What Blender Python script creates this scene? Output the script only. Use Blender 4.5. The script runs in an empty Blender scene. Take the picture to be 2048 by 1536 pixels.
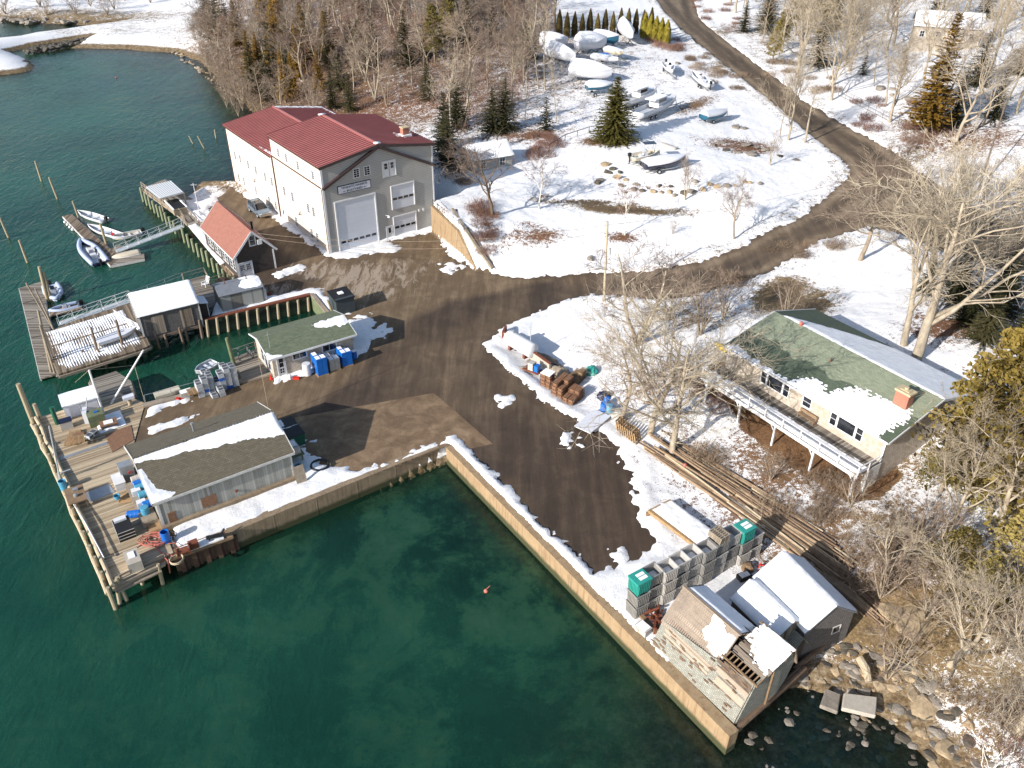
import bpy, math, random
import numpy as np
from mathutils import Vector, Matrix, noise
scene = bpy.context.scene
col = scene.collection
R = math.radians
# ---------------------------------------------------------------- camera
HC = 46.0; FPX = 1657.0; PIT = R(33.76); ROLL = R(0.35)
cam = bpy.data.cameras.new('camera'); camo = bpy.data.objects.new('camera', cam); col.objects.link(camo)
cam.sensor_width = 36; cam.lens = FPX/2048*36; cam.clip_start = 0.5; cam.clip_end = 3000
_R0 = Matrix(((1,0,0),(0,-math.sin(PIT),-math.cos(PIT)),(0,math.cos(PIT),-math.sin(PIT))))
_c, _s = math.cos(ROLL), math.sin(ROLL)
CM = Matrix(((_c,-_s,0),(_s,_c,0),(0,0,1))) @ _R0          # world -> camera (x right, y down, z forward)
bl = Matrix((CM[0], -Vector(CM[1]), -Vector(CM[2])))        # blender camera rows
camo.matrix_world = Matrix.Translation((0,0,HC)) @ bl.transposed().to_4x4()
scene.camera = camo
# ---------------------------------------------------------------- sky and sun
SUN_AZ = R(49); SUN_EL = R(25)        # shadows fall toward azimuth 51 deg (from +Y to +X)
world = bpy.data.worlds.new('World'); scene.world = world; world.use_nodes = True
wn = world.node_tree; bg = wn.nodes['Background']
sky = wn.nodes.new('ShaderNodeTexSky'); sky.sky_type = 'NISHITA'; sky.sun_disc = False
sky.sun_elevation = SUN_EL; sky.sun_rotation = SUN_AZ + math.pi
wn.links.new(sky.outputs[0], bg.inputs[0]); bg.inputs[1].default_value = 0.13
sl = bpy.data.lights.new('sun', 'SUN'); sl.energy = 5.0; sl.angle = R(0.5); sl.color = (1.0, 0.95, 0.89)
so = bpy.data.objects.new('sun', sl); col.objects.link(so); so.location = (-60, -40, 80)
sd = Vector((math.sin(SUN_AZ)*math.cos(SUN_EL), math.cos(SUN_AZ)*math.cos(SUN_EL), -math.sin(SUN_EL)))
so.rotation_euler = sd.to_track_quat('-Z', 'Y').to_euler()
scene.view_settings.view_transform = 'Standard'; scene.view_settings.look = 'None'
scene.view_settings.exposure = 0.58; scene.view_settings.gamma = 1.0
scene.cycles.max_bounces = 5; scene.cycles.diffuse_bounces = 2; scene.cycles.transparent_max_bounces = 8
WZ = -1.9
# ---------------------------------------------------------------- points on the ground from the survey of the photograph
CT = CM.transposed()
def P(x, y, z=0.0):
    d = CT @ Vector(((x-1024)/FPX, (y-768)/FPX, 1.0)); t = (z-HC)/d.z
    return Vector((d.x*t, d.y*t, z))
def px_of(p):
    q = CM @ (Vector(p)-Vector((0,0,HC))); return 1024+FPX*q.x/q.z, 768+FPX*q.y/q.z
ORD = ['first','second','third','fourth','fifth','sixth','seventh','eighth','ninth','tenth','eleventh','twelfth','thirteenth','fourteenth','fifteenth','sixteenth','seventeenth','eighteenth','nineteenth','twentieth','twenty-first','twenty-second','twenty-third']
def PA(pts, z=0.0): return np.array([P(*p, z)[:2] for p in pts])
# ---------------------------------------------------------------- mesh helper
class MB:
    def __init__(s): s.v = []; s.f = []; s.m = []; s.k = 0
    def add(s, vs, fs, k=None):
        n = len(s.v); s.v.extend([tuple(v) for v in vs]); k = s.k if k is None else k
        for f in fs: s.f.append(tuple(i+n for i in f)); s.m.append(k)
        return s
    def quad(s, a, b, c, d, k=None): return s.add([a,b,c,d], [(0,1,2,3)], k)
    def box(s, x0, x1, y0, y1, z0, z1, k=None):
        if x0 > x1: x0, x1 = x1, x0
        if y0 > y1: y0, y1 = y1, y0
        if z0 > z1: z0, z1 = z1, z0
        return s.add([(x0,y0,z0),(x1,y0,z0),(x1,y1,z0),(x0,y1,z0),(x0,y0,z1),(x1,y0,z1),(x1,y1,z1),(x0,y1,z1)],
              [(0,3,2,1),(4,5,6,7),(0,1,5,4),(1,2,6,5),(2,3,7,6),(3,0,4,7)], k)
    def cbox(s, c, sz, rz=0, k=None, M=None):
        m = MB().box(-sz[0]/2, sz[0]/2, -sz[1]/2, sz[1]/2, -sz[2]/2, sz[2]/2)
        X = Matrix.Translation(c) @ (M if M is not None else Matrix.Rotation(rz, 4, 'Z'))
        return s.add([X @ Vector(v) for v in m.v], m.f, k)
    def bar(s, p, q, w, h, k=None):
        p = Vector(p); q = Vector(q); d = (q-p); L = d.length
        if L < 1e-6: return s
        d.normalize(); up = Vector((0,0,1)) if abs(d.z) < .95 else Vector((1,0,0))
        a = d.cross(up).normalized()*(w/2); b = a.cross(d).normalized()*(h/2)
        vs = [p-a-b,p+a-b,p+a+b,p-a+b,q-a-b,q+a-b,q+a+b,q-a+b]
        return s.add(vs, [(0,1,2,3),(7,6,5,4),(0,4,5,1),(1,5,6,2),(2,6,7,3),(3,7,4,0)], k)
    def tube(s, p, q, r0, r1=None, n=8, k=None, cap=True):
        return s.path([p, q], [r0, r0 if r1 is None else r1], n, k, cap)
    def path(s, pts, r, n=8, k=None, cap=True):
        pts = [Vector(p) for p in pts]
        if not isinstance(r, (list, tuple)): r = [r]*len(pts)
        base = len(s.v); k = s.k if k is None else k; a = None
        for i, p in enumerate(pts):
            d = (pts[min(i+1, len(pts)-1)] - pts[max(i-1, 0)])
            if d.length < 1e-9: d = Vector((0,0,1))
            d.normalize()
            if a is None: a = d.orthogonal().normalized()
            a = (a - d*a.dot(d))
            if a.length < 1e-6: a = d.orthogonal()
            a.normalize(); b = d.cross(a)
            for j in range(n):
                t = 2*math.pi*j/n; s.v.append(tuple(p + (a*math.cos(t) + b*math.sin(t))*r[i]))
        for i in range(len(pts)-1):
            for j in range(n):
                j2 = (j+1) % n
                s.f.append((base+i*n+j, base+i*n+j2, base+(i+1)*n+j2, base+(i+1)*n+j)); s.m.append(k)
        if cap and n > 2:
            s.f.append(tuple(base+j for j in range(n))[::-1]); s.m.append(k)
            s.f.append(tuple(base+(len(pts)-1)*n+j for j in range(n))); s.m.append(k)
        return s
    def lathe(s, prof, n=14, c=(0,0,0), k=None):
        base = len(s.v); k = s.k if k is None else k
        for r, z in prof:
            for j in range(n):
                t = 2*math.pi*j/n; s.v.append((c[0]+r*math.cos(t), c[1]+r*math.sin(t), c[2]+z))
        for i in range(len(prof)-1):
            for j in range(n):
                j2 = (j+1) % n; s.f.append((base+i*n+j, base+i*n+j2, base+(i+1)*n+j2, base+(i+1)*n+j)); s.m.append(k)
        s.f.append(tuple(base+j for j in range(n))[::-1]); s.m.append(k)
        s.f.append(tuple(base+(len(prof)-1)*n+j for j in range(n))); s.m.append(k)
        return s
    def prism(s, poly, z0, z1, k=None):
        n = len(poly); vs = [(x,y,z0) for x,y in poly] + [(x,y,z1) for x,y in poly]
        return s.add(vs, [tuple(range(n))[::-1], tuple(range(n,2*n))] + [(i,(i+1)%n,n+(i+1)%n,n+i) for i in range(n)], k)
    def extr(s, poly, y0, y1, k=None):        # (x,z) outline extruded along y
        n = len(poly); vs = [(x,y0,z) for x,z in poly] + [(x,y1,z) for x,z in poly]
        return s.add(vs, [tuple(range(n)), tuple(range(n,2*n))[::-1]] + [(i,n+i,n+(i+1)%n,(i+1)%n) for i in range(n)], k)
    def slab(s, a, b, c, d, t, k=None):       # quad a b c d thickened downward by t
        a,b,c,d = [Vector(p) for p in (a,b,c,d)]; nrm = (b-a).cross(d-a).normalized()
        if nrm.z < 0: nrm = -nrm
        vs = [a,b,c,d]+[p-nrm*t for p in (a,b,c,d)]
        return s.add(vs, [(0,1,2,3),(7,6,5,4),(0,4,5,1),(1,5,6,2),(2,6,7,3),(3,7,4,0)], k)
    def build(s, name, mat, parent=None, smooth=False, loc=None, rz=None):
        me = bpy.data.meshes.new(name); me.from_pydata(s.v, [], s.f)
        mats = mat if isinstance(mat, (list, tuple)) else [mat]
        for m in mats: me.materials.append(m)
        if len(mats) > 1: me.polygons.foreach_set('material_index', s.m)
        if smooth: me.polygons.foreach_set('use_smooth', [True]*len(me.polygons))
        me.update()
        o = bpy.data.objects.new(name, me); col.objects.link(o)
        if parent is not None: o.parent = parent
        if loc is not None: o.location = loc
        if rz is not None: o.rotation_euler = (0,0,rz)
        return o
def tag(o, label=None, cat=None, group=None, kind=None):
    if label: o['label'] = label
    if cat: o['category'] = cat
    if group: o['group'] = group
    if kind: o['kind'] = kind
    return o
def thing(name, label, cat, loc=(0,0,0), rz=0.0, group=None):
    o = bpy.data.objects.new(name, None); col.objects.link(o); o.location = loc; o.rotation_euler = (0,0,rz)
    o.empty_display_size = 0.2
    return tag(o, label, cat, group)
kids = {}
def copy_tree(o, loc, rz=0.0, label=None, scale=None, group=None, parent=None):
    c = o.copy(); col.objects.link(c); c.parent = parent
    if parent is None:
        c.location = loc; c.rotation_euler = (0,0,rz)
        if scale is not None: c.scale = scale if isinstance(scale, (tuple, list)) else (scale,)*3
        if label: c['label'] = label
        if group: c['group'] = group
    for ch in [k for k in kids.get(o.name, o.children)]: copy_tree(ch, None, parent=c)
    return c
# ---------------------------------------------------------------- materials
def lin(r, g, b): return tuple(((v/255/12.92) if v/255 <= .04045 else ((v/255+.055)/1.055)**2.4) for v in (r,g,b)) + (1,)
class NT:
    def __init__(s, name):
        s.m = bpy.data.materials.new(name); s.m.use_nodes = True; s.t = s.m.node_tree; s.b = s.t.nodes['Principled BSDF']
        s.out = s.t.nodes['Material Output']
    def n(s, ty, **kw):
        n = s.t.nodes.new(ty)
        for k, v in kw.items():
            if k in n.inputs: 
                if hasattr(v, 'is_output'): s.t.links.new(v, n.inputs[k])
                else: n.inputs[k].default_value = v
            else: setattr(n, k, v)
        return n
    def l(s, a, b): s.t.links.new(a, b)
    def co(s, kind='Object', scale=(1,1,1), rot=(0,0,0)):
        tc = s.n('ShaderNodeTexCoord'); mp = s.n('ShaderNodeMapping'); mp.inputs['Scale'].default_value = scale; mp.inputs['Rotation'].default_value = rot
        s.l(tc.outputs[kind], mp.inputs['Vector']); return mp.outputs[0]
    def noise(s, vec, scale, detail=3, rough=.55, dist=0):
        n = s.n('ShaderNodeTexNoise'); n.inputs['Scale'].default_value = scale; n.inputs['Detail'].default_value = detail
        n.inputs['Roughness'].default_value = rough; n.inputs['Distortion'].default_value = dist; s.l(vec, n.inputs['Vector']); return n.outputs[0]
    def ramp(s, fac, stops):
        r = s.n('ShaderNodeValToRGB'); s.l(fac, r.inputs[0]); e = r.color_ramp.elements
        while len(e) < len(stops): e.new(0.5)
        for i, (p, c) in enumerate(stops):
            e[i].position = p; e[i].color = c if isinstance(c, (tuple, list)) else (c,c,c,1)
        return r.outputs[0]
    def mix(s, fac, a, b, blend='MIX'):
        m = s.n('ShaderNodeMix'); m.data_type = 'RGBA'; m.blend_type = blend
        for v, i in ((fac, 0), (a, 6), (b, 7)):
            if hasattr(v, 'is_output'): s.l(v, m.inputs[i])
            else: m.inputs[i].default_value = v
        return m.outputs[2]
    def math(s, op, a, b=0.0, clamp=False):
        m = s.n('ShaderNodeMath'); m.operation = op; m.use_clamp = clamp
        for v, i in ((a, 0), (b, 1)):
            if hasattr(v, 'is_output'): s.l(v, m.inputs[i])
            else: m.inputs[i].default_value = v
        return m.outputs[0]
    def attr(s, name): a = s.n('ShaderNodeAttribute'); a.attribute_name = name; return a
    def sepz(s, vec): x = s.n('ShaderNodeSeparateXYZ'); s.l(vec, x.inputs[0]); return x.outputs
    def bump(s, h, strength=.3, dist=.05):
        b = s.n('ShaderNodeBump'); b.inputs['Strength'].default_value = strength; b.inputs['Distance'].default_value = dist
        s.l(h, b.inputs['Height']); s.l(b.outputs[0], s.b.inputs['Normal']); return b
    def fin(s, color=None, rough=.7, metal=0, spec=None):
        if color is not None:
            if hasattr(color, 'is_output'): s.l(color, s.b.inputs['Base Color'])
            else: s.b.inputs['Base Color'].default_value = color
        s.b.inputs['Roughness'].default_value = rough; s.b.inputs['Metallic'].default_value = metal
        if spec is not None: s.b.inputs['Specular IOR Level'].default_value = spec
        return s.m
def plain(name, c, rough=.7, var=.25, sc=1.5, metal=0, bump=0, stretch=(1,1,1), spec=None):
    t = NT(name); v = t.co('Object', stretch); n1 = t.noise(v, sc, 5, .65); n2 = t.noise(v, sc*7, 3)
    f = t.math('ADD', t.math('MULTIPLY', n1, .65), t.math('MULTIPLY', n2, .35))
    c = lin(*c); lo = tuple(x*(1-var) for x in c[:3])+(1,); hi = tuple(min(1, x*(1+var)) for x in c[:3])+(1,)
    cc = t.ramp(f, [(.35, lo), (.65, hi)])
    if bump: t.bump(f, bump, .03)
    return t.fin(cc, rough, metal, spec)
def planks(name, c1, c2, width=.2, axis=0, rough=.85, gap=.35, dirt=(70,55,40)):
    """weathered boards running across local axis"""
    t = NT(name); v = t.co('Object'); s_ = t.sepz(v)[axis]; k = t.math('DIVIDE', s_, width); fl = t.math('FLOOR', k); fr = t.math('FRACT', k)
    wn_ = t.n('ShaderNodeTexWhiteNoise'); wn_.noise_dimensions = '1D'; t.l(fl, wn_.inputs['W'])
    st = [1,1,1]; st[axis] = 6; n = t.noise(t.co('Object', [x*1.0 for x in st]), 2.2, 6, .7)
    f = t.math('ADD', t.math('MULTIPLY', wn_.outputs[0], .5), t.math('MULTIPLY', n, .5))
    cc = t.ramp(f, [(.2, lin(*dirt)), (.42, lin(*c1)), (.72, lin(*c2))])
    g = t.math('LESS_THAN', t.math('MINIMUM', fr, t.math('SUBTRACT', 1.0, fr)), .09)
    cc = t.mix(t.math('MULTIPLY', g, gap), cc, (.02,.016,.012,1))
    t.bump(t.math('ADD', t.math('MULTIPLY', g, -1.0), n), .35, .03)
    return t.fin(cc, rough)
def siding(name, c, step=.2, dark=.72, axis=2, var=.08, rough=.6, w=.14):
    t = NT(name); v = t.co('Object'); k = t.math('DIVIDE', t.sepz(v)[axis], step); fr = t.math('FRACT', k)
    g = t.math('LESS_THAN', fr, w); n = t.noise(v, .6, 4); c = lin(*c)
    lo = tuple(x*(1-var) for x in c[:3])+(1,); hi = tuple(min(1, x*(1+var)) for x in c[:3])+(1,)
    cc = t.mix(g, t.ramp(n, [(.35, lo), (.65, hi)]), tuple(x*dark for x in c[:3])+(1,))
    t.bump(t.math('MULTIPLY', fr, -1.0), .35, .03)
    return t.fin(cc, rough)
def shingle(name, c1, c2, sx=.3, sz=.16, rough=.9, patch=None, mortar=(60,55,50), plane='xz'):
    """rows of shingles, brick pattern over local x / z (or y / z)"""
    t = NT(name); tc = t.n('ShaderNodeTexCoord'); sx_ = t.n('ShaderNodeSeparateXYZ'); t.l(tc.outputs['Object'], sx_.inputs[0])
    cb = t.n('ShaderNodeCombineXYZ'); a = t.math('ADD', sx_.outputs[0], sx_.outputs[1])
    if plane == 'roof':
        t.l(sx_.outputs[1], cb.inputs[0]); t.l(sx_.outputs[0], cb.inputs[1])
    elif plane == 'roofx':
        t.l(sx_.outputs[0], cb.inputs[0]); t.l(sx_.outputs[1], cb.inputs[1])
    else:
        t.l(a, cb.inputs[0]); t.l(sx_.outputs[2], cb.inputs[1])
    br = t.n('ShaderNodeTexBrick'); t.l(cb.outputs[0], br.inputs['Vector']); br.inputs['Scale'].default_value = 1.0
    br.inputs['Brick Width'].default_value = sx; br.inputs['Row Height'].default_value = sz; br.inputs['Mortar Size'].default_value = .012
    br.inputs['Color1'].default_value = lin(*c1); br.inputs['Color2'].default_value = lin(*c2); br.inputs['Mortar'].default_value = lin(*mortar)
    br.inputs['Bias'].default_value = 0; br.offset = .5
    n = t.noise(tc.outputs['Object'], .9, 5, .7); cc = t.mix(t.ramp(n, [(.3, .0), (.75, .55)]), br.outputs[0], lin(*(patch or mortar)))
    n3 = t.noise(tc.outputs['Object'], 9, 3, .7); cc = t.mix(t.math('MULTIPLY', n3, .35), cc, lin(*mortar))
    t.bump(br.outputs[1], -.3, .02)
    return t.fin(cc, rough)
# ---------------------------------------------------------------- material library
def mat_snow():
    t = NT('snow'); v = t.co('Object'); n = t.noise(v, 1.3, 6, .65); n2 = t.noise(v, 14, 3, .7)
    c = t.ramp(n, [(.3, (.74,.74,.75,1)), (.7, (.88,.88,.885,1))])
    t.bump(t.math('ADD', n, t.math('MULTIPLY', n2, .25)), .35, .12)
    return t.fin(c, .75, spec=.25)
M = {}
M['snow'] = mat_snow()
M['cream'] = siding('cream_siding', (205,190,176), .15, .93, var=.04)
M['greysid'] = siding('grey_siding', (158,156,152), .22, .62, var=.05, w=.2)
M['dark_trim'] = plain('dark_brown_trim', (60,44,44), .5, .15)
M['white'] = plain('white_paint', (205,205,206), .5, .06)
M['whiteold'] = plain('worn_white_paint', (190,188,184), .7, .18, 3)
M['glass'] = plain('window_glass', (26,30,36), .08, .5, 1.2, spec=.8)
M['doorw'] = siding('white_door_panels', (196,200,208), .6, .9, var=.03, w=.05, rough=.45)
M['redroof'] = plain('red_metal_roof', (164,104,98), .45, .12, .5)
M['redrib'] = plain('shade_toned_red_ribs', (128,68,66), .5, .12, .5)  # shadow lines of the ribs put into a darker red
M['redridge'] = plain('red_ridge_cap', (176,104,94), .45, .1)
M['brick'] = shingle('chimney_brick', (170,84,56), (140,70,48), .22, .08, mortar=(150,130,115), patch=(150,80,60))
M['cap'] = plain('chimney_cap', (175,160,130), .9, .2, 4)
M['shinglewall'] = shingle('grey_shingle_wall', (116,112,110), (88,86,86), .16, .14, mortar=(45,40,36), patch=(104,100,98))
M['shingledark'] = shingle('dark_shingle_wall', (86,74,66), (60,52,48), .16, .14, mortar=(30,26,24), patch=(72,62,56))
M['shinglewhite'] = shingle('pale_shingle_wall', (206,196,184), (170,160,146), .22, .2, mortar=(140,128,114), patch=(160,146,128))
M['shinglegreen'] = shingle('green_grey_shingle_wall', (136,140,132), (168,170,162), .14, .12, mortar=(96,92,82), patch=(112,104,92))
M['redshingle'] = shingle('terracotta_shingles', (142,98,84), (126,86,74), .4, .18, mortar=(112,70,60), patch=(146,92,80), plane='roof')
M['greenroof'] = shingle('green_shingles', (118,125,104), (144,150,128), .35, .17, mortar=(94,102,84), patch=(126,132,112), plane='roof')
M['greenroofx'] = shingle('moss_green_shingles', (88,98,76), (116,124,100), .35, .17, mortar=(62,72,54), patch=(100,102,82), plane='roofx')
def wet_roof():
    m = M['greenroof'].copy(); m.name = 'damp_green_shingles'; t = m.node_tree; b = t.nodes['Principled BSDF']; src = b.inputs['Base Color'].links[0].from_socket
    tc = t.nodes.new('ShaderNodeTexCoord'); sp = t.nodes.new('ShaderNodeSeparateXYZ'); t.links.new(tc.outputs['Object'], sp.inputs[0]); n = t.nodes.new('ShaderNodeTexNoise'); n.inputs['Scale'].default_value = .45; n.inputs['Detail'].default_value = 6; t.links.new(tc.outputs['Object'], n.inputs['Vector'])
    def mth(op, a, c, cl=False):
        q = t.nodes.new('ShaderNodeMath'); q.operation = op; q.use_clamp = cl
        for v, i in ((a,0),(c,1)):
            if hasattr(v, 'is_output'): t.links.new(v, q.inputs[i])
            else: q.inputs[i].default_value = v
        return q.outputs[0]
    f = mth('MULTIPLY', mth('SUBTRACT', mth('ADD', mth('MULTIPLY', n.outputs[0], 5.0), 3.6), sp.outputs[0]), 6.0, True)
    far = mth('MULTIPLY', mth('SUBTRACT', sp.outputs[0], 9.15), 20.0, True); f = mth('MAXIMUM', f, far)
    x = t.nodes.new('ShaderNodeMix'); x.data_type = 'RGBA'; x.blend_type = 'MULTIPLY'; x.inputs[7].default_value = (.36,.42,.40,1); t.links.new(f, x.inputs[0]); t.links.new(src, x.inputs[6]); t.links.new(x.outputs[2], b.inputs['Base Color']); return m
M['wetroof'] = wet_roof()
M['brownroof'] = shingle('brown_mossy_shingles', (92,84,70), (114,105,90), .3, .17, mortar=(68,61,50), patch=(94,90,68), plane='roofx')
M['greyroof'] = plain('grey_roof_felt', (112,116,122), .7, .15, 2)
M['corr'] = plain('corrugated_grey_roof', (128,116,104), .8, .3, 1.2, bump=.3)
M['greyboards'] = planks('grey_vertical_boards', (146,146,140), (164,163,156), .2, 0, dirt=(122,120,112), gap=.2)
M['greyply'] = planks('grey_plywood', (128,130,126), (146,148,144), 1.2, 0)
M['deck'] = planks('tan_deck_boards', (158,140,114), (188,171,144), .17, 1, dirt=(120,102,80))
M['rustdark'] = plain('dark_rusted_sheet_pile', (78,56,44), .9, .4, 4, bump=.3)
M['deckgrey'] = planks('grey_deck_boards', (112,104,94), (150,142,130), .18, 1, dirt=(76,66,54))
M['deckx'] = planks('weathered_deck_boards', (100,86,70), (140,124,104), .2, 0)
M['oldboards'] = planks('old_silver_boards', (122,108,94), (158,144,128), .22, 0, dirt=(72,58,46))
M['timber'] = plain('timber', (122,100,76), .9, .35, 2, bump=.4, stretch=(1,1,.3))
M['timbergrey'] = plain('grey_timber', (138,126,110), .9, .3, 2, bump=.4)
M['palelog'] = plain('pale_log', (168,154,130), .9, .25, 2, bump=.4)
M['greenpile'] = plain('green_algae_timber', (96,104,76), .9, .35, 1.5, bump=.4)
M['greenwall'] = planks('algae_green_plank_wall', (52,64,46), (86,98,72), .3, 2, dirt=(32,36,26))
def mat_pile(name, dry, mid):
    t = NT(name); v = t.co('Generated'); z = t.sepz(v)[2]; n = t.noise(t.co('Object'), 3, 4)
    f = t.math('ADD', z, t.math('MULTIPLY', n, .2))
    c = t.ramp(f, [(.12, lin(30,28,20)), (.34, lin(*mid)), (.7, lin(*dry))]); t.bump(n, .4, .04); return t.fin(c, .85)
M['pile'] = mat_pile('piling_wood', (150,138,114), (142,120,62))
M['pilegreen'] = mat_pile('greenish_piling_wood', (128,136,108), (140,128,70))
M['piledark'] = mat_pile('dark_piling_wood', (110,94,80), (50,40,32))
def mat_conc(name, c1, c2, stain):
    t = NT(name); v = t.co('Object'); n = t.noise(v, .8, 6, .7); s_ = t.noise(t.co('Object', (1.6,1.6,.14)), 1.8, 5, .75)
    c = t.ramp(n, [(.3, lin(*c1)), (.7, lin(*c2))]); c = t.mix(t.ramp(s_, [(.5, 0.0), (.72, .8)]), c, lin(*stain))
    z = t.sepz(v)[2]; wet = t.math('MULTIPLY', t.math('SUBTRACT', -.85, t.math('ADD', z, t.math('MULTIPLY', n, .5))), 3.0, True)
    eff = t.noise(t.co('Object', (2.2,2.2,.1)), 1.3, 4, .8); c = t.mix(t.ramp(eff, [(.62, 0.0), (.72, .7)]), c, lin(196,184,164)); c = t.mix(wet, c, lin(58,60,34)); t.bump(n, .4, .05); return t.fin(c, .9)
M['conc'] = mat_conc('stained_concrete', (118,102,82), (146,128,104), (84,64,42))
M['concgrey'] = mat_conc('old_grey_concrete', (124,108,88), (154,138,114), (86,72,54))
M['concclean'] = mat_conc('tan_concrete', (134,112,84), (156,134,104), (98,68,42))
M['steel'] = plain('galvanised_steel', (160,164,168), .4, .15, 3, metal=.5)
M['alum'] = plain('aluminium', (186,190,192), .35, .1, 3, metal=.4)
M['black'] = plain('black_rubber', (24,24,26), .6, .2)
M['rust'] = plain('rusty_steel', (112,60,40), .85, .35, 5, bump=.3)
M['redpaint'] = plain('red_paint', (190,40,30), .5, .15)
M['hose'] = plain('faded_red_hose', (176,96,84), .6, .15)
M['navy'] = plain('navy_paint', (22,26,52), .3, .1)
M['gel'] = plain('white_gelcoat', (206,207,210), .3, .05)
M['gelin'] = plain('grey_boat_interior', (176,182,190), .5, .1)
M['hypalon'] = plain('grey_blue_tube_fabric', (160,172,196), .5, .08)
M['shrink'] = plain('white_shrink_wrap', (204,205,210), .4, .05, 2, bump=.4)
M['bluehull'] = plain('teal_blue_hull', (36,92,116), .3, .1)
M['beige'] = plain('beige_hull', (190,180,160), .5, .12)
M['blue'] = plain('bright_blue_plastic', (20,98,180), .4, .12)
M['lblue'] = plain('faded_light_blue_plastic', (70,140,170), .5, .15)
M['teal'] = plain('teal_plastic', (44,140,128), .5, .12)
M['bin'] = plain('pale_grey_plastic', (168,164,158), .6, .12, 2)
M['bind'] = plain('mid_grey_plastic', (128,126,122), .6, .12, 2)
M['wire'] = plain('pale_trap_wire', (166,170,174), .7, .3, 9)
M['wiredark'] = plain('dark_trap_inside', (70,72,78), .9, .35, 7)
M['bluew'] = plain('blue_trap_wire', (40,90,170), .7, .25, 9)
M['woodlt'] = plain('light_pallet_wood', (150,122,88), .9, .25, 3, bump=.3)
M['wooddk'] = plain('brown_trap_wood', (120,88,66), .9, .35, 6, bump=.4)
M['dumpster'] = plain('dark_green_steel', (24,84,64), .5, .2)
M['darkgrey'] = plain('dark_green_grey_panels', (52,62,66), .6, .2)
M['yellowp'] = plain('yellow_paint', (200,170,30), .6, .15)
M['carpaint'] = plain('blue_grey_car_paint', (112,128,142), .25, .08, metal=.4)
M['cardark'] = plain('car_roof_glass', (24,26,30), .1, .2)
M['bumper'] = plain('car_bumper', (170,158,140), .4, .1)
M['rock'] = plain('granite_rock', (128,120,110), .9, .35, 1.6, bump=.6)
M['rockdark'] = plain('dark_shore_rock', (82,76,66), .9, .4, 1.6, bump=.6)
M['rocktan'] = plain('ochre_rock', (150,132,106), .9, .35, 1.6, bump=.6)
M['slabc'] = plain('broken_concrete_slab', (166,158,146), .9, .15, 3, bump=.4)
M['blacklet'] = plain('navy_lettering', (36,40,62), .7, .05)
M['signwhite'] = plain('sign_board_white', (205,205,212), .5, .04)
M['logs'] = plain('stacked_poles', (140,118,94), .9, .35, 2.5, bump=.4)
M['logsdark'] = plain('dark_stacked_poles', (104,84,66), .9, .35, 2.5, bump=.4)
def bark(name, c1, c2):
    t = NT(name); n = t.noise(t.co('Object', (1,1,.35)), 3, 5, .7); return t.fin(t.ramp(n, [(.3, lin(*c1)), (.7, lin(*c2))]), .9)
M['bark'] = bark('pale_tan_bark', (122,110,94), (176,164,144))
M['barkgrey'] = bark('grey_brown_bark', (112,98,84), (160,146,126))
M['barkdark'] = bark('dark_bark', (82,68,56), (120,104,88))
M['birch'] = bark('birch_bark', (190,182,170), (215,210,200))
M['twig'] = bark('tan_twigs', (134,122,104), (162,149,130))
M['twigpale'] = bark('pale_twigs', (148,137,118), (180,168,148))
M['twiggrey'] = bark('grey_brown_twigs', (108,92,80), (138,121,106))
M['twigred'] = bark('reddish_twigs', (104,78,66), (132,104,90))
def leafm(name, c1, c2, c3):
    t = NT(name); oi = t.n('ShaderNodeObjectInfo'); n = t.noise(t.co('Object'), 1.1, 4, .7)
    f = t.math('ADD', t.math('MULTIPLY', n, .75), t.math('MULTIPLY', oi.outputs['Random'], .25))
    return t.fin(t.ramp(f, [(.3, lin(*c1)), (.5, lin(*c2)), (.7, lin(*c3))]), .8, spec=.2)
M['spruce'] = leafm('spruce_needles', (44,46,20), (74,72,32), (104,94,44))
M['sprucedk'] = leafm('dark_spruce_needles', (36,38,22), (58,58,34), (84,78,50))
M['cedar'] = leafm('golden_cedar_foliage', (92,70,24), (136,104,38), (164,128,58))
M['cedargold'] = leafm('golden_olive_foliage', (84,74,32), (124,106,50), (154,134,76))
M['cedarol'] = leafm('olive_pine_foliage', (72,66,30), (112,100,50), (146,130,76))
M['arbor'] = leafm('arborvitae_foliage', (52,44,24), (84,72,36), (116,100,46))
M['arbory'] = leafm('yellow_green_arborvitae', (96,88,26), (134,122,42), (154,142,60))
M['brushred'] = leafm('red_brown_brush', (88,62,52), (114,84,72), (136,108,92))
M['brushtan'] = leafm('tan_brush', (100,84,70), (128,110,92), (150,132,112))
M['kelpm'] = plain('brown_rockweed', (104,70,30), .8, .4, 3)
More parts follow.
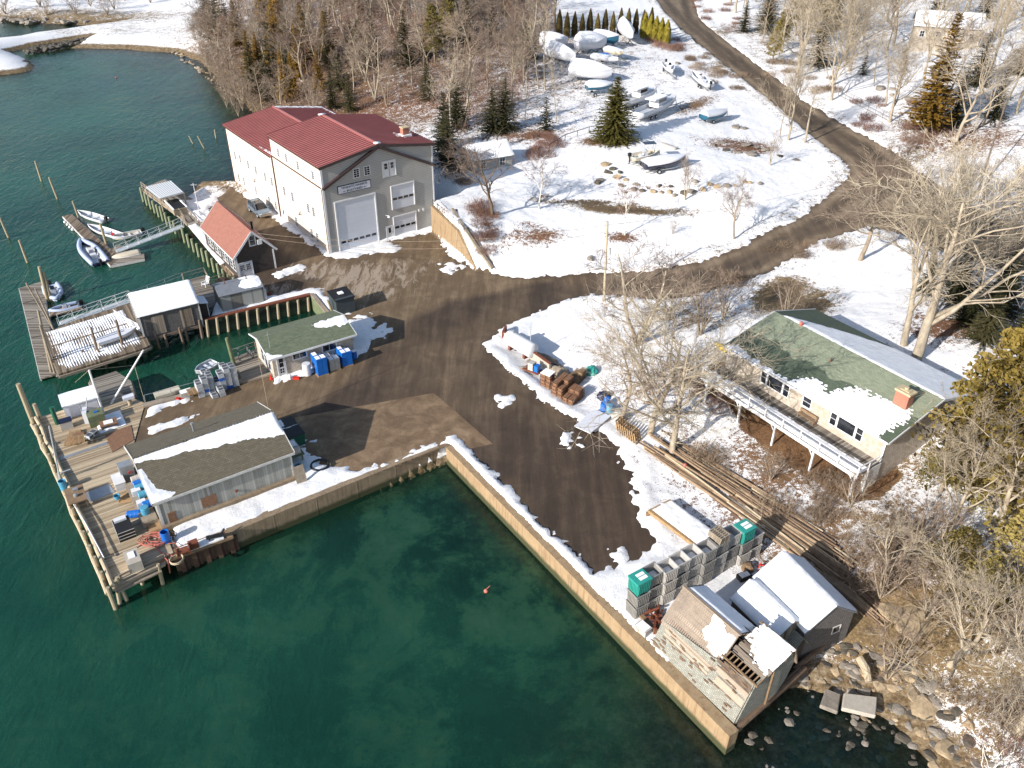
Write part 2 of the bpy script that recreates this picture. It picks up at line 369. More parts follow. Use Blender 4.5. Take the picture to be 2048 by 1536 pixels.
def mat_ground():
    t = NT('ground_cover'); v = t.co('Object')
    bare = t.attr('bare').outputs['Fac']; kind = t.attr('kind').outputs['Fac']
    n1 = t.noise(v, .55, 7, .72, .6); n2 = t.noise(v, 2.6, 6, .75); n3 = t.noise(v, 11, 3, .7)
    f = t.math('ADD', t.math('MULTIPLY', n1, .3), t.math('ADD', t.math('MULTIPLY', n2, .42), t.math('MULTIPLY', n3, .28)))
    thr = t.math('SUBTRACT', .735, t.math('MULTIPLY', bare, .52))
    mask = t.math('MULTIPLY', t.math('SUBTRACT', f, thr), 30.0, True)
    leaf = t.ramp(t.noise(v, 7, 5, .8), [(.3, lin(60,42,30)), (.5, lin(106,74,52)), (.7, lin(146,110,82))])
    grass = t.ramp(t.noise(v, 5, 5, .8), [(.3, lin(70,58,42)), (.5, lin(120,101,72)), (.72, lin(164,142,106))])
    dirt = t.ramp(t.noise(v, 3, 5, .7), [(.3, lin(62,52,42)), (.7, lin(104,88,70))])
    b = t.mix(t.math('MULTIPLY', kind, 2.0, True), leaf, grass)
    b = t.mix(t.math('MULTIPLY', t.math('SUBTRACT', kind, .5), 2.0, True), b, dirt)
    snow = t.ramp(n2, [(.3, (.68,.67,.665,1)), (.7, (.84,.84,.845,1))])
    c = t.mix(mask, snow, b)
    # shore and seabed by height
    geo = t.n('ShaderNodeNewGeometry'); z = t.sepz(geo.outputs['Position'])[2]
    nz = t.math('ADD', z, t.math('MULTIPLY', t.math('SUBTRACT', n2, .5), 1.0))
    shore = t.math('MULTIPLY', t.math('SUBTRACT', -1.05, nz), 6.0, True)
    rk = t.ramp(t.noise(v, 1.7, 7, .8), [(.3, lin(48,40,30)), (.45, lin(100,82,58)), (.6, lin(142,126,102)), (.75, lin(186,178,164))])
    c = t.mix(shore, c, rk)
    sea = t.math('MULTIPLY', t.math('SUBTRACT', -2.2, nz), 2.5, True)
    kv = t.noise(v, .16, 6, .65, .5); kv2 = t.noise(v, .7, 5, .8)
    sb = t.ramp(t.math('ADD', t.math('MULTIPLY', kv, .72), t.math('MULTIPLY', kv2, .28)), [(.44, lin(18,48,36)), (.49, lin(72,118,80)), (.54, lin(146,188,126)), (.7, lin(210,226,166))])
    sbb = t.ramp(t.noise(v, 1.1, 6, .8), [(.34, lin(58,46,26)), (.5, lin(130,108,64)), (.64, lin(196,176,128))])
    kb = t.attr('kelp').outputs['Fac']
    sb = t.mix(kb, sb, sbb)
    c = t.mix(sea, c, sb)
    h = t.math('ADD', t.math('MULTIPLY', n2, .6), t.math('MULTIPLY', n3, .4)); t.bump(h, .5, .25)
    return t.fin(c, .85, spec=.2)
M['ground'] = mat_ground()
def mat_pave():
    t = NT('pavement'); v = t.co('Object'); tone = t.attr('tone').outputs['Fac']; snowf = t.attr('dust').outputs['Fac']
    n = t.noise(v, .35, 6, .7, .8); n2 = t.noise(v, 9, 3, .7)
    st = t.noise(t.co('Object', (1,.1,1), (0,0,R(34))), .9, 5, .7)       # wheel tracks along the yard
    st2 = t.noise(t.co('Object', (1,.1,1), (0,0,R(-62))), .8, 5, .7)
    f = t.math('ADD', t.math('MULTIPLY', n, .28), t.math('ADD', t.math('MULTIPLY', st, .28), t.math('ADD', t.math('MULTIPLY', st2, .3), t.math('MULTIPLY', n2, .14))))
    dark = t.ramp(f, [(.4, lin(54,44,36)), (.5, lin(68,56,46)), (.62, lin(90,76,62))])
    brown = t.ramp(f, [(.4, lin(90,74,55)), (.5, lin(110,92,70)), (.62, lin(146,126,100))])
    c = t.mix(tone, dark, brown)
    road = t.attr('road').outputs['Fac']
    ac = t.attr('across').outputs['Fac']; tr_ = t.math('SINE', t.math('MULTIPLY', ac, 1.75)); mod = t.noise(v, .12, 3, .6)
    rr = t.ramp(t.math('ADD', t.math('MULTIPLY', t.math('MULTIPLY', tr_, mod), .16), f), [(.36, lin(70,60,50)), (.5, lin(94,80,65)), (.66, lin(132,116,96))])
    c = t.mix(road, c, rr)
    ds = t.noise(t.co('Object', (1,.25,1), (0,0,R(-62))), 1.1, 7, .8, .5)
    m = t.math('MULTIPLY', t.math('SUBTRACT', ds, t.math('SUBTRACT', .84, t.math('MULTIPLY', snowf, .5))), 14.0, True)
    c = t.mix(t.math('MULTIPLY', m, .6), c, lin(168,154,138))
    t.bump(n2, .25, .02); return t.fin(c, .85, spec=.3)
M['pave'] = mat_pave()
def mat_pad():
    t = NT('concrete_apron_mat'); v = t.co('Object'); n = t.noise(v, .5, 7, .72, .6); n2 = t.noise(v, 8, 3)
    c = t.ramp(t.math('ADD', t.math('MULTIPLY', n, .8), t.math('MULTIPLY', n2, .2)), [(.33, lin(84,65,47)), (.5, lin(110,89,66)), (.68, lin(144,123,96))])
    t.bump(n2, .2, .02); return t.fin(c, .9)
M['pad'] = mat_pad()
def mat_water():
    t = NT('sea_water'); t.m.node_tree.nodes.remove(t.b)
    tc = t.n('ShaderNodeTexCoord').outputs['Object']
    wa = t.noise(t.co('Object', (1,.42,1), (0,0,R(28))), .85, 4, .6, .9); wb = t.noise(t.co('Object', (1,.5,1), (0,0,R(50))), 2.7, 3, .6, .5); big = t.noise(tc, .035, 3, .6)
    calm = t.attr('calm').outputs['Fac']
    h = t.math('ADD', t.math('MULTIPLY', wa, 1.0), t.math('MULTIPLY', wb, .35))
    b = t.n('ShaderNodeBump'); b.inputs['Distance'].default_value = .22; t.l(h, b.inputs['Height'])
    t.l(t.math('MULTIPLY', t.math('SUBTRACT', 1.0, calm), t.math('MULTIPLY', big, 1.6)), b.inputs['Strength'])
    body = t.n('ShaderNodeBsdfDiffuse'); mn = t.noise(tc, .05, 4, .6)
    t.l(t.ramp(mn, [(.35, lin(16,60,50)), (.65, lin(28,76,64))]), body.inputs['Color']); t.l(b.outputs[0], body.inputs['Normal'])
    fk = t.noise(t.co('Object', (1,.12,1), (0,0,R(40))), .55, 7, .75, 1.2); fk2 = t.noise(tc, 3.5, 4, .8)
    fm = t.math('MULTIPLY', t.math('SUBTRACT', t.math('ADD', t.math('MULTIPLY', fk, .7), t.math('MULTIPLY', fk2, .3)), .64), 9.0, True)
    t.l(t.mix(t.math('MULTIPLY', fm, .35), t.ramp(mn, [(.35, lin(20,66,54)), (.65, lin(34,84,66))]), lin(150,176,164)), body.inputs['Color'])
    tr = t.n('ShaderNodeBsdfTransparent'); tr.inputs[0].default_value = (.84,.97,.9,1)
    op = t.attr('depthfac').outputs['Fac']
    m1 = t.n('ShaderNodeMixShader'); t.l(op, m1.inputs[0]); t.l(tr.outputs[0], m1.inputs[1]); t.l(body.outputs[0], m1.inputs[2])
    gl = t.n('ShaderNodeBsdfGlossy'); gl.inputs['Roughness'].default_value = .09; t.l(b.outputs[0], gl.inputs['Normal'])
    fr = t.n('ShaderNodeFresnel'); fr.inputs['IOR'].default_value = 1.33; t.l(b.outputs[0], fr.inputs['Normal'])
    m2 = t.n('ShaderNodeMixShader'); t.l(fr.outputs[0], m2.inputs[0]); t.l(m1.outputs[0], m2.inputs[1]); t.l(gl.outputs[0], m2.inputs[2])
    t.l(m2.outputs[0], t.out.inputs[0]); return t.m
M['water'] = mat_water()
# ---------------------------------------------------------------- terrain
CTRL = [(1160,590,.2),(1300,545,.9),(1450,520,1.6),(1560,490,2.4),(1640,420,3.2),(1700,370,4.0),(1660,290,4.6),(1600,215,5.2),(1500,130,6.2),(1400,60,7.2),(1350,0,8),
(875,395,3.8),(915,455,3.7),(935,490,2.4),(960,542,.2),(960,380,4.0),(985,430,3.6),(1080,415,3.3),(1030,350,4.2),(1170,440,2.7),(1060,500,1.7),(1200,530,.8),(1100,550,.2),(1350,480,2.0),(1470,470,2.3),
(1330,400,3.2),(1250,345,4.7),(1330,350,4.7),(1430,380,4.2),(1600,390,3.5),(1550,300,4.5),(1300,240,5.6),(1420,250,5.4),(1230,150,6.6),(1340,140,6.6),(1200,90,7.4),(1100,200,5.5),(1000,250,4.6),
(900,200,4.5),(900,100,7),(750,220,2.6),(700,120,5),(600,200,1.0),(520,180,.2),(480,100,.8),(600,60,3.5),(800,0,9),(450,20,1.5),(1000,20,9),(1100,-100,12),(600,-100,7),(1400,-100,10),(340,0,0),(250,60,-.6),(0,110,-.2),(0,20,.5),
(1750,300,5.2),(1800,200,7),(1900,100,10),(2048,50,12),(2048,250,9),(2048,400,6.5),(1850,440,4.6),(1950,480,5),(1720,470,3.4),(1560,570,1.9),(1620,600,2.3),(1450,620,1.0),(1400,570,1.0),
(1560,640,3.2),(1700,690,3.7),(1880,720,4.4),(2040,700,5.5),(1830,680,4.3),(1480,850,1.5),(1560,900,1.5),(1700,998,1.5),(1640,900,1.7),(1760,970,1.6),(1860,900,3.0),(1440,730,1.6),
(1300,800,.6),(1380,760,1.3),(1250,700,.5),(1150,650,.15),(1350,680,1.1),(1450,900,.9),(1550,1000,.9),(1650,1100,.8),(1750,1000,1.7),(1800,1100,1.6),(1720,1190,.5),(1850,1000,2.4),(2048,1000,4.5),(1950,1150,2.8),(2048,1300,2.3),(1850,1250,.7),(1780,1300,-.2),(1900,1400,.0),(2048,1480,.8),(1700,1330,-.7),(1640,1310,-.7),(2100,1600,.8)]
_cp = np.array([[*P(x, y, z)[:2], z] for x, y, z in CTRL])
def _tpsk(r2): return np.where(r2 > 1e-9, .5*r2*np.log(np.maximum(r2, 1e-9)), 0)
def _fit(c):
    n = len(c); d = ((c[:,None,:2]-c[None,:,:2])**2).sum(-1)
    A = np.zeros((n+3, n+3)); A[:n,:n] = _tpsk(d) + np.eye(n)*4.0; A[:n,n] = 1; A[:n,n+1:] = c[:,:2]; A[n,:n] = 1; A[n+1:,:n] = c[:,:2].T
    return np.linalg.solve(A, np.r_[c[:,2], 0, 0, 0])
_w = _fit(_cp)
def sdist(X, Y, poly, closed=True):
    """signed distance to polygon, positive inside"""
    p = np.asarray(poly, float); n = len(p); best = np.full(X.shape, 1e18); ins = np.zeros(X.shape, bool)
    for i in range(n if closed else n-1):
        ax, ay = p[i]; bx, by = p[(i+1) % n]; dx, dy = bx-ax, by-ay; L = dx*dx+dy*dy+1e-12
        t = np.clip(((X-ax)*dx+(Y-ay)*dy)/L, 0, 1); best = np.minimum(best, (X-ax-t*dx)**2+(Y-ay-t*dy)**2)
        if closed:
            c = ((ay > Y) != (by > Y)); ins ^= c & (X < (bx-ax)*(Y-ay)/(by-ay+1e-15)+ax)
    d = np.sqrt(best); return np.where(ins, d, -d) if closed else d
FLAT = PA([(380,352),(470,372),(520,330),(760,330),(880,440),(862,464),(908,504),(952,543),(1040,560),(1130,590),(1050,632),(965,690),(1010,735),(1105,815),(1225,880),(1300,960),(1400,1030),(1560,1150),(1690,1230),(1660,1300),(1480,1455),(1453,1468),(892,895),(460,1066),(330,1130),(150,900),(60,800),(60,560),(280,380)])
def H_arr(X, Y):
    out = np.zeros(X.shape).ravel(); xs = X.ravel(); ys = Y.ravel(); n = len(_cp)
    for i in range(0, len(xs), 20000):
        a = xs[i:i+20000]; b = ys[i:i+20000]; r2 = (a[:,None]-_cp[None,:,0])**2+(b[:,None]-_cp[None,:,1])**2
        out[i:i+20000] = _tpsk(r2) @ _w[:n] + _w[n] + _w[n+1]*a + _w[n+2]*b
    out = out.reshape(X.shape); d = -sdist(X, Y, FLAT); rw = sdist(X, Y, np.array([(-11.1,106.0),(-4.6,94.3)]), False); w = np.clip(d/(.5+3.5*np.clip((rw-2)/5, 0, 1)), 0, 1); w = w*w*(3-2*w)
    return out*w
# land outline: hard edges at z=0, natural shore at the waterline
LAND = np.vstack([PA([(1453,1468),(892,895),(722,960),(460,1066),(345,1105),(328,1059),(262,895),(285,812),(440,772),(482,762),(540,748),(527,690),(650,628),(622,592),(410,642),(428,590),(430,556),(472,550),(400,448),(352,404)]),
  PA([(405,362),(470,364),(486,340),(530,268),(505,225),(470,188),(430,150),(400,122),(345,105),(230,97),(140,96),(188,72),(60,92),(10,106),(62,126),(70,142),(0,150),(-260,182),(-260,104),(0,84),(140,60),(252,44),(200,52),(60,44),(0,38),(-400,30),(-600,-120)], WZ),
  PA([(2700,-120),(2700,900),(2300,1700)], 2.0), PA([(1930,1640),(1858,1536),(1780,1448),(1700,1425),(1650,1392),(1590,1378),(1522,1428),(1480,1478)], WZ)])
NAT1 = PA([(352,404),(405,362),(470,364),(486,340),(530,268),(505,225),(470,188),(430,150),(400,122),(345,105),(230,97),(140,96)], WZ)
NATW = PA([(188,72),(60,92),(10,106),(62,126),(70,142),(0,150),(-260,182)], WZ)
NATV = PA([(-260,104),(0,84),(140,60),(252,44),(200,52),(60,44),(0,38),(-400,30)], WZ)
NAT2 = PA([(1930,1640),(1858,1536),(1780,1448),(1700,1425),(1650,1392),(1590,1378),(1522,1428),(1480,1478)], WZ)
def axis(lo, hi, step, far_lo, far_hi, g):
    a = list(np.arange(lo, hi, step)); s = step; x = hi
    while x < far_hi: a.append(x); s = min(s*g, 6); x += s
    s = step; x = lo
    while x > far_lo: s = min(s*g, 6); x -= s; a.insert(0, x)
    return np.array(a)
GX = axis(-56, 48, .27, -420, 420, 1.06); GY = axis(22, 118, .27, 12, 640, 1.035)
X, Y = np.meshgrid(GX, GY)
Hb = H_arr(X, Y)
land = sdist(X, Y, LAND)
YARD = PA([(375,354),(470,372),(566,441),(660,511),(868,462),(905,515),(952,541),(1040,557),(1200,553),(1200,590),(1130,601),(1050,632),(1000,662),(968,690),(1010,733),(1060,775),(1105,815),(1160,843),(1225,880),(1275,925),(1268,966),(1268,1000),(1310,1078),(1300,1105),(1240,1135),(1188,1140),(1143,1094),(1110,1070),(1073,1043),(1020,977),(952,908),(906,872),(880,885),(722,942),(600,925),(330,1062),(255,900),(285,806),(440,765),(540,752),(527,690),(650,628),(640,575),(500,600),(428,560),(472,548),(395,440),(350,400)])
ROADP = [(1190,553,.2),(1300,542,.9),(1400,525,1.4),(1480,497,1.9),(1530,467,2.4),(1590,440,3),(1650,395,3.5),(1700,352,4),(1688,325,4.3),(1640,285,4.7),(1560,213,5.5),(1490,160,6),(1420,105,6.8),(1360,55,7.4),(1328,20,8),(1290,-30,8.6),(1378,-30,8.6),(1402,40,7.6),(1462,90,6.8),(1530,140,6.1),(1612,205,5.4),(1702,262,4.9),(1765,300,4.7),(1868,372,4.8),(1961,430,5),(2120,505,5.5),(2120,590,5.4),(1900,500,5),(1800,460,4.5),(1736,449,3.9),(1640,480,3),(1536,541,2.2),(1450,568,1.5),(1380,590,1),(1300,598,.6),(1190,592,.2)]
ROAD = np.array([P(x, y, z)[:2] for x, y, z in ROADP])
SNOWP = [PA([(655,507),(770,484),(800,496),(792,505),(740,503),(712,515),(670,517)]),
 PA([(540,548),(600,528),(610,537),(560,560)]), PA([(440,600),(560,590),(632,592),(560,622),(445,650)]),
 PA([(540,752),(575,742),(620,735),(700,700),(740,690),(728,705),(690,728),(620,748),(548,766)]),
 PA([(700,640),(730,645),(752,670),(735,690),(700,680)]), PA([(640,590),(668,600),(700,628),(672,632),(645,612)]),
 PA([(575,880),(630,915),(690,962),(560,1040),(460,1085),(340,1110),(325,1062)]),
 PA([(230,830),(290,812),(370,795),(384,800),(300,830),(240,850)]), PA([(300,870),(360,850),(400,828),(360,835),(300,855)]),
 PA([(470,378),(480,376),(662,505),(655,512),(560,447),(520,415)]), PA([(340,400),(400,402),(455,372),(420,420),(400,445)]),
 PA([(893,897),(905,868),(950,906),(1020,977),(1073,1043),(1110,1070),(1143,1094),(1182,1133),(1240,1175),(1300,1240),(1360,1350),(1450,1465)]),
 PA([(1262,978),(1300,985),(1400,1060),(1400,1120),(1330,1105),(1310,1078),(1275,1030)]), PA([(1222,1105),(1240,1098),(1290,1150),(1270,1165)]),
 PA([(1240,900),(1275,915),(1276,945),(1258,935)]), PA([(600,440),(655,490),(650,500),(590,455)])]
pv = np.maximum(sdist(X, Y, YARD), sdist(X, Y, ROAD))
for q in SNOWP: pv = np.minimum(pv, -sdist(X, Y, q))
def vnoise(sc, seed, octv=3):
    rs = np.random.RandomState(seed); out = np.zeros(X.shape); amp = 1; tot = 0
    for o in range(octv):
        g = rs.rand(256, 256); fx = X*sc*2**o+1000; fy = Y*sc*2**o+1000
        ix = np.floor(fx).astype(int); iy = np.floor(fy).astype(int); tx = fx-ix; ty = fy-iy; tx = tx*tx*(3-2*tx); ty = ty*ty*(3-2*ty)
        a = g[iy%256, ix%256]; b = g[iy%256, (ix+1)%256]; c = g[(iy+1)%256, ix%256]; d = g[(iy+1)%256, (ix+1)%256]
        out += amp*((a*(1-tx)+b*tx)*(1-ty)+(c*(1-tx)+d*tx)*ty); tot += amp; amp *= .5
    return out/tot - .5
nz1 = vnoise(.5, 1); nz2 = vnoise(1.6, 2, 2); nz3 = vnoise(.12, 3)
nz4 = vnoise(2.6, 5, 1)
pvn = pv + nz1*.9 + nz2*.8 + nz4*.7
for px, py, r, s in [(1012,799,.5,1),(1132,866,.45,1),(1141,877,.6,1),(1152,888,.45,1),(900,535,.9,1),(1268,925,.8,.9),(590,870,.9,1),(610,885,.8,1),(725,645,1.5,.9),(735,670,1.3,.9),(715,690,1.2,.9),(768,655,.5,.8),(660,505,.8,1),(740,500,1.0,.7),(700,508,.8,.7)]:
    c = P(px, py); dd = r - np.hypot(X-c.x, (Y-c.y)); pvn = np.minimum(pvn, np.where(dd > -1.5, -(dd*s + nz1*2.0 + nz2*1.6 + nz4*1.2), 9))
natd = np.minimum(np.minimum(sdist(X, Y, NAT1, False), sdist(X, Y, NAT2, False)), np.minimum(sdist(X, Y, NATV, False), 1e9))
natw = sdist(X, Y, NATW, False)
slope = np.where(sdist(X, Y, NAT2, False) < 30, .34, .42)
g = Hb + np.clip(-pvn*.45, -.2, .13) + nz2*.1*(pvn < 0) + nz1*.25*(pvn < -1.5)
bank = np.exp(-((pv+.9)/.7)**2)*.22*(pvn < 0); g = g + bank*(.5+nz1)
g = np.minimum(g, WZ - .05 + slope*natd + nz1*.5)
g = np.minimum(g, WZ - .05 + 1.3*natw + nz2*.6)
wat = np.clip(-land, 0, 99)
_c = P(892,895); nook = np.exp(-(((X-_c.x-2)**2+(Y-_c.y+9)**2)/17.0**2)**1.3)
bed = WZ - .35 - np.minimum(4.6, .1*wat + .3*np.minimum(wat, 10)) - (natd > 6)*.6 + nz3*.8
bed = bed*(1-nook) + (WZ - .45 - .075*wat + nz3*.5)*nook
G = np.where(land > 0, g, np.maximum(np.maximum(bed, WZ - .1 - .2*np.minimum(natd, natw*3) + nz1*.35), WZ - .06 - .085*sdist(X, Y, NAT2, False) + nz1*.4 + nz2*.25))
hard = ((natd > 2.5) & (natw > 2.5)) | (sdist(X, Y, PA([(1453,1468),(892,895),(458,1067)]), False) < 1.6); G = np.where((land > 0) & hard, np.minimum(G, .06+(land-.62)*1.1+nz2*.25), G); G = np.where((land > 0) & (land < .27) & hard, bed, G)
def grid_obj(name, Z, keep, mat, attrs):
    ny, nx = X.shape; idx = np.arange(nx*ny).reshape(ny, nx)
    q = np.stack([idx[:-1,:-1], idx[:-1,1:], idx[1:,1:], idx[1:,:-1]], -1).reshape(-1, 4)
    if keep is not None: q = q[keep.ravel()[q].any(1)]
    used = np.unique(q); remap = np.full(nx*ny, -1); remap[used] = np.arange(len(used)); q = remap[q]
    co = np.stack([X.ravel(), Y.ravel(), Z.ravel()], -1)[used]
    me = bpy.data.meshes.new(name); me.vertices.add(len(co)); me.vertices.foreach_set('co', co.astype(np.float32).ravel())
    me.loops.add(len(q)*4); me.loops.foreach_set('vertex_index', q.ravel().astype(np.int32))
    me.polygons.add(len(q)); me.polygons.foreach_set('loop_start', np.arange(0, len(q)*4, 4, dtype=np.int32))
    me.polygons.foreach_set('use_smooth', np.ones(len(q), bool)); me.update(calc_edges=True)
    for k, a in attrs.items():
        at = me.attributes.new(k, 'FLOAT', 'POINT'); at.data.foreach_set('value', np.asarray(a, np.float32).ravel()[used])
    me.materials.append(mat); o = bpy.data.objects.new(name, me); col.objects.link(o); return o
# leaf litter, dead grass and bare earth: (px, py, z, radius along, radius across, strength, kind, rotation)
bare = np.full(X.shape, .22) + np.clip(nz3*.35, -.08, .1); kind = np.zeros(X.shape)
def patch(px, py, z, ra, rb, s, kd=0.0, rot=0):
    c = P(px, py, z); dx = X-c.x; dy = Y-c.y; ca, sa = math.cos(R(rot)), math.sin(R(rot)); u = (dx*ca+dy*sa)/ra; v = (-dx*sa+dy*ca)/rb
    w = np.exp(-(u*u+v*v)**1.0); global bare, kind
    s = s if s > 1.2 or kd >= .9 else (s*.72 if s > .6 else s)
    bare = np.maximum(bare, s*w + bare*(1-w)) if s > .14 else bare*(1-w)+s*w
    kind = kind*(1-w)+kd*w
for a in [(700,150,4,60,45,.56,.3),(900,120,6,40,40,.44,.3),(560,120,2,40,45,.6,.35),(620,240,1,30,14,.6,.1),(760,60,7,50,60,.55,.3),(1000,300,4,8,14,.35),(800,220,3,20,12,.45),
 (1215,290,5,4.5,2.5,.95),(1060,270,5,5,4,.6),(1080,470,2.5,5,2.5,.6,0,10),(1060,455,2.6,2,1.4,.7),(960,440,3.4,1.6,7,.7,0,25),(1245,470,2.3,3,2,.85),(1080,395,3.5,2,1,.7),(985,432,3.5,1.6,1.2,.8),(1250,420,3,9,1.4,.8,1.0,-3),(1170,410,3,9,1.0,.6,1.0,0),
 (1460,290,5,8,5,.5),(1500,300,4.6,5,3,.6),(1350,300,5,7,4,.35),(1330,370,4.2,12,2,.45),(1440,130,6.5,2.5,9,.8,.3,-35),(1390,210,5.8,2,8,.6,.2,-35),
 (1450,60,7.5,4,22,.75,.1,-35),(1560,70,8,10,20,.5,.2,-30),(1700,150,7,10,14,.35,.3),(1850,250,7,8,14,.5,.3),(1900,200,8,10,12,.5,.2),(1800,330,5.2,5,12,.55,.2,-40),(1950,280,7.5,9,8,.55),(1960,350,6,9,5,.4),(1750,440,4.2,3,2,.8),(1560,590,2.1,3,6,.85,1.0,-30),(1620,620,2.8,3,7,.7,.9,-35),(1400,640,1.2,4.5,6,.7,.8),(1400,760,1.4,5,5,.6,.8),(1330,620,1,5,4,.5,.8),
 (1900,650,5,6,4,.85),(1980,600,5.5,9,8,.5),(1300,760,.7,7,7,.46),(1380,880,.9,7,7,.4),(1480,930,.9,8,8,.38),(1430,1000,.5,6,4,.4),(1180,700,.2,6,5,.36),(1600,1040,.9,8,5,.5,.1,-35),(1680,1110,1,9,4,.68,.1,-35),(1800,1050,2,5,5,.75,.3),(1560,930,1.1,4,4,.6,.2),(1700,1200,.5,8,2,.6,.6,-35),
 (1750,1220,.3,5,5,.8,.4),(1850,1160,1.4,6,4,.5,.2),(1950,1180,2.5,8,6,.45,.3),(1950,950,3.5,7,6,.45,.3),(1850,1300,.2,6,5,.7,.5),(1800,1260,.1,5,3,1.0,.5),(2000,1330,1.4,7,5,.58,.4),(1950,1450,.2,8,5,.68,.5),(2048,1450,.6,6,8,.62,.5),(1800,920,2.6,4,3,.7,.4),
 (1900,800,4,6,6,.4,.3),(870,478,.2,2,3,.75),(240,60,0,60,6,.45,.6),(100,30,0,60,14,.6,.6),(480,385,-.3,6,2,.7,.6),(440,360,-1,10,4,.9,1.0)]: patch(*a)
mul = PA([(1420,745),(1490,862),(1560,905),(1640,965),(1700,1004),(1755,1000),(1800,962),(1720,905),(1620,830),(1450,720)], 1.5)
sm = sdist(X, Y, mul); wm = np.clip((sm+.2)*2, 0, 1); bare = bare*(1-wm)+1.3*wm; kind = kind*(1-wm)+.12*wm
sd_ = sdist(X, Y, ROAD); bare = np.where((sd_ > -2.5) & (sd_ < 0), np.maximum(bare, .42), bare); kind = np.where((sd_ > -2.5) & (sd_ < 0) & (kind < .4), .6, kind)
bare = np.where((pvn > -.3), np.maximum(bare, .36), bare)
kelp = np.maximum(np.clip(1.4-sdist(X, Y, NAT2, False)/11, 0, 1), np.clip(1.2-natd/9, 0, 1)*(0.5+nz1*2 > 0.2))
ground = tag(grid_obj('ground', G, None, M['ground'], {'bare': bare, 'kind': kind, 'kelp': kelp}), kind='structure')
# pavement sheet
tone = np.clip(sdist(X, Y, PA([(380,352),(470,372),(660,511),(868,462),(905,515),(952,545),(1100,560),(1000,585),(900,600),(820,640),(760,690),(700,760),(600,830),(300,900),(250,820),(440,750),(640,560)]))/1.5+.5, 0, 1)*.75
tone = np.maximum(tone, np.clip(nz3*2+.1, 0, .4)); 
dust = .1 + np.zeros(X.shape)
for px, py, r, s in [(720,560,10,.85),(800,540,8,.75),(560,590,7,.8),(640,540,6,.8),(620,480,5,.5),(770,775,3,.45),(880,560,6,.5),(720,660,5,.7),(1000,640,4,.35),(440,390,6,.45),(500,430,4,.3),(1200,1075,3,.0)]:
    c = P(px, py); dust = np.maximum(dust, s*np.exp(-((X-c.x)**2+(Y-c.y)**2)/r**2))
rd = sdist(X, Y, ROAD); roadf = np.clip(rd/1.5+.5, 0, 1)
Hp = Hb + .0
ramp_ = np.minimum(Hp, WZ+.25 + .24*sdist(X, Y, NAT1, False)); Hp = np.where(sdist(X, Y, NAT1, False) < 8, ramp_-.1, Hp)
pvedge = np.maximum(sdist(X, Y, YARD), rd)
pave = tag(grid_obj('road', Hp, (pvedge > -.9) & (land > .3), M['pave'], {'tone': tone, 'dust': dust, 'road': roadf, 'across': rd}), kind='structure')
pad_poly = PA([(868,786),(986,888),(905,905),(893,893),(722,955),(660,945),(600,900),(590,835),(720,812)])
padm = MB(); padm.add([(x,y,.012) for x,y in pad_poly], [tuple(range(len(pad_poly)))]); tag(padm.build('concrete_apron', M['pad']), kind='structure')
# water
wk = grid_obj('water', np.full(X.shape, WZ), (G < WZ+.35), M['water'], {'depthfac': 1-np.exp(-np.clip(WZ-G, 0, 9)*.34), 'calm': np.clip(.85-(Y -0.6*X-30)/60, .12, .72)})
tag(wk, kind='structure')
# fast bilinear sampling for placing things
def hz(x, y):
    i = int(np.clip(np.searchsorted(GX, x)-1, 0, len(GX)-2)); j = int(np.clip(np.searchsorted(GY, y)-1, 0, len(GY)-2))
    tx = (x-GX[i])/(GX[i+1]-GX[i]); ty = (y-GY[j])/(GY[j+1]-GY[j])
    return float((G[j,i]*(1-tx)+G[j,i+1]*tx)*(1-ty)+(G[j+1,i]*(1-tx)+G[j+1,i+1]*tx)*ty)
def T(px, py, dz=0.0):
    """point of the terrain seen at a photograph position"""
    z = 0.0
    for _ in range(25):
        p = P(px, py, z); z2 = hz(p.x, p.y)
        if abs(z2-z) < .01: break
        z = z*.5+z2*.5
    p = P(px, py, z); return Vector((p.x, p.y, z+dz))
# ---------------------------------------------------------------- building helpers
def wb(mb, side, u0, u1, z0, z1, d0, d1, k=None):
    """box on a wall: side=(axis, plane, sign); u runs along the wall, d is the distance outward"""
    ax, pl, sg = side
    if ax == 'y': mb.box(u0, u1, pl+sg*d0, pl+sg*d1, z0, z1, k)
    else: mb.box(pl+sg*d0, pl+sg*d1, u0, u1, z0, z1, k)
def window(par, side, u0, u1, z0, z1, name='window', fr=.09, mx=1, mz=2, mat='white', wide=.05):
    m = MB()
    wb(m, side, u0-fr, u0, z0-fr, z1+fr, -.02, wide); wb(m, side, u1, u1+fr, z0-fr, z1+fr, -.02, wide)
    wb(m, side, u0, u1, z1, z1+fr, -.02, wide); wb(m, side, u0, u1, z0-fr, z0, -.02, wide)
    for i in range(1, mx): u = u0+(u1-u0)*i/mx; wb(m, side, u-.018, u+.018, z0, z1, .004, wide-.012)
    for i in range(1, mz): z = z0+(z1-z0)*i/mz; wb(m, side, u0, u1, z-.018, z+.018, .004, wide-.015)
    f = m.build(name, M[mat], par); g = MB(); wb(g, side, u0, u1, z0, z1, -.03, .012); g.build('pane', M['glass'], f); return f
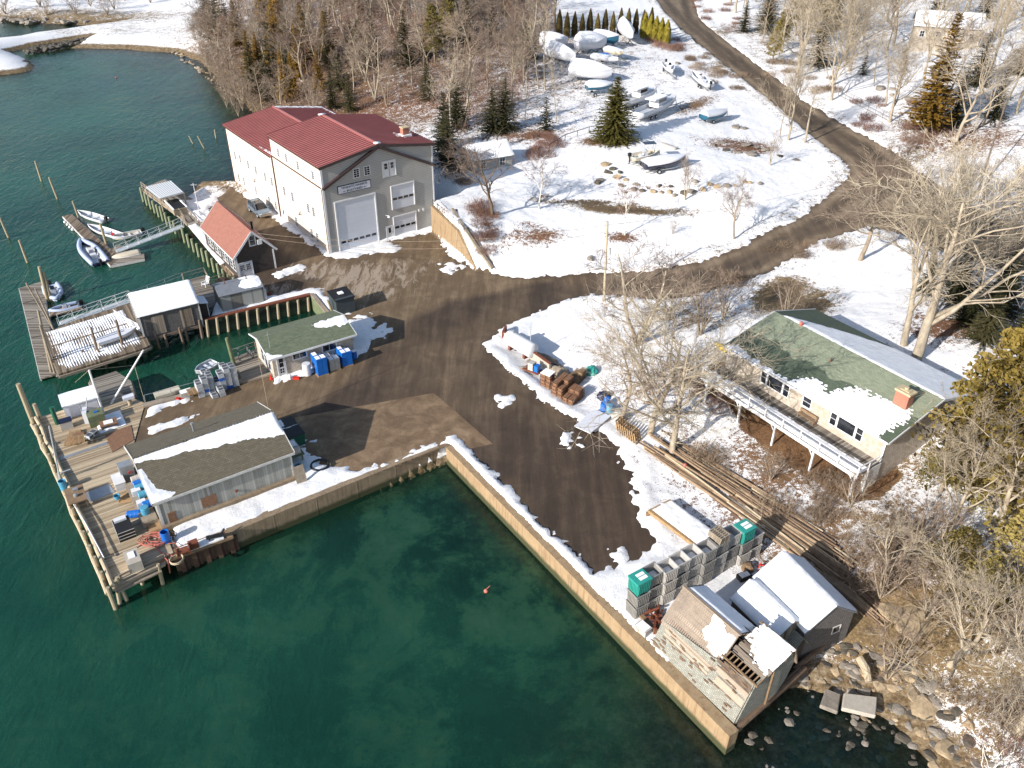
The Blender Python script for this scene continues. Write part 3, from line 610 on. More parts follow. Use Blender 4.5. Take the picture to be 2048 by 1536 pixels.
def door(par, side, u0, u1, z0, z1, name='door', mat='white', panes=None, fr=.1, handle=None, dmat=None):
    m = MB(); wb(m, side, u0-fr, u0, z0, z1+fr, -.02, .07); wb(m, side, u1, u1+fr, z0, z1+fr, -.02, .07); wb(m, side, u0, u1, z1, z1+fr, -.02, .07)
    wb(m, side, u0, u1, z0+.01, z1, -.02, .03)
    f = m.build(name, M[dmat or mat], par)
    if panes:
        for (a, b, c, d, nx, nz) in panes: window(f, (side[0], side[1]+side[2]*.032, side[2]), a, b, c, d, 'door_window', .04, nx, nz, wide=.03)
    if handle is not None: h = MB(); wb(h, side, handle-.03, handle+.03, z0+1.0, z0+1.06, .03, .09); h.build('handle', M['steel'], f)
    return f
def ffun(seed):
    off = Vector((seed*7.3, seed*3.1, seed*1.7))
    return lambda u, v, s=1.0: noise.fractal(Vector((u*s, v*s, 0))+off, .8, 2.0, 4)
def snow_patch(par, a, b, c, mask, thick=.14, res=.14, name='roof_snow', mat='snow', amp=.35, sc=1.2, seed=1, lift=0.0):
    """snow lying on the plane a + u(b-a) + v(c-a); mask(u,v) > 0 where it lies (metres from its edge)"""
    a, b, c = Vector(a), Vector(b), Vector(c); U = b-a; V = c-a; nu = max(2, int(U.length/res)); nv = max(2, int(V.length/res))
    N = U.cross(V).normalized(); N = -N if N.z < 0 else N; f = ffun(seed); vs = []
    for j in range(nv+1):
        for i in range(nu+1):
            u, v = i/nu, j/nv; m = mask(u, v) + f(u*U.length, v*V.length, sc)*amp
            edge = min(u, 1-u)*U.length; e2 = min(v, 1-v)*V.length; e = min(edge, e2)
            h = max(-.5, min(1, m*2.0)); h = min(h, e*5+.1 if e > 0 else -.2 if h < 0 else .1)
            hh = (thick*h if h > 0 else .06*h) + (.02*f(u*U.length, v*V.length, 5) if h > 0 else 0)
            vs.append(a+U*u+V*v+N*(hh+lift))
    fs = []
    for j in range(nv):
        for i in range(nu):
            q = (j*(nu+1)+i, j*(nu+1)+i+1, (j+1)*(nu+1)+i+1, (j+1)*(nu+1)+i)
            if max((vs[t]-a).dot(N) for t in q) > -.01: fs.append(q)
    m = MB(); m.add(vs, fs); return m.build(name, M[mat], par, smooth=True)
def poly_mask(poly):
    """distance (metres) inside a polygon given in (u,v); needs scale su, sv"""
    def mk(su, sv):
        pts = [(x*su, y*sv) for x, y in poly]
        def f(u, v):
            x, y = u*su, v*sv; best = 1e9; ins = False; n = len(pts)
            for i in range(n):
                ax, ay = pts[i]; bx, by = pts[(i+1) % n]; dx, dy = bx-ax, by-ay; t = max(0, min(1, ((x-ax)*dx+(y-ay)*dy)/(dx*dx+dy*dy+1e-9)))
                best = min(best, math.hypot(x-ax-t*dx, y-ay-t*dy))
                if ((ay > y) != (by > y)) and (x < (bx-ax)*(y-ay)/(by-ay+1e-12)+ax): ins = not ins
            return best if ins else -best
        return f
    return mk
def gable_shell(mb, x0, x1, y0, y1, z0, ze, zr, xr=None):
    """closed walls with gables at y0 and y1, ridge along y"""
    xr = (x0+x1)/2 if xr is None else xr; mb.extr([(x0,z0),(x1,z0),(x1,ze),(xr,zr),(x0,ze)], y0, y1)
def gable_roof(mb, x0, x1, y0, y1, ze, zr, xr=None, oh=.3, ohy=.3, t=.12):
    xr = (x0+x1)/2 if xr is None else xr
    for xa, s in ((x0, -1), (x1, 1)):
        sl_ = (zr-ze)/abs(xr-xa); xe = xa+s*oh; zz = ze-sl_*oh
        a, b, c, d = Vector((xe,y0-ohy,zz+t)), Vector((xe,y1+ohy,zz+t)), Vector((xr,y1+ohy,zr+t)), Vector((xr,y0-ohy,zr+t))
        mb.slab(a, b, c, d, t)
    return mb
def yawrot(a): return R(-a)
def frame_pt(o, yaw, x, y, z=0):
    a = R(yaw); return Vector((o[0]+x*math.cos(a)+y*math.sin(a), o[1]-x*math.sin(a)+y*math.cos(a), o[2]+z))
def text_mesh(s, size):
    cu = bpy.data.curves.new('lettering', 'FONT'); cu.body = s; cu.size = size; cu.align_x = 'CENTER'; cu.align_y = 'CENTER'; cu.extrude = .012; cu.space_character = 1.08; cu.offset = size*.012
    o = bpy.data.objects.new('lettering', cu); col.objects.link(o); dg = bpy.context.evaluated_depsgraph_get()
    me = bpy.data.meshes.new_from_object(o.evaluated_get(dg)); bpy.data.objects.remove(o); return me
# ---------------------------------------------------------------- the boat shed
def boat_shed():
    o = P(661, 510); t = thing('boat_shed', 'tall boatyard building with red metal roof, cream side and grey front with huge white door', 'building', (o.x, o.y, 0), yawrot(-36.6))
    W, D1, D2, E1, E2 = 16.1, 15.4, 33.3, 11.72, 8.8
    m = MB(); m.extr([(0,-1.2),(W,-1.2),(W,E1),(W/2,13.0),(0,E1)], 0, D1); m.m = [0,0]+[0]*(len(m.m)-2); fr = m.build('front_block', [M['greysid']], t)
    m = MB(); m.box(-.03,0,.18,D1+.02,-1.2,E1-.02); m.box(-.03,0,D1+.02,D2,-1.6,E2-.02); m.build('side_wall', M['cream'], t)
    m = MB(); m.extr([(.0,-1.6),(W,-1.6),(W,E2),(W/2,10.1),(0,E2)], D1, D2); m.build('back_block', M['cream'], t)
    for nm, y0, y1, ze, zr in (('front_roof',-.35,D1+.25,E1,13.0),('back_roof',D1+.01,D2+.3,E2,10.1)):
        m = MB(); gable_roof(m, 0, W, y0+.0, y1, ze, zr, oh=.28, ohy=0, t=.1); k = y0+.2; sl_ = (zr-ze)/(W/2); rib = MB()
        while k < y1:
            for s, xa in ((-1, 0), (1, W)):
                xe = xa+s*.3; rib.bar((xe, k, ze-sl_*.3+.13), (W/2, k, zr+.13), .13, .11)
            k += .58
        r = m.build(nm, M['redroof'], t); rib.build('ribs', M['redrib'], r); m = MB()
        for s in (-1, 1): m.slab((W/2,y0,zr+.19),(W/2,y1,zr+.19),(W/2+s*.28,y1,zr+.19-sl_*.28),(W/2+s*.28,y0,zr+.19-sl_*.28),.03)
        m.build('ridge_cap', M['redridge'], r)
    m = MB()   # dark rakes, fascia and the inverted V bands
    for xa, s in ((0,-1),(W,1)):
        m.bar((xa+s*.3,-.37,E1-.14),(W/2,-.37,12.93),.1,.36); m.bar((xa+s*.29,-.36,E1-.1),(xa+s*.29,D1+.2,E1-.1),.08,.2)
        m.bar((xa+s*.29,D1+.3,E2-.1),(xa+s*.29,D2+.3,E2-.1),.08,.2)
    m.bar((.0,-.2,8.88),(W/2-.05,-.2,12.72),.4,.32); m.bar((W,-.2,8.82),(W/2+.05,-.2,12.72),.4,.32)
    m.box(-.09,-.03,.2,D1,8.82,9.0); m.box(-.14,.0,D1+.02,D1+.34,-1.0,E2); m.box(-.1,.02,D2-.1,D2+.1,-1.5,E2); m.bar((W/2,D2+.3,10.05),(-.3,D2+.3,E2-.1),.08,.3); m.box(-.1,-.02,.02,.2,-.2,8.8)
    m.build('trim', M['dark_trim'], t)
    m = MB(); m.box(-.05,.24,-.06,.0,-.3,8.7); m.box(-.05,.24,-.06,.0,9.05,E1-.25); m.box(-.06,-.03,.0,.14,-.2,E1-.2); m.box(W-.16,W+.03,-.05,0,-.2,8.6); m.box(W-.16,W+.03,-.05,0,9.1,E1-.2); m.build('corner_board', M['white'], t)
    F = ('y', 0, -1)
    def roll(nm, u0, u1, z0, z1, zw, n, fr_=.18):
        m = MB(); wb(m,F,u0-fr_,u0,z0,z1+fr_,-.02,.12); wb(m,F,u1,u1+fr_,z0,z1+fr_,-.02,.12); wb(m,F,u0,u1,z1,z1+fr_,-.02,.12); f = m.build(nm, M['white'], t)
        m = MB(); wb(m,F,u0,u1,z0,z1,-.3,.02); m.build('door_panel', M['doorw'], f)
        for i in range(n):
            uc = u0+(u1-u0)*(i+.5+(.12 if n==6 else 0))/(n+(.25 if n==6 else 0)); w = .56
            window(f, ('y',-.02,-1), uc-w/2, uc+w/2, zw, zw+.24, 'door_window', .03, 1, 1, 'black', .03)
    roll('roll_up_door', 1.5, 7.05, -.05, 6.72, 1.15, 6); roll('roll_up_door', 9.6, 12.9, 3.95, 7.1, 5.25, 4, .14); roll('roll_up_door', 9.62, 12.95, -.15, 2.85, 1.25, 4, .14)
    door(t, F, 8.42, 9.3, -.12, 1.75, 'side_door', panes=[(8.66,9.06,.85,1.6,1,1)], handle=9.2)
    d2 = door(t, F, 8.6, 10.4, 8.55, 10.55, 'loft_doors', panes=[(8.8,9.25,9.6,10.35,1,2),(9.72,10.17,9.6,10.35,1,2)]); m = MB(); wb(m,F,9.48,9.52,8.58,10.5,.03,.05); m.build('door_gap', M['dark_trim'], d2)
    window(t, F, 4.47, 5.2, 9.42, 10.48, mx=2, mz=4); window(t, F, 5.97, 6.7, 9.42, 10.48, mx=2, mz=4)
    S = ('x', -.03, -1)
    for y in (31.0, 28.9, 25.75, 22.85, 19.4, 17.05): window(t, S, y-.3, y+.3, 4.22, 5.4, mx=2, mz=4)
    for y in (31.1, 28.95, 24.3, 19.3, 16.95): window(t, S, y-.3, y+.3, .7, 1.88, mx=2, mz=4)
    for y in (12.86, 10.28, 6.66, 2.2): window(t, S, y-.3, y+.3, 9.5, 10.56, mx=2, mz=4)
    for y in (12.8, 10.1, 5.15, 3.55): window(t, S, y-.3, y+.3, 4.15, 5.36, mx=2, mz=4)
    for y in (10.0, 5.1, 3.4): window(t, S, y-.3, y+.3, .62, 1.86, mx=2, mz=4)
    door(t, S, 13.85, 14.75, -.3, 1.7, 'side_door', panes=[(14.1,14.5,.8,1.55,1,1)], handle=14.6)
    for y, z in ((7.85, 3.3), (23.6, 3.2)): m = MB(); m.box(-.3,-.03,y-.04,y+.04,z,z+.08); m.lathe([(.05,-.1),(.16,-.22),(.17,-.26)],10,(-.3,y,z)); m.build('wall_lamp', M['dark_trim'], t)
    m = MB(); m.bar((8.45,0,3.45),(8.45,-.9,3.7),.05,.05); m.lathe([(.06,.1),(.2,-.05),(.22,-.12)],12,(8.45,-.9,3.6)); m.build('wall_lamp', M['white'], t)
    for x in (13.45, 14.1): m = MB(); m.box(x,x+.22,-.12,-.003,2.75,3.1); m.build('vent', M['white'], t)
    # sign
    sg_ = MB(); wb(sg_,F,2.0,6.66,7.7,8.78,.0,.08); sb = sg_.build('name_sign', M['blacklet'], t); m = MB(); wb(m,F,2.08,6.58,7.78,8.70,.08,.10); m.build('sign_panel', M['signwhite'], sb)
    for s, zc, sz in (('TENANTS HARBOR', 8.46, .40), ('BOATYARD', 8.0, .40), ('EST.', 8.0, .17), ('1981', 8.0, .17)):
        me = text_mesh(s, sz); me.materials.append(M['blacklet']); q = bpy.data.objects.new('lettering', me); col.objects.link(q); q.parent = sb
        q.location = (4.33 + (-1.42 if s == 'EST.' else 1.42 if s == '1981' else 0), -.108, zc); q.rotation_euler = (R(90),0,0)
    # chimney and pipe
    m = MB(); m.box(13.7,14.6,3.2,4.0,11.6,13.2); ch = m.build('chimney', M['brick'], t); m = MB(); m.box(13.62,14.68,3.12,4.08,13.2,13.32); m.build('chimney_cap', M['cap'], ch)
    m = MB(); m.box(13.5,14.9,3.0,4.2,11.9,12.35); m.build('roof_snow', M['snow'], t); m = MB(); m.tube((15.3,4.2,11.6),(15.3,4.2,13.6),.08); m.build('vent_pipe', M['steel'], t)
    # snow scraps
    snow_patch(t, (0,D1+.3,E2+.12), (0,D1+8,E2+.12), (W/2,D1+.3,10.22), lambda u,v: .28-v*7-abs(u-.2)*.8, .12, .12, seed=4, amp=.3, sc=2.5)
    snow_patch(t, (W,D2+.3,E2+.13), (W,D1+.4,E2+.13), (W/2,D2+.3,10.24), lambda u,v: max(.5-u*14, .35-v*9), .12, .15, seed=6, amp=.25, sc=1.5)
    snow_patch(t, (W,2.2,E1+.13), (W,6,E1+.13), (W/2,2.2,13.14), lambda u,v: .22-abs(v-.33)*5-abs(u-.4)*1, .1, .12, seed=8, amp=.35, sc=2.2)
    m = MB(); m.cbox((W/2,-.1,13.24),(.8,.5,.14)); m.cbox((W/2-.1,D1+.05,13.24),(1.0,.4,.12)); m.build('roof_snow', M['snow'], t, smooth=True)
    return t
boat_shed()
# ---------------------------------------------------------------- lobster wharf shed (mossy brown roof)
def wharf_shed():
    o = P(328, 1059); t = thing('wharf_shed', 'long low wharf shed with mossy brown shingle roof banded with snow and grey board walls', 'building', (o.x, o.y, 0), yawrot(-34.5))
    W, D, E, Rz = 10.9, 8.2, 2.95, 4.45; yr = 4.1
    m = MB()
    def shell(z0): 
        pts = [(0,z0),(D,z0),(D,E),(yr,Rz),(0,E)]; n = 5; vs = [(0,y,z) for y,z in pts]+[(W,y,z) for y,z in pts]
        m.add(vs, [tuple(range(n))[::-1], tuple(range(n,2*n))]+[(i,(i+1)%n,n+(i+1)%n,n+i) for i in range(n)])
    shell(.35); m.build('wall', M['greyboards'], t)
    m = MB(); m.box(-.15,W+.15,-.35,D+.6,-.1,.42); m.build('footing', M['conc'], t)
    m = MB(); sl_ = (Rz-E)/yr
    for ya, s in ((0,-1),(D,1)):
        zz = E-sl_*.25; m.slab((-.3,ya+s*.25,zz+.14),(W+.3,ya+s*.25,zz+.14),(W+.3,yr,Rz+.14),(-.3,yr,Rz+.14),.13)
    r = m.build('roof', M['brownroof'], t); m = MB()
    for i in range(46): x = -.25+i*(W+.5)/45; m.cbox((x,yr,Rz+.17),(.16,.3,.05))
    m.build('ridge_tiles', M['brownroof'], r)
    m = MB(); m.box(-.28,W+.28,-.3,-.22,E-.2,E+.02)
    for x in (-.33, W+.28):
        m.bar((x,-.27,E-.03),(x,yr,Rz+.07),.06,.2); m.bar((x,D+.27,E-.03),(x,yr,Rz+.07),.06,.2)
    m.box(-.03,.16,-.03,0,.4,E-.2); m.box(W-.12,W+.04,-.03,0,.4,E-.2); m.build('trim', M['whiteold'], t)
    m = MB(); m.box(3.2,4.42,-.04,.0,.62,1.6); m.build('hatch', M['wooddk'], t)
    m = MB(); m.box(.55,1.15,-.05,.0,.05,1.4); m.build('boarded_door', M['wooddk'], t)
    m = MB(); m.box(5.9,6.1,-.12,0,1.0,1.2); m.build('outlet_box', M['rust'], t)
    m = MB(); m.tube((4.9,5.9,3.3),(4.9,5.9,4.7),.07); m.lathe([(.14,0),(.14,.1)],10,(4.9,5.9,4.7)); m.build('vent_pipe', M['steel'], t)
    mk = poly_mask([(-.1,.88),(.02,.97),(1.1,1.02),(1.1,.42),(.92,.45),(.72,.62),(.5,.68),(.33,.80),(.2,.78),(.1,.86)])(W, yr)
    snow_patch(t, (-.3,-.25,E+.05), (W+.3,-.25,E+.05), (-.3,yr,Rz+.15), mk, .13, .13, seed=2, amp=.16, sc=2)
    mk = poly_mask([(-.1,.72),(.02,.72),(.045,.4),(.06,.25),(.16,.06),(.1,-.02),(-.1,-.1)])(W, yr)
    snow_patch(t, (-.3,-.25,E+.05), (W+.3,-.25,E+.05), (-.3,yr,Rz+.15), mk, .12, .1, seed=3, amp=.12, sc=2)
    # lean-to shelf on the deck end
    m = MB(); m.box(-1.5,-.02,.4,5.6,1.9,2.0)
    return t
ws = wharf_shed()
def W1(x, y, z=0): return frame_pt(P(328,1059), -34.5, x, y, z)
# ---------------------------------------------------------------- office with the green roof
def green_shed():
    c = (360+930/4.876, 520+1165/4.876); o = P(*c); yw = -33.2
    t = thing('harbor_office', 'low building with green roof and pale shingle wall behind the blue bait boxes', 'building', (o.x, o.y, 0), yawrot(yw))
    W, D, E, Rz, yr = 8.6, 5.3, 2.62, 3.35, 2.8
    m = MB(); pts = [(0,-.3),(D,-.3),(D,E),(yr,Rz),(0,E)]; n = 5; m.add([(0,y,z) for y,z in pts]+[(W,y,z) for y,z in pts], [tuple(range(n))[::-1], tuple(range(n,2*n))]+[(i,(i+1)%n,n+(i+1)%n,n+i) for i in range(n)]); m.build('wall', M['shinglewhite'], t)
    m = MB(); sl_ = (Rz-E)/yr
    for ya, s in ((0,-1),(D,1)): zz = E-sl_*.4; m.slab((-.35,ya+s*.4,zz+.14),(W+.35,ya+s*.4,zz+.14),(W+.35,yr,Rz+.14),(-.35,yr,Rz+.14),.12)
    m.build('roof', M['greenroofx'], t)
    m = MB(); m.box(-.35,W+.35,-.46,-.4,E-.16,E+.04)
    for x in (-.4, W+.35): m.bar((x,-.4,E-.03),(x,yr,Rz+.06),.06,.16); m.bar((x,D+.4,E-.03),(x,yr,Rz+.06),.06,.16)
    m.build('trim', M['white'], t)
    Fr = ('y', 0, -1)
    door(t, Fr, .5, 1.2, .3, 2.4, 'door', panes=[(.62,1.08,.5,1.05,2,2),(.62,1.08,1.2,2.25,1,2)], handle=1.15)
    window(t, Fr, 2.15, 3.5, 1.65, 2.35, mx=2, mz=1, fr=.12); window(t, Fr, 5.3, 6.7, 1.5, 2.25, mx=2, mz=1, fr=.12)
    Sd = ('x', 0, -1)
    for y in (.7, 1.7, 2.7): window(t, Sd, y, y+.75, .6, 2.2, mx=1, mz=2)
    mk = poly_mask([(.62,.9),(.66,.72),(.8,.66),(.95,.55),(1.0,.62),(.97,.98),(.8,.97)])(W, yr); snow_patch(t, (-.35,-.4,E+.04), (W+.35,-.4,E+.04), (-.35,yr,Rz+.15), mk, .1, .12, seed=11, amp=.22, sc=2)
    mk = poly_mask([(-.1,.3),(.02,.3),(.04,.15),(.14,.05),(.1,-.1),(-.1,-.1)])(W, yr); snow_patch(t, (-.35,-.4,E+.04), (W+.35,-.4,E+.04), (-.35,yr,Rz+.15), mk, .1, .1, seed=12, amp=.1, sc=2)
    m = MB(); m.bar((.3,1.0,3.0),(.3,1.0,4.9),.04,.04); m.bar((.1,1.0,4.6),(.55,1.0,4.6),.03,.03); m.build('antenna', M['alum'], t)
    return o
go = green_shed()
def W2(x, y, z=0): return frame_pt(go, -33.2, x, y, z)
# ---------------------------------------------------------------- grey plywood shed, shingled shack, boathouse
def grey_shed():
    o = P(360+420/4.876, 520+510/4.876); t = thing('storage_shed', 'small grey plywood shed with pale flat-pitched roof at the basin head', 'shed', (o.x, o.y, 0), yawrot(-31))
    W, D, E, Rz = 4.9, 3.4, 2.0, 2.5
    m = MB(); pts = [(0,-.3),(D,-.3),(D,E),(D/2,Rz),(0,E)]; n = 5; m.add([(0,y,z) for y,z in pts]+[(W,y,z) for y,z in pts], [tuple(range(n))[::-1], tuple(range(n,2*n))]+[(i,(i+1)%n,n+(i+1)%n,n+i) for i in range(n)]); m.build('wall', M['greyply'], t)
    m = MB()
    for ya, s in ((0,-1),(D,1)): m.slab((-.12,ya+s*.15,E+.05),(W+.12,ya+s*.15,E+.05),(W+.12,D/2,Rz+.1),(-.12,D/2,Rz+.1),.08)
    m.build('roof', M['greyroof'], t)
    mk = poly_mask([(.5,.5),(.62,.2),(.96,.12),(1.02,1.02),(.62,1.02)])(W, D/2); snow_patch(t, (-.1,-.1,E+.07), (W+.1,-.1,E+.07), (-.1,D/2,Rz+.11), mk, .1, .1, seed=21, amp=.12, sc=2)
    mk = poly_mask([(.6,.0),(.96,.0),(.98,.9),(.62,.7)])(W, D/2); snow_patch(t, (-.1,D+.1,E+.07), (W+.1,D+.1,E+.07), (-.1,D/2,Rz+.11), mk, .1, .1, seed=22, amp=.12, sc=2)
    for x, y in ((1.1, D/2), (3.6, D/2)): m = MB(); m.tube((x,y,Rz),(x,y,Rz+.55),.05); m.lathe([(.1,0),(.1,.08)],8,(x,y,Rz+.5)); m.build('vent_pipe', M['rust'], t)
    m = MB(); m.box(W,W+.35,.2,1.4,-.1,1.5); m.build('door', M['white'], t)
grey_shed()
def shack():
    c = (0+1155/4, 340+1350/4); o = P(*c, -.25); t = thing('shingled_shack', 'grey shingled shack on pilings with a thick snow-covered roof', 'shed', (o.x, o.y, 0), yawrot(-32))
    W, D, E, Rz, yr = 6.3, 5.6, 2.45, 3.85, 2.8
    m = MB(); pts = [(0,-.3),(D,-.3),(D,E),(yr,Rz),(0,E)]; n = 5; m.add([(0,y,z) for y,z in pts]+[(W,y,z) for y,z in pts], [tuple(range(n))[::-1], tuple(range(n,2*n))]+[(i,(i+1)%n,n+(i+1)%n,n+i) for i in range(n)]); m.build('wall', M['shinglewall'], t)
    m = MB()
    for ya, s in ((0,-1),(D,1)): m.slab((-.15,ya+s*.2,E+.0),(W+.15,ya+s*.2,E+.0),(W+.15,yr,Rz+.1),(-.15,yr,Rz+.1),.08)
    m.build('roof', M['greyroof'], t)
    snow_patch(t, (-.12,-.18,E+.02), (W+.12,-.18,E+.02), (-.12,yr+.02,Rz+.1), lambda u,v: 1.0, .16, .16, seed=31, amp=.1)
    snow_patch(t, (-.12,D+.18,E+.02), (W+.12,D+.18,E+.02), (-.12,yr-.02,Rz+.1), lambda u,v: 1.0, .16, .2, seed=32, amp=.1)
    for x in (1.2, 4.2): m = MB(); m.box(x,x+1.25,-.06,0,-.1,2.1); m.build('board_door', M['oldboards'], t)
    m = MB(); m.box(-.05,.12,-.04,0,-.3,E); m.box(-.04,0,0,.12,-.3,E); m.bar((-.18,-.2,E-.05),(-.18,yr,Rz+.02),.05,.2); m.box(W-.1,W+.04,-.04,0,-.3,E); m.build('trim', M['whiteold'], t)
    m = MB(); m.box(W,W+1.0,.9,2.6,-.3,1.7); an = m.build('annex', M['shingledark'], t); m = MB(); m.slab((W-.02,.75,2.0),(W+1.15,.75,1.78),(W+1.15,2.7,1.78),(W-.02,2.7,2.0),.08); m.build('roof_snow', M['snow'], an)
    [MB().box(W+.98,W+1.06,yy,yy+.08,-.3,1.7).build('corner_board', M['white'], an) for yy in (.86, 2.56)]
    m = MB()
    for x, y in ((.1,.3),(2.1,-.1),(4.3,-.1),(6.0,0),(.1,3),(6,3)): m.tube((x,y,WZ-1.5),(x,y,-.25),.14,.14,8)
    m.box(-.1,W+.1,-.1,.15,-.6,-.3); m.box(-.1,W+.1,D-.2,D,-.6,-.3); m.build('pilings', M['piledark'], t)
    return o
sho = shack()
def W3(x, y, z=0): return frame_pt(sho, -32, x, y, z+.25)
def boathouse():
    c = (450+240/8.533, 380+1500/8.533); o = P(*c); yw = -36; t = thing('boathouse', 'dark shingled boathouse with steep terracotta-red roof on the pier edge', 'building', (o.x, o.y, 0), yawrot(yw))
    W, D, E, Rz, xr = 4.85, 11.6, 2.85, 5.5, 2.45
    m = MB(); gable_shell(m, 0, W, 0, D, -.5, E, Rz, xr); m.build('wall', M['shingledark'], t)
    m = MB(); gable_roof(m, 0, W, 0, D, E, Rz, xr, .35, .2, .12); m.build('roof', M['redshingle'], t)
    m = MB()
    for xa, s in ((0,-1),(W,1)): m.bar((xa+s*.4,-.22,E-.35),(xr,-.22,Rz+.0),.06,.24); m.bar((xa+s*.4,D+.22,E-.35),(xr,D+.22,Rz),.06,.24); m.box(xa+s*.34-.03,xa+s*.34+.03,-.2,D+.2,E-.42,E-.24)
    m.box(-.03,.16,-.05,0,-.3,E-.2); m.box(W-.16,W+.03,-.05,0,-.3,E-.2); m.build('trim', M['white'], t)
    Fy = ('y', 0, -1); d = door(t, Fy, .25, 1.85, -.2, 1.75, 'double_door', panes=[(.38,.9,.8,1.55,3,3),(1.15,1.67,.8,1.55,3,3)], handle=1.0)
    window(t, Fy, 2.1, 2.75, 3.75, 5.0, mx=1, mz=2, fr=.12); m = MB(); m.cbox((3.15,-.5,4.15),(.55,.12,.6)); m.bar((3.15,-.45,4.1),(3.15,0,4.0),.04,.04); m.build('floodlight', M['white'], t)
    m = MB(); m.box(2.25,2.4,-.12,0,1.2,1.45); m.build('wall_lamp', M['black'], t)
    for y in (.5, 1.5, 3.2, 4.2, 5.9, 6.9, 8.6, 9.6): window(t, ('x', 0, -1), y, y+.75, .7, 2.05, mx=1, mz=3)
    m = MB(); m.tube((4.1,4.4,3.6),(4.1,4.4,4.8),.13); m.lathe([(.2,0),(.2,.1)],8,(4.1,4.4,4.75)); m.build('flue', M['black'], t)
    return o
bho = boathouse()
def W4(x, y, z=0): return frame_pt(bho, -36, x, y, z)
# ---------------------------------------------------------------- derelict barn and its two neighbours
BO = Vector((13.85, 31.13, 0))
def W5(x, y, z=0): return frame_pt(BO, -35.5, x, y, z)
def barn():
    t = thing('derelict_barn', 'collapsing grey gambrel barn with a corrugated roof, missing boards and snow patches on the seawall', 'barn', BO, yawrot(-35.5))
    rs = random.Random(5)
    m = MB()   # lower sloping flank of shingles along the seawall
    m.slab((-.02,2.9,.0),(-.02,7.3,.0),(.78,7.3,1.9),(1.0,2.9,2.35),.08); m.slab((0,-.05,0),(0,2.9,0),(1.05,2.9,2.4),(1.2,-.05,2.95),.08); m.build('shingle_flank', M['shinglegreen'], t)
    m = MB()
    for i in range(9):
        f0 = .42+i*.065; a = 1.0 if i%3 else .9
        for (y0, y1) in ((-.08, 2.7), (2.75, 7.3)):
            if rs.random() < .12: continue
            e = rs.uniform(0,.5); x = f0*1.15; z = f0*2.78
            if y0 > 1 and z > 1.95: continue
            m.slab((x-.06,y0+e*.2,z-.08),(x-.06,y1-e,z-.08),(x+.04,y1-e,z+.14),(x+.04,y0+e*.2,z+.14),.03)
    m.build('flank_boards', M['oldboards'], t)
    # corrugated rear roof
    m = MB(); n = 120; a0 = Vector((.72,2.55,1.75)); a1 = Vector((2.5,2.5,4.0)); vs = []; ln = 4.9
    nrm = Vector((-(a1.z-a0.z),0,(a1.x-a0.x))).normalized()
    for i in range(n+1):
        y = 2.5+ln*i/n; w = math.sin(i*2*math.pi/4)*.035; sag = -.06*math.sin(math.pi*i/n)
        for p in (a0, a1): vs.append(Vector((p.x,y,p.z+sag))+nrm*(w+.03))
    m.add(vs, [(2*i,2*i+1,2*i+3,2*i+2) for i in range(n)]); m.build('corrugated_roof', M['corr'], t, smooth=True)
    m = MB(); m.slab((2.5,2.5,4.0),(2.5,7.4,4.0),(4.5,7.4,2.95),(4.5,2.5,2.95),.1); m.bar((2.5,2.4,4.05),(2.5,7.45,4.05),.2,.08); m.slab((.7,2.5,1.72),(.7,7.35,1.72),(2.5,7.35,3.96),(2.5,2.5,3.96),.05); m.build('rear_roof', M['oldboards'], t)
    m = MB(); m.extr([(0,-.1),(4.0,-.1),(4.45,2.9),(2.5,3.95),(.72,1.75)], 7.2, 7.3); m.build('rear_wall', M['oldboards'], t)
    # front section: open rafters, board roof
    m = MB()
    for i in range(17):
        f0 = .10+i*.055; x = 1.3+3.15*f0; z = 3.02+.98*f0+.02*rs.uniform(-1,1); e0 = rs.uniform(0,.12); e1 = rs.uniform(0,.2)
        if i < 1: continue
        m.slab((x-.08,-.35+e0,z),(x-.08,2.45-e1,z),(x+.085,2.45-e1,z+.05),(x+.085,-.35+e0,z+.05),.03)
    m.build('board_roof', M['oldboards'], t)
    m = MB()
    for i in range(9): y = -.2+i*.32; m.bar((1.15,y,2.85),(1.75,y,3.08),.08,.1); 
    m.bar((1.2,-.3,2.9),(1.2,2.6,2.9),.1,.12); m.bar((4.4,-.35,3.95),(4.4,2.5,3.95),.12,.1); m.bar((2.6,-.3,.1),(2.6,-.3,3.3),.12,.12)
    m.build('rafters', M['timber'], t)
    m = MB(); m.extr([(4.45,3.95),(4.55,3.95),(5.15,2.2),(5.05,2.2)], -.3, 2.4); m.build('side_roof', M['oldboards'], t)
    m = MB(); m.extr([(.02,-.4),(3.6,-.5),(4.6,1.0),(5.0,2.3),(4.42,3.85),(1.3,2.9)], -.12, -.04); m.build('front_wall', M['shinglegreen'], t)
    m = MB(); m.box(4.0,4.1,0,7.2,-.2,2.95); m.build('side_wall', M['oldboards'], t)
    m = MB(); m.box(-.02,4.2,-.1,7.3,-.25,-.03); m.build('floor', M['logsdark'], t)
    m = MB(); rs = random.Random(15)
    for i in range(46):
        y = rs.uniform(.1,7.0); f = rs.uniform(.06,.9); top = 2.95 if y < 2.8 else 1.9; xt = 1.2 if y < 2.8 else .8; x, z = xt*f-.045, top*f+.03; m.slab((x-.0,y,z),(x-.0,y+rs.uniform(.15,.6),z),(x+.035,y+rs.uniform(.15,.5),z+rs.uniform(.06,.14)),(x+.03,y,z+.1),.02)
    m.build('missing_shingle_shade', M['logsdark'], t)  # dark strips laid on the closed flank, painting the shade of holes
    m = MB()
    for i in range(14): y = rs.uniform(-.2,2.2); f = rs.random(); x = 1.5+2.9*f; z = 3.1+.93*f; m.slab((x,y,z+.03),(x,y+rs.uniform(.3,1.2),z+.03),(x+.06,y+rs.uniform(.3,1.2),z+.05),(x+.06,y,z+.05),.02)
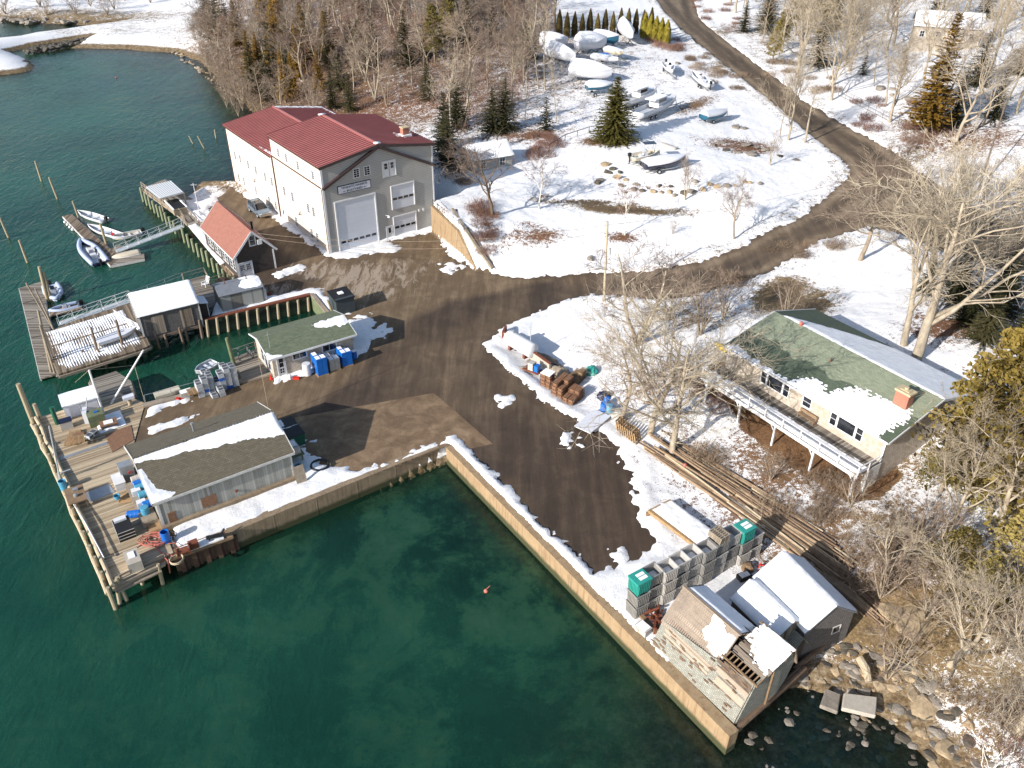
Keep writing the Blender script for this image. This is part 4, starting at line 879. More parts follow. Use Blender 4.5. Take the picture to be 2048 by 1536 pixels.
    m.build('gap_shade_strips', M['black'], t)  # black strips on top of the boards stand for shade in open gaps
    snow_patch(t, (4.5,2.55,3.0), (4.5,7.2,3.0), (2.62,2.55,3.98), lambda u,v: .6, .16, .13, seed=41, amp=.2)
    snow_patch(t, (.72,2.5,1.8), (.72,7.3,1.8), (2.5,2.5,4.06), poly_mask([(.02,.45),(.12,.28),(.25,.3),(.42,.62),(.38,.95),(.2,.85),(.05,.8)])(4.8, 2.87), .08, .07, seed=42, amp=.3, sc=2)
    snow_patch(t, (1.9,-.3,3.26), (1.9,2.35,3.26), (4.4,-.3,4.06), poly_mask([(.0,.25),(.25,.08),(.6,.3),(.95,.6),(.85,1.05),(.0,1.05)])(2.65, 2.6), .07, .05, seed=43, amp=.45, sc=3)
barn()
def small_shed(name, label, x, y, dyaw, W, D, E, Rz, wall, z0=-.4, seed=50, full=True, corr=False):
    o = W5(x, y); t = thing(name, label, 'shed', o, yawrot(-35.5+dyaw))
    m = MB(); gable_shell(m, 0, W, 0, D, z0, E, Rz); m.build('wall', M[wall], t)
    m = MB(); gable_roof(m, 0, W, 0, D, E, Rz, None, .18, .15, .06); m.build('roof', M['corr'] if corr else M['greyroof'], t)
    s = Rz-E
    for q, (xa, sg_) in enumerate(((0,-1),(W,1))):
        snow_patch(t, (xa+sg_*.16,-.12,E-.02), (xa+sg_*.16,D+.12,E-.02), (W/2,-.12,Rz+.06), (lambda u,v: 1.0) if full else (lambda u,v: .9-u*.9 if q == 0 else 1.0-u), .14, .14, seed=seed+q, amp=.2)
    return t
ms = small_shed('net_shed', 'low snow-roofed shed squeezed between the derelict barn and the larger shingled shed', 5.6, 1.9, 6, 2.9, 4.0, 1.95, 2.95, 'oldboards', corr=True)
bs = small_shed('shingled_shed', 'larger grey shingled shed with a full snow roof nearest the shore rocks', 7.45, .95, 11, 4.15, 5.2, 2.4, 3.95, 'shinglewall', -.9, 55)
window(bs, ('y', 0, -1), 2.6, 3.2, .9, 1.5, mx=1, mz=1, fr=.06, mat='whiteold')
t = thing('lean_to', 'tiny dark shingled lean-to with green-grey roof at the corner of the larger snow-roofed shed', 'shed', W5(6.7, 1.0), yawrot(-30))
m = MB(); m.extr([(0,-.9),(1.2,-.9),(1.2,1.1),(.6,1.9),(0,1.1)], 0, 1.2); m.build('wall', M['shingledark'], t); m = MB(); gable_roof(m, 0, 1.2, 0, 1.2, 1.1, 1.9, None, .1, .1, .05); m.build('roof', M['shinglegreen'], t)
# ---------------------------------------------------------------- house with the green roof and its deck
HO = P(1697.6, 995.7, 1.5)
def W6(x, y, z=0): a = frame_pt(HO, -33.9, x, y, 0); a.z = z; return a
def house():
    t = thing('ranch_house', 'long low house with green roof, brick chimney, pale shingle wall and raised deck', 'house', (HO.x, HO.y, 0), yawrot(-33.9))
    X0, X1, Y0, Y1, E, Rz, xr, zd = 2.95, 15.2, -.1, 16.9, 6.15, 7.75, 9.1, 3.9
    m = MB(); gable_shell(m, X0, X1, Y0, Y1, 1.2, E, Rz, xr); m.build('wall', M['shinglewhite'], t)
    m = MB(); gable_roof(m, X0, X1, Y0, Y1, E, Rz, xr, .35, .35, .14); m.build('roof', M['wetroof'], t)
    m = MB(); m.bar((X0-.38,Y0-.3,E-.02),(X0-.38,Y1+.3,E-.02),.05,.18)
    for y in (Y0-.38, Y1+.38): m.bar((X0-.35,y,E+.0),(xr,y,Rz+.08),.05,.2); m.bar((X1+.35,y,E+.0),(xr,y,Rz+.08),.05,.2)
    m.box(X0-.04,X0,Y0-.02,Y0+.14,zd,E-.1); m.box(X0-.04,X0,Y1-.14,Y1+.02,zd,E-.1); m.build('trim', M['white'], t)
    S = ('x', X0, -1)
    def trip(y): # casement, picture window, casement
        window(t, S, y, y+.55, 4.65, 5.85, mx=1, mz=2, fr=.1); window(t, S, y+.75, y+2.35, 4.65, 5.85, 'picture_window', .1, 1, 1); window(t, S, y+2.55, y+3.1, 4.65, 5.85, mx=1, mz=2, fr=.1)
    trip(2.0); trip(9.6); window(t, S, 7.2, 8.0, 4.85, 5.75, mx=1, mz=2, fr=.12)
    # chimney
    m = MB(); m.box(6.2,7.0,.9,2.1,6.4,8.5); ch = m.build('chimney', M['brick'], t); m = MB(); m.box(6.1,7.1,.8,2.2,8.5,8.68); m.box(6.35,6.85,1.1,1.9,8.68,8.74); m.build('chimney_cap', M['cap'], ch); m = MB(); m.lathe([(.16,0),(.18,.25)],10,(6.6,1.5,8.7)); m.build('flue', M['cap'], ch)
    m = MB(); m.box(6.0,7.2,.7,.95,6.95,7.1); m.box(5.95,6.2,.7,2.3,6.9,7.05); m.build('flashing', M['white'], t)
    m = MB(); m.tube((7.0,8.9,7.1),(7.0,8.9,7.7),.06); m.build('vent_pipe', M['rust'], t); m = MB(); m.lathe([(.16,-.1),(.2,.15),(.1,.3)],10,(9.1,14.1,7.95)); m.build('roof_vent', M['hose'], t)
    # deck
    m = MB(); m.box(0,X0-.01,-.15,Y1+.2,zd-.18,zd-.0); m.build('deck_floor', M['deckgrey'], t)
    for y in (0, 4.0, 8.1, 12.1, 16.2):
        m = MB(); m.box(-.07,.09,y-.08,y+.08,1.2,zd-.2); m.bar((0,y,zd-.9),(0,y+.6,zd-.22),.07,.08); m.build('post', M['white'], t)
    m = MB(); m.box(-.1,0,-.2,Y1+.2,zd-.3,zd+.02); m.build('fascia', M['white'], t)
    m = MB(); m.box(-.06,.04,-.2,Y1+.2,4.78,4.86); m.box(-.05,.02,-.2,Y1+.2,4.3,4.42); y = -.15
    m.box(-.12,.12,-.2,Y1+.2,4.86,4.9)
    while y < Y1+.2: m.box(-.06,.05,y-.05,y+.05,zd,4.85); y += 1.9
    m.box(0,X0-.6,-.24,-.16,4.78,4.86); m.box(0,X0-.6,-.22,-.18,4.3,4.4); m.box(1.2,1.3,-.24,-.16,zd,4.85); m.build('railing', M['white'], t)
    m = MB(); m.box(X0-1.7,X0-1.63,-.3,.1,1.3,zd); m.box(X0-1.6,X0,-.2,-.12,1.4,zd); m.build('end_boards', M['whiteold'], t)
    snow_patch(t, (.1,-.1,zd+.0), (.1,Y1,zd+.0), (1.75,-.1,zd+.0), lambda u,v: .5 if v < .85 else -.1, .12, .14, 'deck_snow', seed=61, amp=.3)
    # snow lying on the roof: eaves band, lower right field, ridge lee side
    L = Y1-Y0+.6; Sx = xr-X0
    A = (X0-.33,Y0-.3,E+.03); B = (X0-.33,Y1+.3,E+.03); C_ = (xr,Y0-.3,Rz+.14)
    mk1 = poly_mask([(.02,.35),(.03,.05),(-.1,-.1),(1.1,-.1),(.96,.22),(.85,.12),(.6,.13),(.52,.3),(.47,.36),(.4,.26),(.36,.52),(.2,.58),(.06,.62),(.02,.5)])(L, Sx)
    def mask(u, v):
        d = mk1(u, v); s = math.sin(v*Sx*2*math.pi/.34)*.16 + .12*math.sin(u*L*2*math.pi/.5+math.floor(v*Sx/.34)*2.5); k = 1 if (v > .17) else .2
        return d*.8 - .15 + s*k*(1 if d < 1.0 else .35)
    snow_patch(t, A, B, C_, mask, .09, .1, seed=62, amp=.3, sc=1.5)
    mk2 = poly_mask([(-.1,1.1),(-.1,-.1),(.45,-.1),(.7,.3),(.95,.94),(.95,1.1),(.78,1.02),(.6,1.02)])(L, Sx)
    snow_patch(t, (X1+.33,Y0-.3,E+.03), (X1+.33,Y1+.3,E+.03), (xr,Y0-.3,Rz+.14), mk2, .13, .16, seed=63, amp=.2)
    b = thing('garden_bench', 'weathered timber bench standing on the house deck against the wall', 'bench', W6(2.5, 7.0, zd), yawrot(-33.9)); m = MB(); m.box(-.2,.15,-.9,.9,.36,.42); m.build('seat', M['timber'], b)
    m = MB(); m.box(.15,.2,-.9,.9,.55,.8); m.build('backrest', M['timber'], b)
    for yy in (-.8,.8): m = MB(); m.box(-.18,-.1,yy-.04,yy+.04,0,.36); m.box(.12,.2,yy-.04,yy+.04,0,.8); m.build('leg', M['timber'], b)
house()
# ---------------------------------------------------------------- cottage behind the retaining wall, houses behind the trees
def cottage(px, py, z, yw, W, D, E, Rz, name, label, wall, roofsnow=True, n=3, gw=1):
    o = py if px is None else P(px, py, z); px = px or 1; t = thing(name, label, 'house', (o.x, o.y, z), yawrot(yw))
    m = MB(); gable_shell(m, 0, D, 0, W, -2.0, E, Rz); m.build('wall', M[wall], t)
    m = MB(); gable_roof(m, 0, D, 0, W, E, Rz, None, .35, .35, .12); m.build('roof', M['greyroof'], t)
    m = MB()
    for xa, s in ((0,-1),(D,1)): m.bar((xa+s*.38,-.36,E-.2),(D/2,-.36,Rz+.02),.06,.2)
    m.box(-.05,.12,-.04,0,-.3,E-.1); m.box(D-.12,D+.05,-.04,0,-.3,E-.1); m.box(D,D+.04,0,.14,-.3,E-.1); m.build('trim', M['white'], t)
    if roofsnow:
        for xa, s in ((0,-1),(D,1)): snow_patch(t, (xa+s*.32,-.3,E-.05), (xa+s*.32,W+.3,E-.05), (D/2,-.3,Rz+.13), lambda u,v: 1, .14, .35, seed=int(px)+s)
    for i in range(n):
        y = W*(i+.5)/n; window(t, ('x', 0, -1), y-.4, y+.4, 1.0, 2.1, mx=2, mz=2, fr=.1); window(t, ('x', D, 1), y-.4, y+.4, 1.0, 2.1, mx=2, mz=2, fr=.1)
    for i in range(gw): x = D*(i+.5)/gw; window(t, ('y', 0, -1), x-.4, x+.4, 1.0, 2.1, mx=2, mz=2, fr=.1)
    return t
_a, _b = P(947,353,3.7), P(1019,341,3.7); _yw = math.degrees(math.atan2(_b.x-_a.x, _b.y-_a.y)); _o = Vector((_a.x-4.6*math.cos(R(_yw)), _a.y+4.6*math.sin(R(_yw)), 3.7))
ct = cottage(None, _o, 3.7, _yw, 6.3, 4.6, 2.4, 3.9, 'cottage', 'small grey cottage with snow-covered roof beside the big boat shed', 'greysid', n=2)
cottage(930, 40, 8.8, -62, 16, 9, 5.2, 8.5, 'shingle_house', 'large brown shingled house with white windows behind the trees at the top', 'shinglewall', n=5)
cottage(1030, 12, 9.5, -62, 12, 9, 4.5, 7.5, 'shingle_house', 'shingled house wing with white trimmed windows, right of the large one behind the trees', 'shinglewall', n=4)
cottage(1955, 92, 11.2, -70, 12, 8, 3.0, 5.2, 'white_house', 'pale house with white windows and snowy roof in the upper right woods', 'shinglewhite', n=4, gw=2)
# ---------------------------------------------------------------- seawalls, bulkheads, piers
def wall_seg(name, label, a, b, z0, z1, th, mat, side=1, cap=None, cat='seawall', extra=None, group=None):
    a = Vector((a[0],a[1],0)); b = Vector((b[0],b[1],0)); d = b-a; L = d.length; rz = math.atan2(d.y, d.x)
    t = thing(name, label, cat, a, rz, group); m = MB(); n = max(1, int(L/6)); y0, y1 = (0, th) if side > 0 else (-th, 0)
    m.box(0, L, y0, y1, z0, z1); m.build('wall', M[mat], t)
    if cap: m = MB(); m.box(-.02, L+.02, y0-.06, y1+.04, z1, z1+cap[0]); m.build('cap_beam', M[cap[1]], t)
    if extra: extra(t, L, y0)
    return t
A1, A2, A3 = P(1459,1474), P(892,895), P(458,1067)
def joints(t, L, y0):
    m = MB(); k = 3.6
    while k < L: m.box(k-.02, k+.02, -.012, .05, -2.1, .0); k += 3.7
    m.build('wall_joint', M['concgrey'], t)
wall_seg('seawall', 'long tan concrete seawall running from the inner corner to the derelict barn', A2, A1, -7, .03, .8, 'concclean', 1, None, extra=joints)
wall_seg('seawall', 'brown stained concrete seawall below the wharf shed and the concrete apron', A3, A2+Vector((-.6,.0,0)), -7, .03, .8, 'conc', 1, None, extra=joints)
bk = [P(345,1108), P(458,1067)]
def sheets(t, L, y0):
    m = MB(); k = .3; rs = random.Random(3)
    while k < L: m.box(k, k+.34, -.3, -.02, -4, -.25); m.box(k+.34, k+.7, -.14, -.02, -4, -.3); k += .95
    m.build('sheet_piling', M['rustdark'], t); m = MB(); m.box(-.4, L+.2, -.5, .5, -.22, .02); m.build('cap_timber', M['timber'], t); m = MB(); m.box(.6, L-.5, -.45, .3, .03, .14); m.build('snow_cover', M['snow'], t)
wall_seg('bulkhead', 'rusty sheet pile bulkhead at the corner of the wharf deck by the red hose', bk[0], bk[1], -6, -.02, .6, 'logsdark', 1, extra=sheets)
wall_seg('bulkhead', 'weathered timber crib face along the boat basin beside the trap stacks', P(287,811), P(545,747), -6, .06, .5, 'logsdark', -1, (.2, 'timbergrey'))
wall_seg('bulkhead', 'green algae covered plank bulkhead across the end of the small boat basin', P(652,629), P(621,591), -5, .12, .4, 'greenpile', -1, (.12, 'timbergrey'))
wall_seg('bulkhead', 'dark plank bulkhead with upright pilings along the head of the small boat basin', P(406,643), P(622,591), -5, .02, .4, 'greenwall', 1, (.16, 'rust'))
wall_seg('bulkhead', 'timber bulkhead under the boathouse and pier deck', P(478,556), P(346,398), -5, -.1, .5, 'logsdark', -1, (.1, 'timbergrey'))
wall_seg('bulkhead', 'hidden timber face below the office deck on the basin side', P(545,745), P(528,689), -5, -.05, .4, 'logsdark', 1)
def rwall():
    a, b = Vector((-11.1,106.0,0)), Vector((-4.6,94.3,0)); d = b-a; L = d.length; t = thing('retaining_wall', 'tan rust-streaked concrete retaining wall stepping down beside the big boat shed', 'wall', a, math.atan2(d.y, d.x))
    m = MB(); pts = [(0,-.4),(L,-.4),(L,.25),(L-3.2,2.2),(L-5.2,3.4),(0,3.95)]; n = len(pts); m.add([(x,-.0,z) for x,z in pts]+[(x,.4,z) for x,z in pts], [tuple(range(n)), tuple(range(n,2*n))[::-1]]+[(i,n+i,n+(i+1)%n,(i+1)%n) for i in range(n)]); m.build('wall', M['concclean'], t)
    m = MB()
    for i in range(7): x = .3+i*1.6; m.tube((x,.2,3.6),(x,.2,4.9),.03)
    m.bar((.3,.2,4.85),(9.9,.2,4.6),.04,.04); m.bar((.3,.2,4.4),(9.9,.2,4.1),.03,.03); m.build('guard_rail', M['dark_trim'], t)
    t2 = thing('timber_edging', 'snow-topped line of old timbers edging the bank beside the retaining wall', 'edging', (0,0,0)); m = MB()
    q = [T(905,420), T(930,460), T(950,490), T(968,515), T(985,538)]
    for i in range(4): m.bar(q[i]+Vector((0,0,.1)), q[i+1]+Vector((0,0,.1)), .35, .4); m.bar(q[i]+Vector((.5,.1,-.1)), q[i+1]+Vector((.5,.1,-.1)), .3, .3)
    m.build('timbers', M['timbergrey'], t2)
rwall()
def inv(o, yaw, p): a = R(yaw); dx, dy = p[0]-o[0], p[1]-o[1]; return (dx*math.cos(a)-dy*math.sin(a), dx*math.sin(a)+dy*math.cos(a))
def deck(name, label, px, z, yaw, mat, th=.25, beams=True, group=None, cat='pier'):
    pts = [P(*q, z) for q in px]; o = pts[0]; t = thing(name, label, cat, (o.x, o.y, z), yawrot(yaw), group); lp = [inv(o, yaw, p) for p in pts]
    m = MB(); m.prism(lp, -th, 0); m.build('deck_boards', M[mat], t)
    if beams:
        m = MB()
        for i in range(len(lp)): a, b = lp[i], lp[(i+1)%len(lp)]; m.bar((a[0],a[1],-th-.12),(b[0],b[1],-th-.12),.3,.26)
        m.build('edge_beams', M['timbergrey'], t)
    return t, lp, o
def vtop(base, px, py, lo=.3, hi=30):
    best = None
    h = base.z+lo
    while h < hi:
        p = P(px, py, h); e = (p.x-base.x)**2+(p.y-base.y)**2
        if best is None or e < best[0]: best = (e, p)
        h += .1
    return best[1]
def piling(bx, by, tx, ty, z=WZ, r=.15, mat='pile', name='mooring_piling', label=None, cat='piling', group='pilings standing in the water', down=3.0, mx=None):
    b = P(bx, by, z); p = vtop(b, tx, ty); d = (p-b); q = b - d.normalized()*down if down else b
    m = MB(); m.path([q-b, d*.5, d], [r*1.1, r, r*.85], 9); o = m.build(name, M[mat], None, smooth=False, loc=b)
    return tag(o, label, cat, group)
for i, a in enumerate([(83,362,70,322),(115,398,98,355),(17,475,0,436),(55,525,38,480)]): piling(*a, label=['farthest','second farthest','leftmost','nearest'][i]+' tall mooring piling in open water left of the dinghy float')
for i, a in enumerate([(386,287,378,272),(408,296,395,272),(432,276,429,259)]): piling(*a, r=.12, label=['left','middle leaning','right upright'][i]+' one of three thin pilings off the far end of the boat shed')
piling(158,438,145,402, r=.13, label='slender piling at the outer end of the dinghy float', group=None); piling(214,492,200,447, r=.17, label='piling standing between the boats beside the dinghy float', group=None)
piling(96,603,78,533, r=.2, label='thicker pale piling at the head of the grey float', group=None); piling(102,602,87,544, r=.17, label='thinner piling right beside the thick one at the head of the grey float', group=None)
piling(76,868,36,768, r=.24, label='tallest thick piling rising at the outer corner of the wharf', group=None)
piling(93,868,68,808, r=.2, label='shorter grey piling just right of the tallest wharf corner piling', group=None)
for i, a in enumerate([(106,657,52,566),(112,668,70,577)]): piling(*a, r=.1, mat='timbergrey', z=-1.4, down=0, name='float_pole', cat='pole', label=['longer','shorter'][i]+' thin grey pole leaning over the grey float', group='poles leaning over the grey float')
for i, a in enumerate([(104,750,76,620),(112,752,80,650)]): piling(*a, r=.14, mat='timbergrey', label=['taller left','shorter right'][i]+' grey guide piling between the grey float and the snowy pier', group='guide pilings of the grey float')
for i, a in enumerate([(131,747,118,712),(178,735,164,700),(203,731,182,655),(213,733,196,700),(253,720,232,640),(275,705,262,680)]): piling(*a, r=.14, mat='piledark', label=ORD[i]+' dark leaning piling from the left along the near side of the snowy pier', group='pilings along the south side of the snowy pier')
for i, a in enumerate([(320,697,308,662),(367,687,358,655),(405,676,398,640)]): piling(*a, r=.14, mat='piledark', label=['left','middle','right'][i]+' dark piling propping the shingled shack over the water', group='pilings in front of the shingled shack')
for i in range(11):
    f = i/10; bx, by = 417+f*(618-417), 673-f*(673-622); piling(bx, by, bx-4+f*2, by-33+f*6, r=.17, mat='pile', name='bulkhead_piling', label=ORD[i]+' fender piling from the left in front of the dark basin bulkhead', group='fender pilings of the basin bulkhead')
for i in range(21):
    f = i/20; q = Vector(P(474,558))*(1-f)+Vector(P(287,378))*f; c = Vector((q.x-.35, q.y-.25, WZ)); m = MB(); m.path([(0,0,-2),(0,0,1.9+(.35 if i%5==0 else 0))],[.19,.17],8); tag(m.build('pier_piling', M['pilegreen'], None, loc=c), ORD[i]+' greenish piling from the boathouse door end under the pier', 'piling', 'pilings of the boathouse pier')
for a in [1]: piling(469,731,453,676, r=.2, z=0, mat='greenpile', label='leaning green piling beside the office deck', group=None, down=2)
for a in [(690,622,682,592),(666,627,655,600)]: piling(*a, r=.15, z=0, mat='pile', name='bollard_post', cat='post', label='short pale post behind the harbor office', group='posts behind the harbor office', down=.3)
# main wharf deck
md, lp, mo = deck('wharf_deck', 'broad tan plank wharf deck in front of the mossy-roofed wharf shed', [(228,1172),(74,836),(204,795),(240,786),(290,806),(266,893),(329,1062),(347,1106)], .06, -34.5, 'deck')
m = MB(); a = P(228,1174,.2); b = P(74,836,.2)
edge = []
for i in range(13):
    f = i/12; edge.append(a.lerp(b, f)+Vector((random.uniform(-.12,.12), random.uniform(-.1,.1), random.uniform(-.05,.08))))
m.path([e-mo for e in edge], .17, 8); o_ = thing('fender_log', 'gnarled log rail along the outer edge of the wharf deck', 'log', mo); m.build('log', M['palelog'], o_)
m = MB(); m.path([e-mo+Vector((-.45,-.25,-.6)) for e in edge], .15, 8); m.build('lower_log', M['palelog'], o_)
for i in range(16):
    f = i/15; q = a.lerp(b, f); h = .25+.35*((i*37)%5)/5; m = MB(); m.path([(0,0,-2.5),(0,0,2.0+h)],[.17,.15],8); tag(m.build('wharf_piling', M['pile'], None, loc=(q.x-.35,q.y-.2,WZ)), ORD[i]+' round piling from the near end along the outer wharf edge', 'piling', 'pilings along the wharf deck edge')
for i, (bx,by,tx,ty) in enumerate([(240,1206,231,1160),(253,1200,233,1155),(326,1168,316,1128),(285,1168,280,1145)]): piling(bx,by,tx,ty, r=.15, label=['corner','inner corner','rightmost','middle'][i]+' piling at the near end of the wharf deck', group='pilings at the near end of the wharf deck')
m = MB(); p0, p1 = P(232,1182,-.45), P(322,1140,-.45); m.bar(p0-mo, p1-mo, .5, .12); m.bar(P(232,1172,-.1)-mo, P(330,1128,-.1)-mo, .2, .25); o_ = thing('lower_landing', 'narrow plank landing hung below the near end of the wharf deck', 'landing', mo); m.build('planks', M['timbergrey'], o_)
def slats(name, label, px, z, mat, th=.03):   # plates lying on the deck
    pts = [P(*q, z) for q in px]; c = sum(pts, Vector())/len(pts); m = MB(); m.prism([(p.x-c.x, p.y-c.y) for p in pts], 0, th); return tag(m.build(name, M[mat], None, loc=c), label, 'plate')
slats('deck_plate', 'grey steel plate set in the wharf deck beside the bait tables', [(168,988),(218,968),(230,984),(180,1004)], .065, 'steel')
slats('deck_plate', 'long narrow metal strip across the tan wharf deck', [(120,916),(213,884),(216,888),(123,920)], .065, 'steel')
slats('ramp_plate', 'rusty brown plate at the seaward corner of the wharf shed', [(210,870),(262,850),(268,880),(225,905)], .075, 'wooddk'); slats('deck_plate', 'square tan hatch cover at the near left corner of the wharf shed', [(289,1038),(316,1028),(327,1058),(300,1066)], .075, 'woodlt', .14)
# north finger of the wharf
deck('landing_deck', 'small weathered plank landing on the basin side of the wharf', [(204,797),(178,760),(232,742),(262,762),(270,790),(240,800)], .0, -34.5, 'deckgrey')
# snowy pier
sp, slp, spo = deck('snowy_pier', 'weathered plank pier striped with snow, left of the shingled shack', [(117,748),(88,668),(150,640),(262,606),(300,690),(285,697)], .0, -32, 'deckx')
def stripes(u, v):
    return .45*math.sin(u*64*2*math.pi/2.0) + .28 - (1.2 if abs(v-.62) < .02 else 0) - max(0, .12-u)*6 - max(0, .14-v)*5
a, b, c = P(122,742,.0)-spo, P(285,690,.0)-spo, P(92,665,.0)-spo
snow_patch(sp, inv((0,0),-32,a)+(0.0,), inv((0,0),-32,b)+(0.0,), inv((0,0),-32,c)+(0.0,), stripes, .07, .085, 'deck_snow', seed=71, amp=.55, sc=.7)
snow_patch(sp, inv((0,0),-32,P(236,636)-spo)+(.0,), inv((0,0),-32,P(290,668)-spo)+(.0,), inv((0,0),-32,P(225,618)-spo)+(.0,), lambda u,v: .35, .09, .12, 'deck_snow', seed=72, amp=.4)
# floats
def floatd(name, label, quad, n, mat, z=WZ+.42):
    q = [P(*p, z) for p in quad]; o = q[0]; t = thing(name, label, 'float', (o.x, o.y, z)); rs = random.Random(8)
    for i in range(n):
        a, b = q[0].lerp(q[3], i/n), q[1].lerp(q[2], i/n); c, d = q[1].lerp(q[2], (i+.97)/n), q[0].lerp(q[3], (i+.97)/n)
        m = MB(); m.prism([(p.x-o.x, p.y-o.y) for p in (a,b,c,d)], -.16, 0); s = m.build('float_section', M[mat], t); s.data.transform(Matrix.Identity(4))
        m = MB()
        for (e, f) in ((a, d), (b, c)): m.bar(e-o+Vector((0,0,-.18)), f-o+Vector((0,0,-.18)), .12, .3)
        m.build('rub_rail', M['whiteold'], s)
    return t, o
f1, fo = floatd('grey_float', 'long pale grey plank float in five sections at the seaward end of the snowy pier', [(38,576),(86,562),(112,750),(81,758)], 5, 'deckgrey')
f2, f2o = floatd('dinghy_float', 'narrow dark plank float with small boats tied on both sides', [(125,432),(143,428),(236,512),(222,532)], 3, 'deckx')
f3, _ = floatd('gangway_float', 'short dark float at the foot of the aluminium gangway', [(205,503),(240,490),(262,500),(222,531)], 1, 'deckx', WZ+.4)
floatd('side_float', 'small low float holding the upturned skiff', [(222,531),(216,515),(290,505),(291,517)], 1, 'deckgrey', WZ+.38)
floatd('small_float', 'small brown plank float between the two inflatable boats', [(98,622),(155,607),(164,617),(100,632)], 1, 'deckx', WZ+.38)
for i in range(4): p = P(130+i*5, 444+i*5, WZ+.2); m = MB(); m.lathe([(.02,-.22),(.2,-.1),(.2,.12),(.02,.22)], 10); tag(m.build('fender_buoy', M['white'], None, True, loc=p), 'white round fender hanging on the outer side of the dinghy float', 'fender', 'fenders on the dinghy float')
def gangway(name, label, a, b, w, mat='alum'):
    a, b = Vector(a), Vector(b); d = b-a; L = d.length; t = thing(name, label, 'gangway', a); s = Vector((-d.y, d.x, 0)).normalized()*w/2; up = Vector((0,0,1))
    m = MB(); m.slab(-s, d-s, d+s, s, .06); m.build('walkway', M[mat], t)
    m = MB()
    for q in (-s, s):
        m.bar(q+up*1.0, d+q+up*1.0, .06, .06); m.bar(q, d+q, .08, .1); m.bar(q+up*.55, d+q+up*.55, .035, .035); n = max(3, int(L/1.5))
        for i in range(n+1):
            p = q+d*i/n; m.bar(p, p+up*1.0, .05, .05)
            if i < n: m.bar(p, q+d*(i+1)/n+up*.95, .03, .03)
    m.build('truss_railing', M[mat], t); return t
gangway('gangway', 'pale aluminium gangway with truss railings sloping from the pier to the dinghy float', P(232,503,WZ+.5), P(366,452,.05), 1.1)
gangway('gangway', 'grey gangway with pipe railings between the snowy pier and the grey float', P(118,648,WZ+.5), P(262,600,.1), 1.0)
def railing(name, label, pts, h, mat, rails=2, step=1.8, w=.07, cat='railing', dz=0):
    o = pts[0]; t = thing(name, label, cat, o); m = MB(); q = MB()
    for a, b in zip(pts[:-1], pts[1:]):
        d = b-a; L = d.length; n = max(1, round(L/step))
        for i in range(n+1): p = a+d*i/n-o; m.bar(p, p+Vector((0,0,h)), w, w)
        for r in range(rails): z = h*(1-.42*r); q.bar(a-o+Vector((0,0,z)), b-o+Vector((0,0,z)), w*.8, w*.9)
    m.build('posts', M[mat], t); q.build('rails', M[mat], t); return t
railing('pipe_railing', 'pale pipe railing behind the snow-roofed shack', [P(262,600), P(366,560)], 1.0, 'steel', 2, 2.4, .05)
railing('wooden_railing', 'weathered wooden railing at the corner above the storage shed', [P(368,562), P(410,550), P(420,568)], 1.0, 'timbergrey', 2)
railing('wooden_railing', 'weathered wooden railing between the storage shed and the boathouse', [P(420,572), P(448,562)], 1.0, 'timbergrey', 3)
railing('pipe_railing', 'thin pipe railing along the basin edge by the trap stacks', [P(292,806), P(395,779)], .9, 'steel', 1, 3, .04)
t = thing('adirondack_chair', 'white slatted wooden chair on the landing behind the storage shed', 'chair', P(412,572,.05), R(-30))
m = MB(); m.box(-.3,.3,-.3,.3,.3,.36); m.build('seat', M['white'], t); m = MB(); m.slab((-.3,.3,.35),(.3,.3,.35),(.3,.55,1.1),(-.3,.55,1.1),.04); m.build('backrest', M['white'], t)
for x in (-.32,.32): m = MB(); m.box(x-.04,x+.04,-.35,.35,.5,.56); m.box(x-.03,x+.03,-.33,-.27,0,.5); m.box(x-.03,x+.03,.27,.33,0,.5); m.build('armrest', M['white'], t)
deck('landing', 'small wooden landing between the snow-roofed shack and the storage shed', [(366,562),(412,550),(434,590),(430,610),(408,622),(385,600)], .03, -32, 'deckgrey')
# boathouse pier deck with canopy
deck('boathouse_pier', 'snow-covered plank pier beside the boathouse with a canopy at its end', [(284,376),(330,358),(372,392),(398,402),(440,440),(470,545),(446,520),(360,430)], .02, -36, 'deckgrey')
t = thing('canopy', 'flat pale metal canopy on posts at the outer end of the boathouse pier', 'canopy', P(292,392,0)); c0 = P(292,392,0)
cz = 2.0; q = [P(291,374,cz), P(342,361,cz), P(367,384,cz), P(320,397,cz)]
m = MB(); m.slab(*[p-c0 for p in q], .2); r = m.build('roof', M['alum'], t); m = MB()
for i in range(12): f = (i+.5)/12; m.bar(q[0].lerp(q[1], f)-c0+Vector((0,0,.03)), q[3].lerp(q[2], f)-c0+Vector((0,0,.03)), .07, .06)
m.build('ribs', M['white'], r)
for p in q: m = MB(); m.bar(p-c0-Vector((0,0,cz)), p-c0, .12, .12); m.build('post', M['timbergrey'], t)
railing('pier_railing', 'wooden railing along the outer edge of the boathouse pier', [P(284,376), P(362,432), P(371,446)], .95, 'timbergrey', 3, 1.6, .09)
railing('pier_railing', 'snow-topped wooden railing between the gangway and the boathouse', [P(378,430), P(400,452), P(418,480)], .95, 'timbergrey', 3, 1.6, .09)
def snowslab(par_name, label, px, z, h, seed=1):
    pts = [P(*q, z) for q in px]; t = thing(par_name, label, 'snow', pts[0]); o = pts[0]
    snow_patch(t, pts[0]-o, pts[1]-o, pts[3]-o, lambda u,v: .45, h, .16, 'snow_cover', seed=seed, amp=.5); return t
snowslab('snow_patch', 'snow lying on the boathouse pier behind the dark planter boxes', [(352,405),(392,398),(430,436),(395,445)], .05, .1, 81); snowslab('snow_patch', 'strip of snow beside the boathouse windows on the pier', [(376,452),(392,446),(450,520),(440,530)], .05, .1, 82)
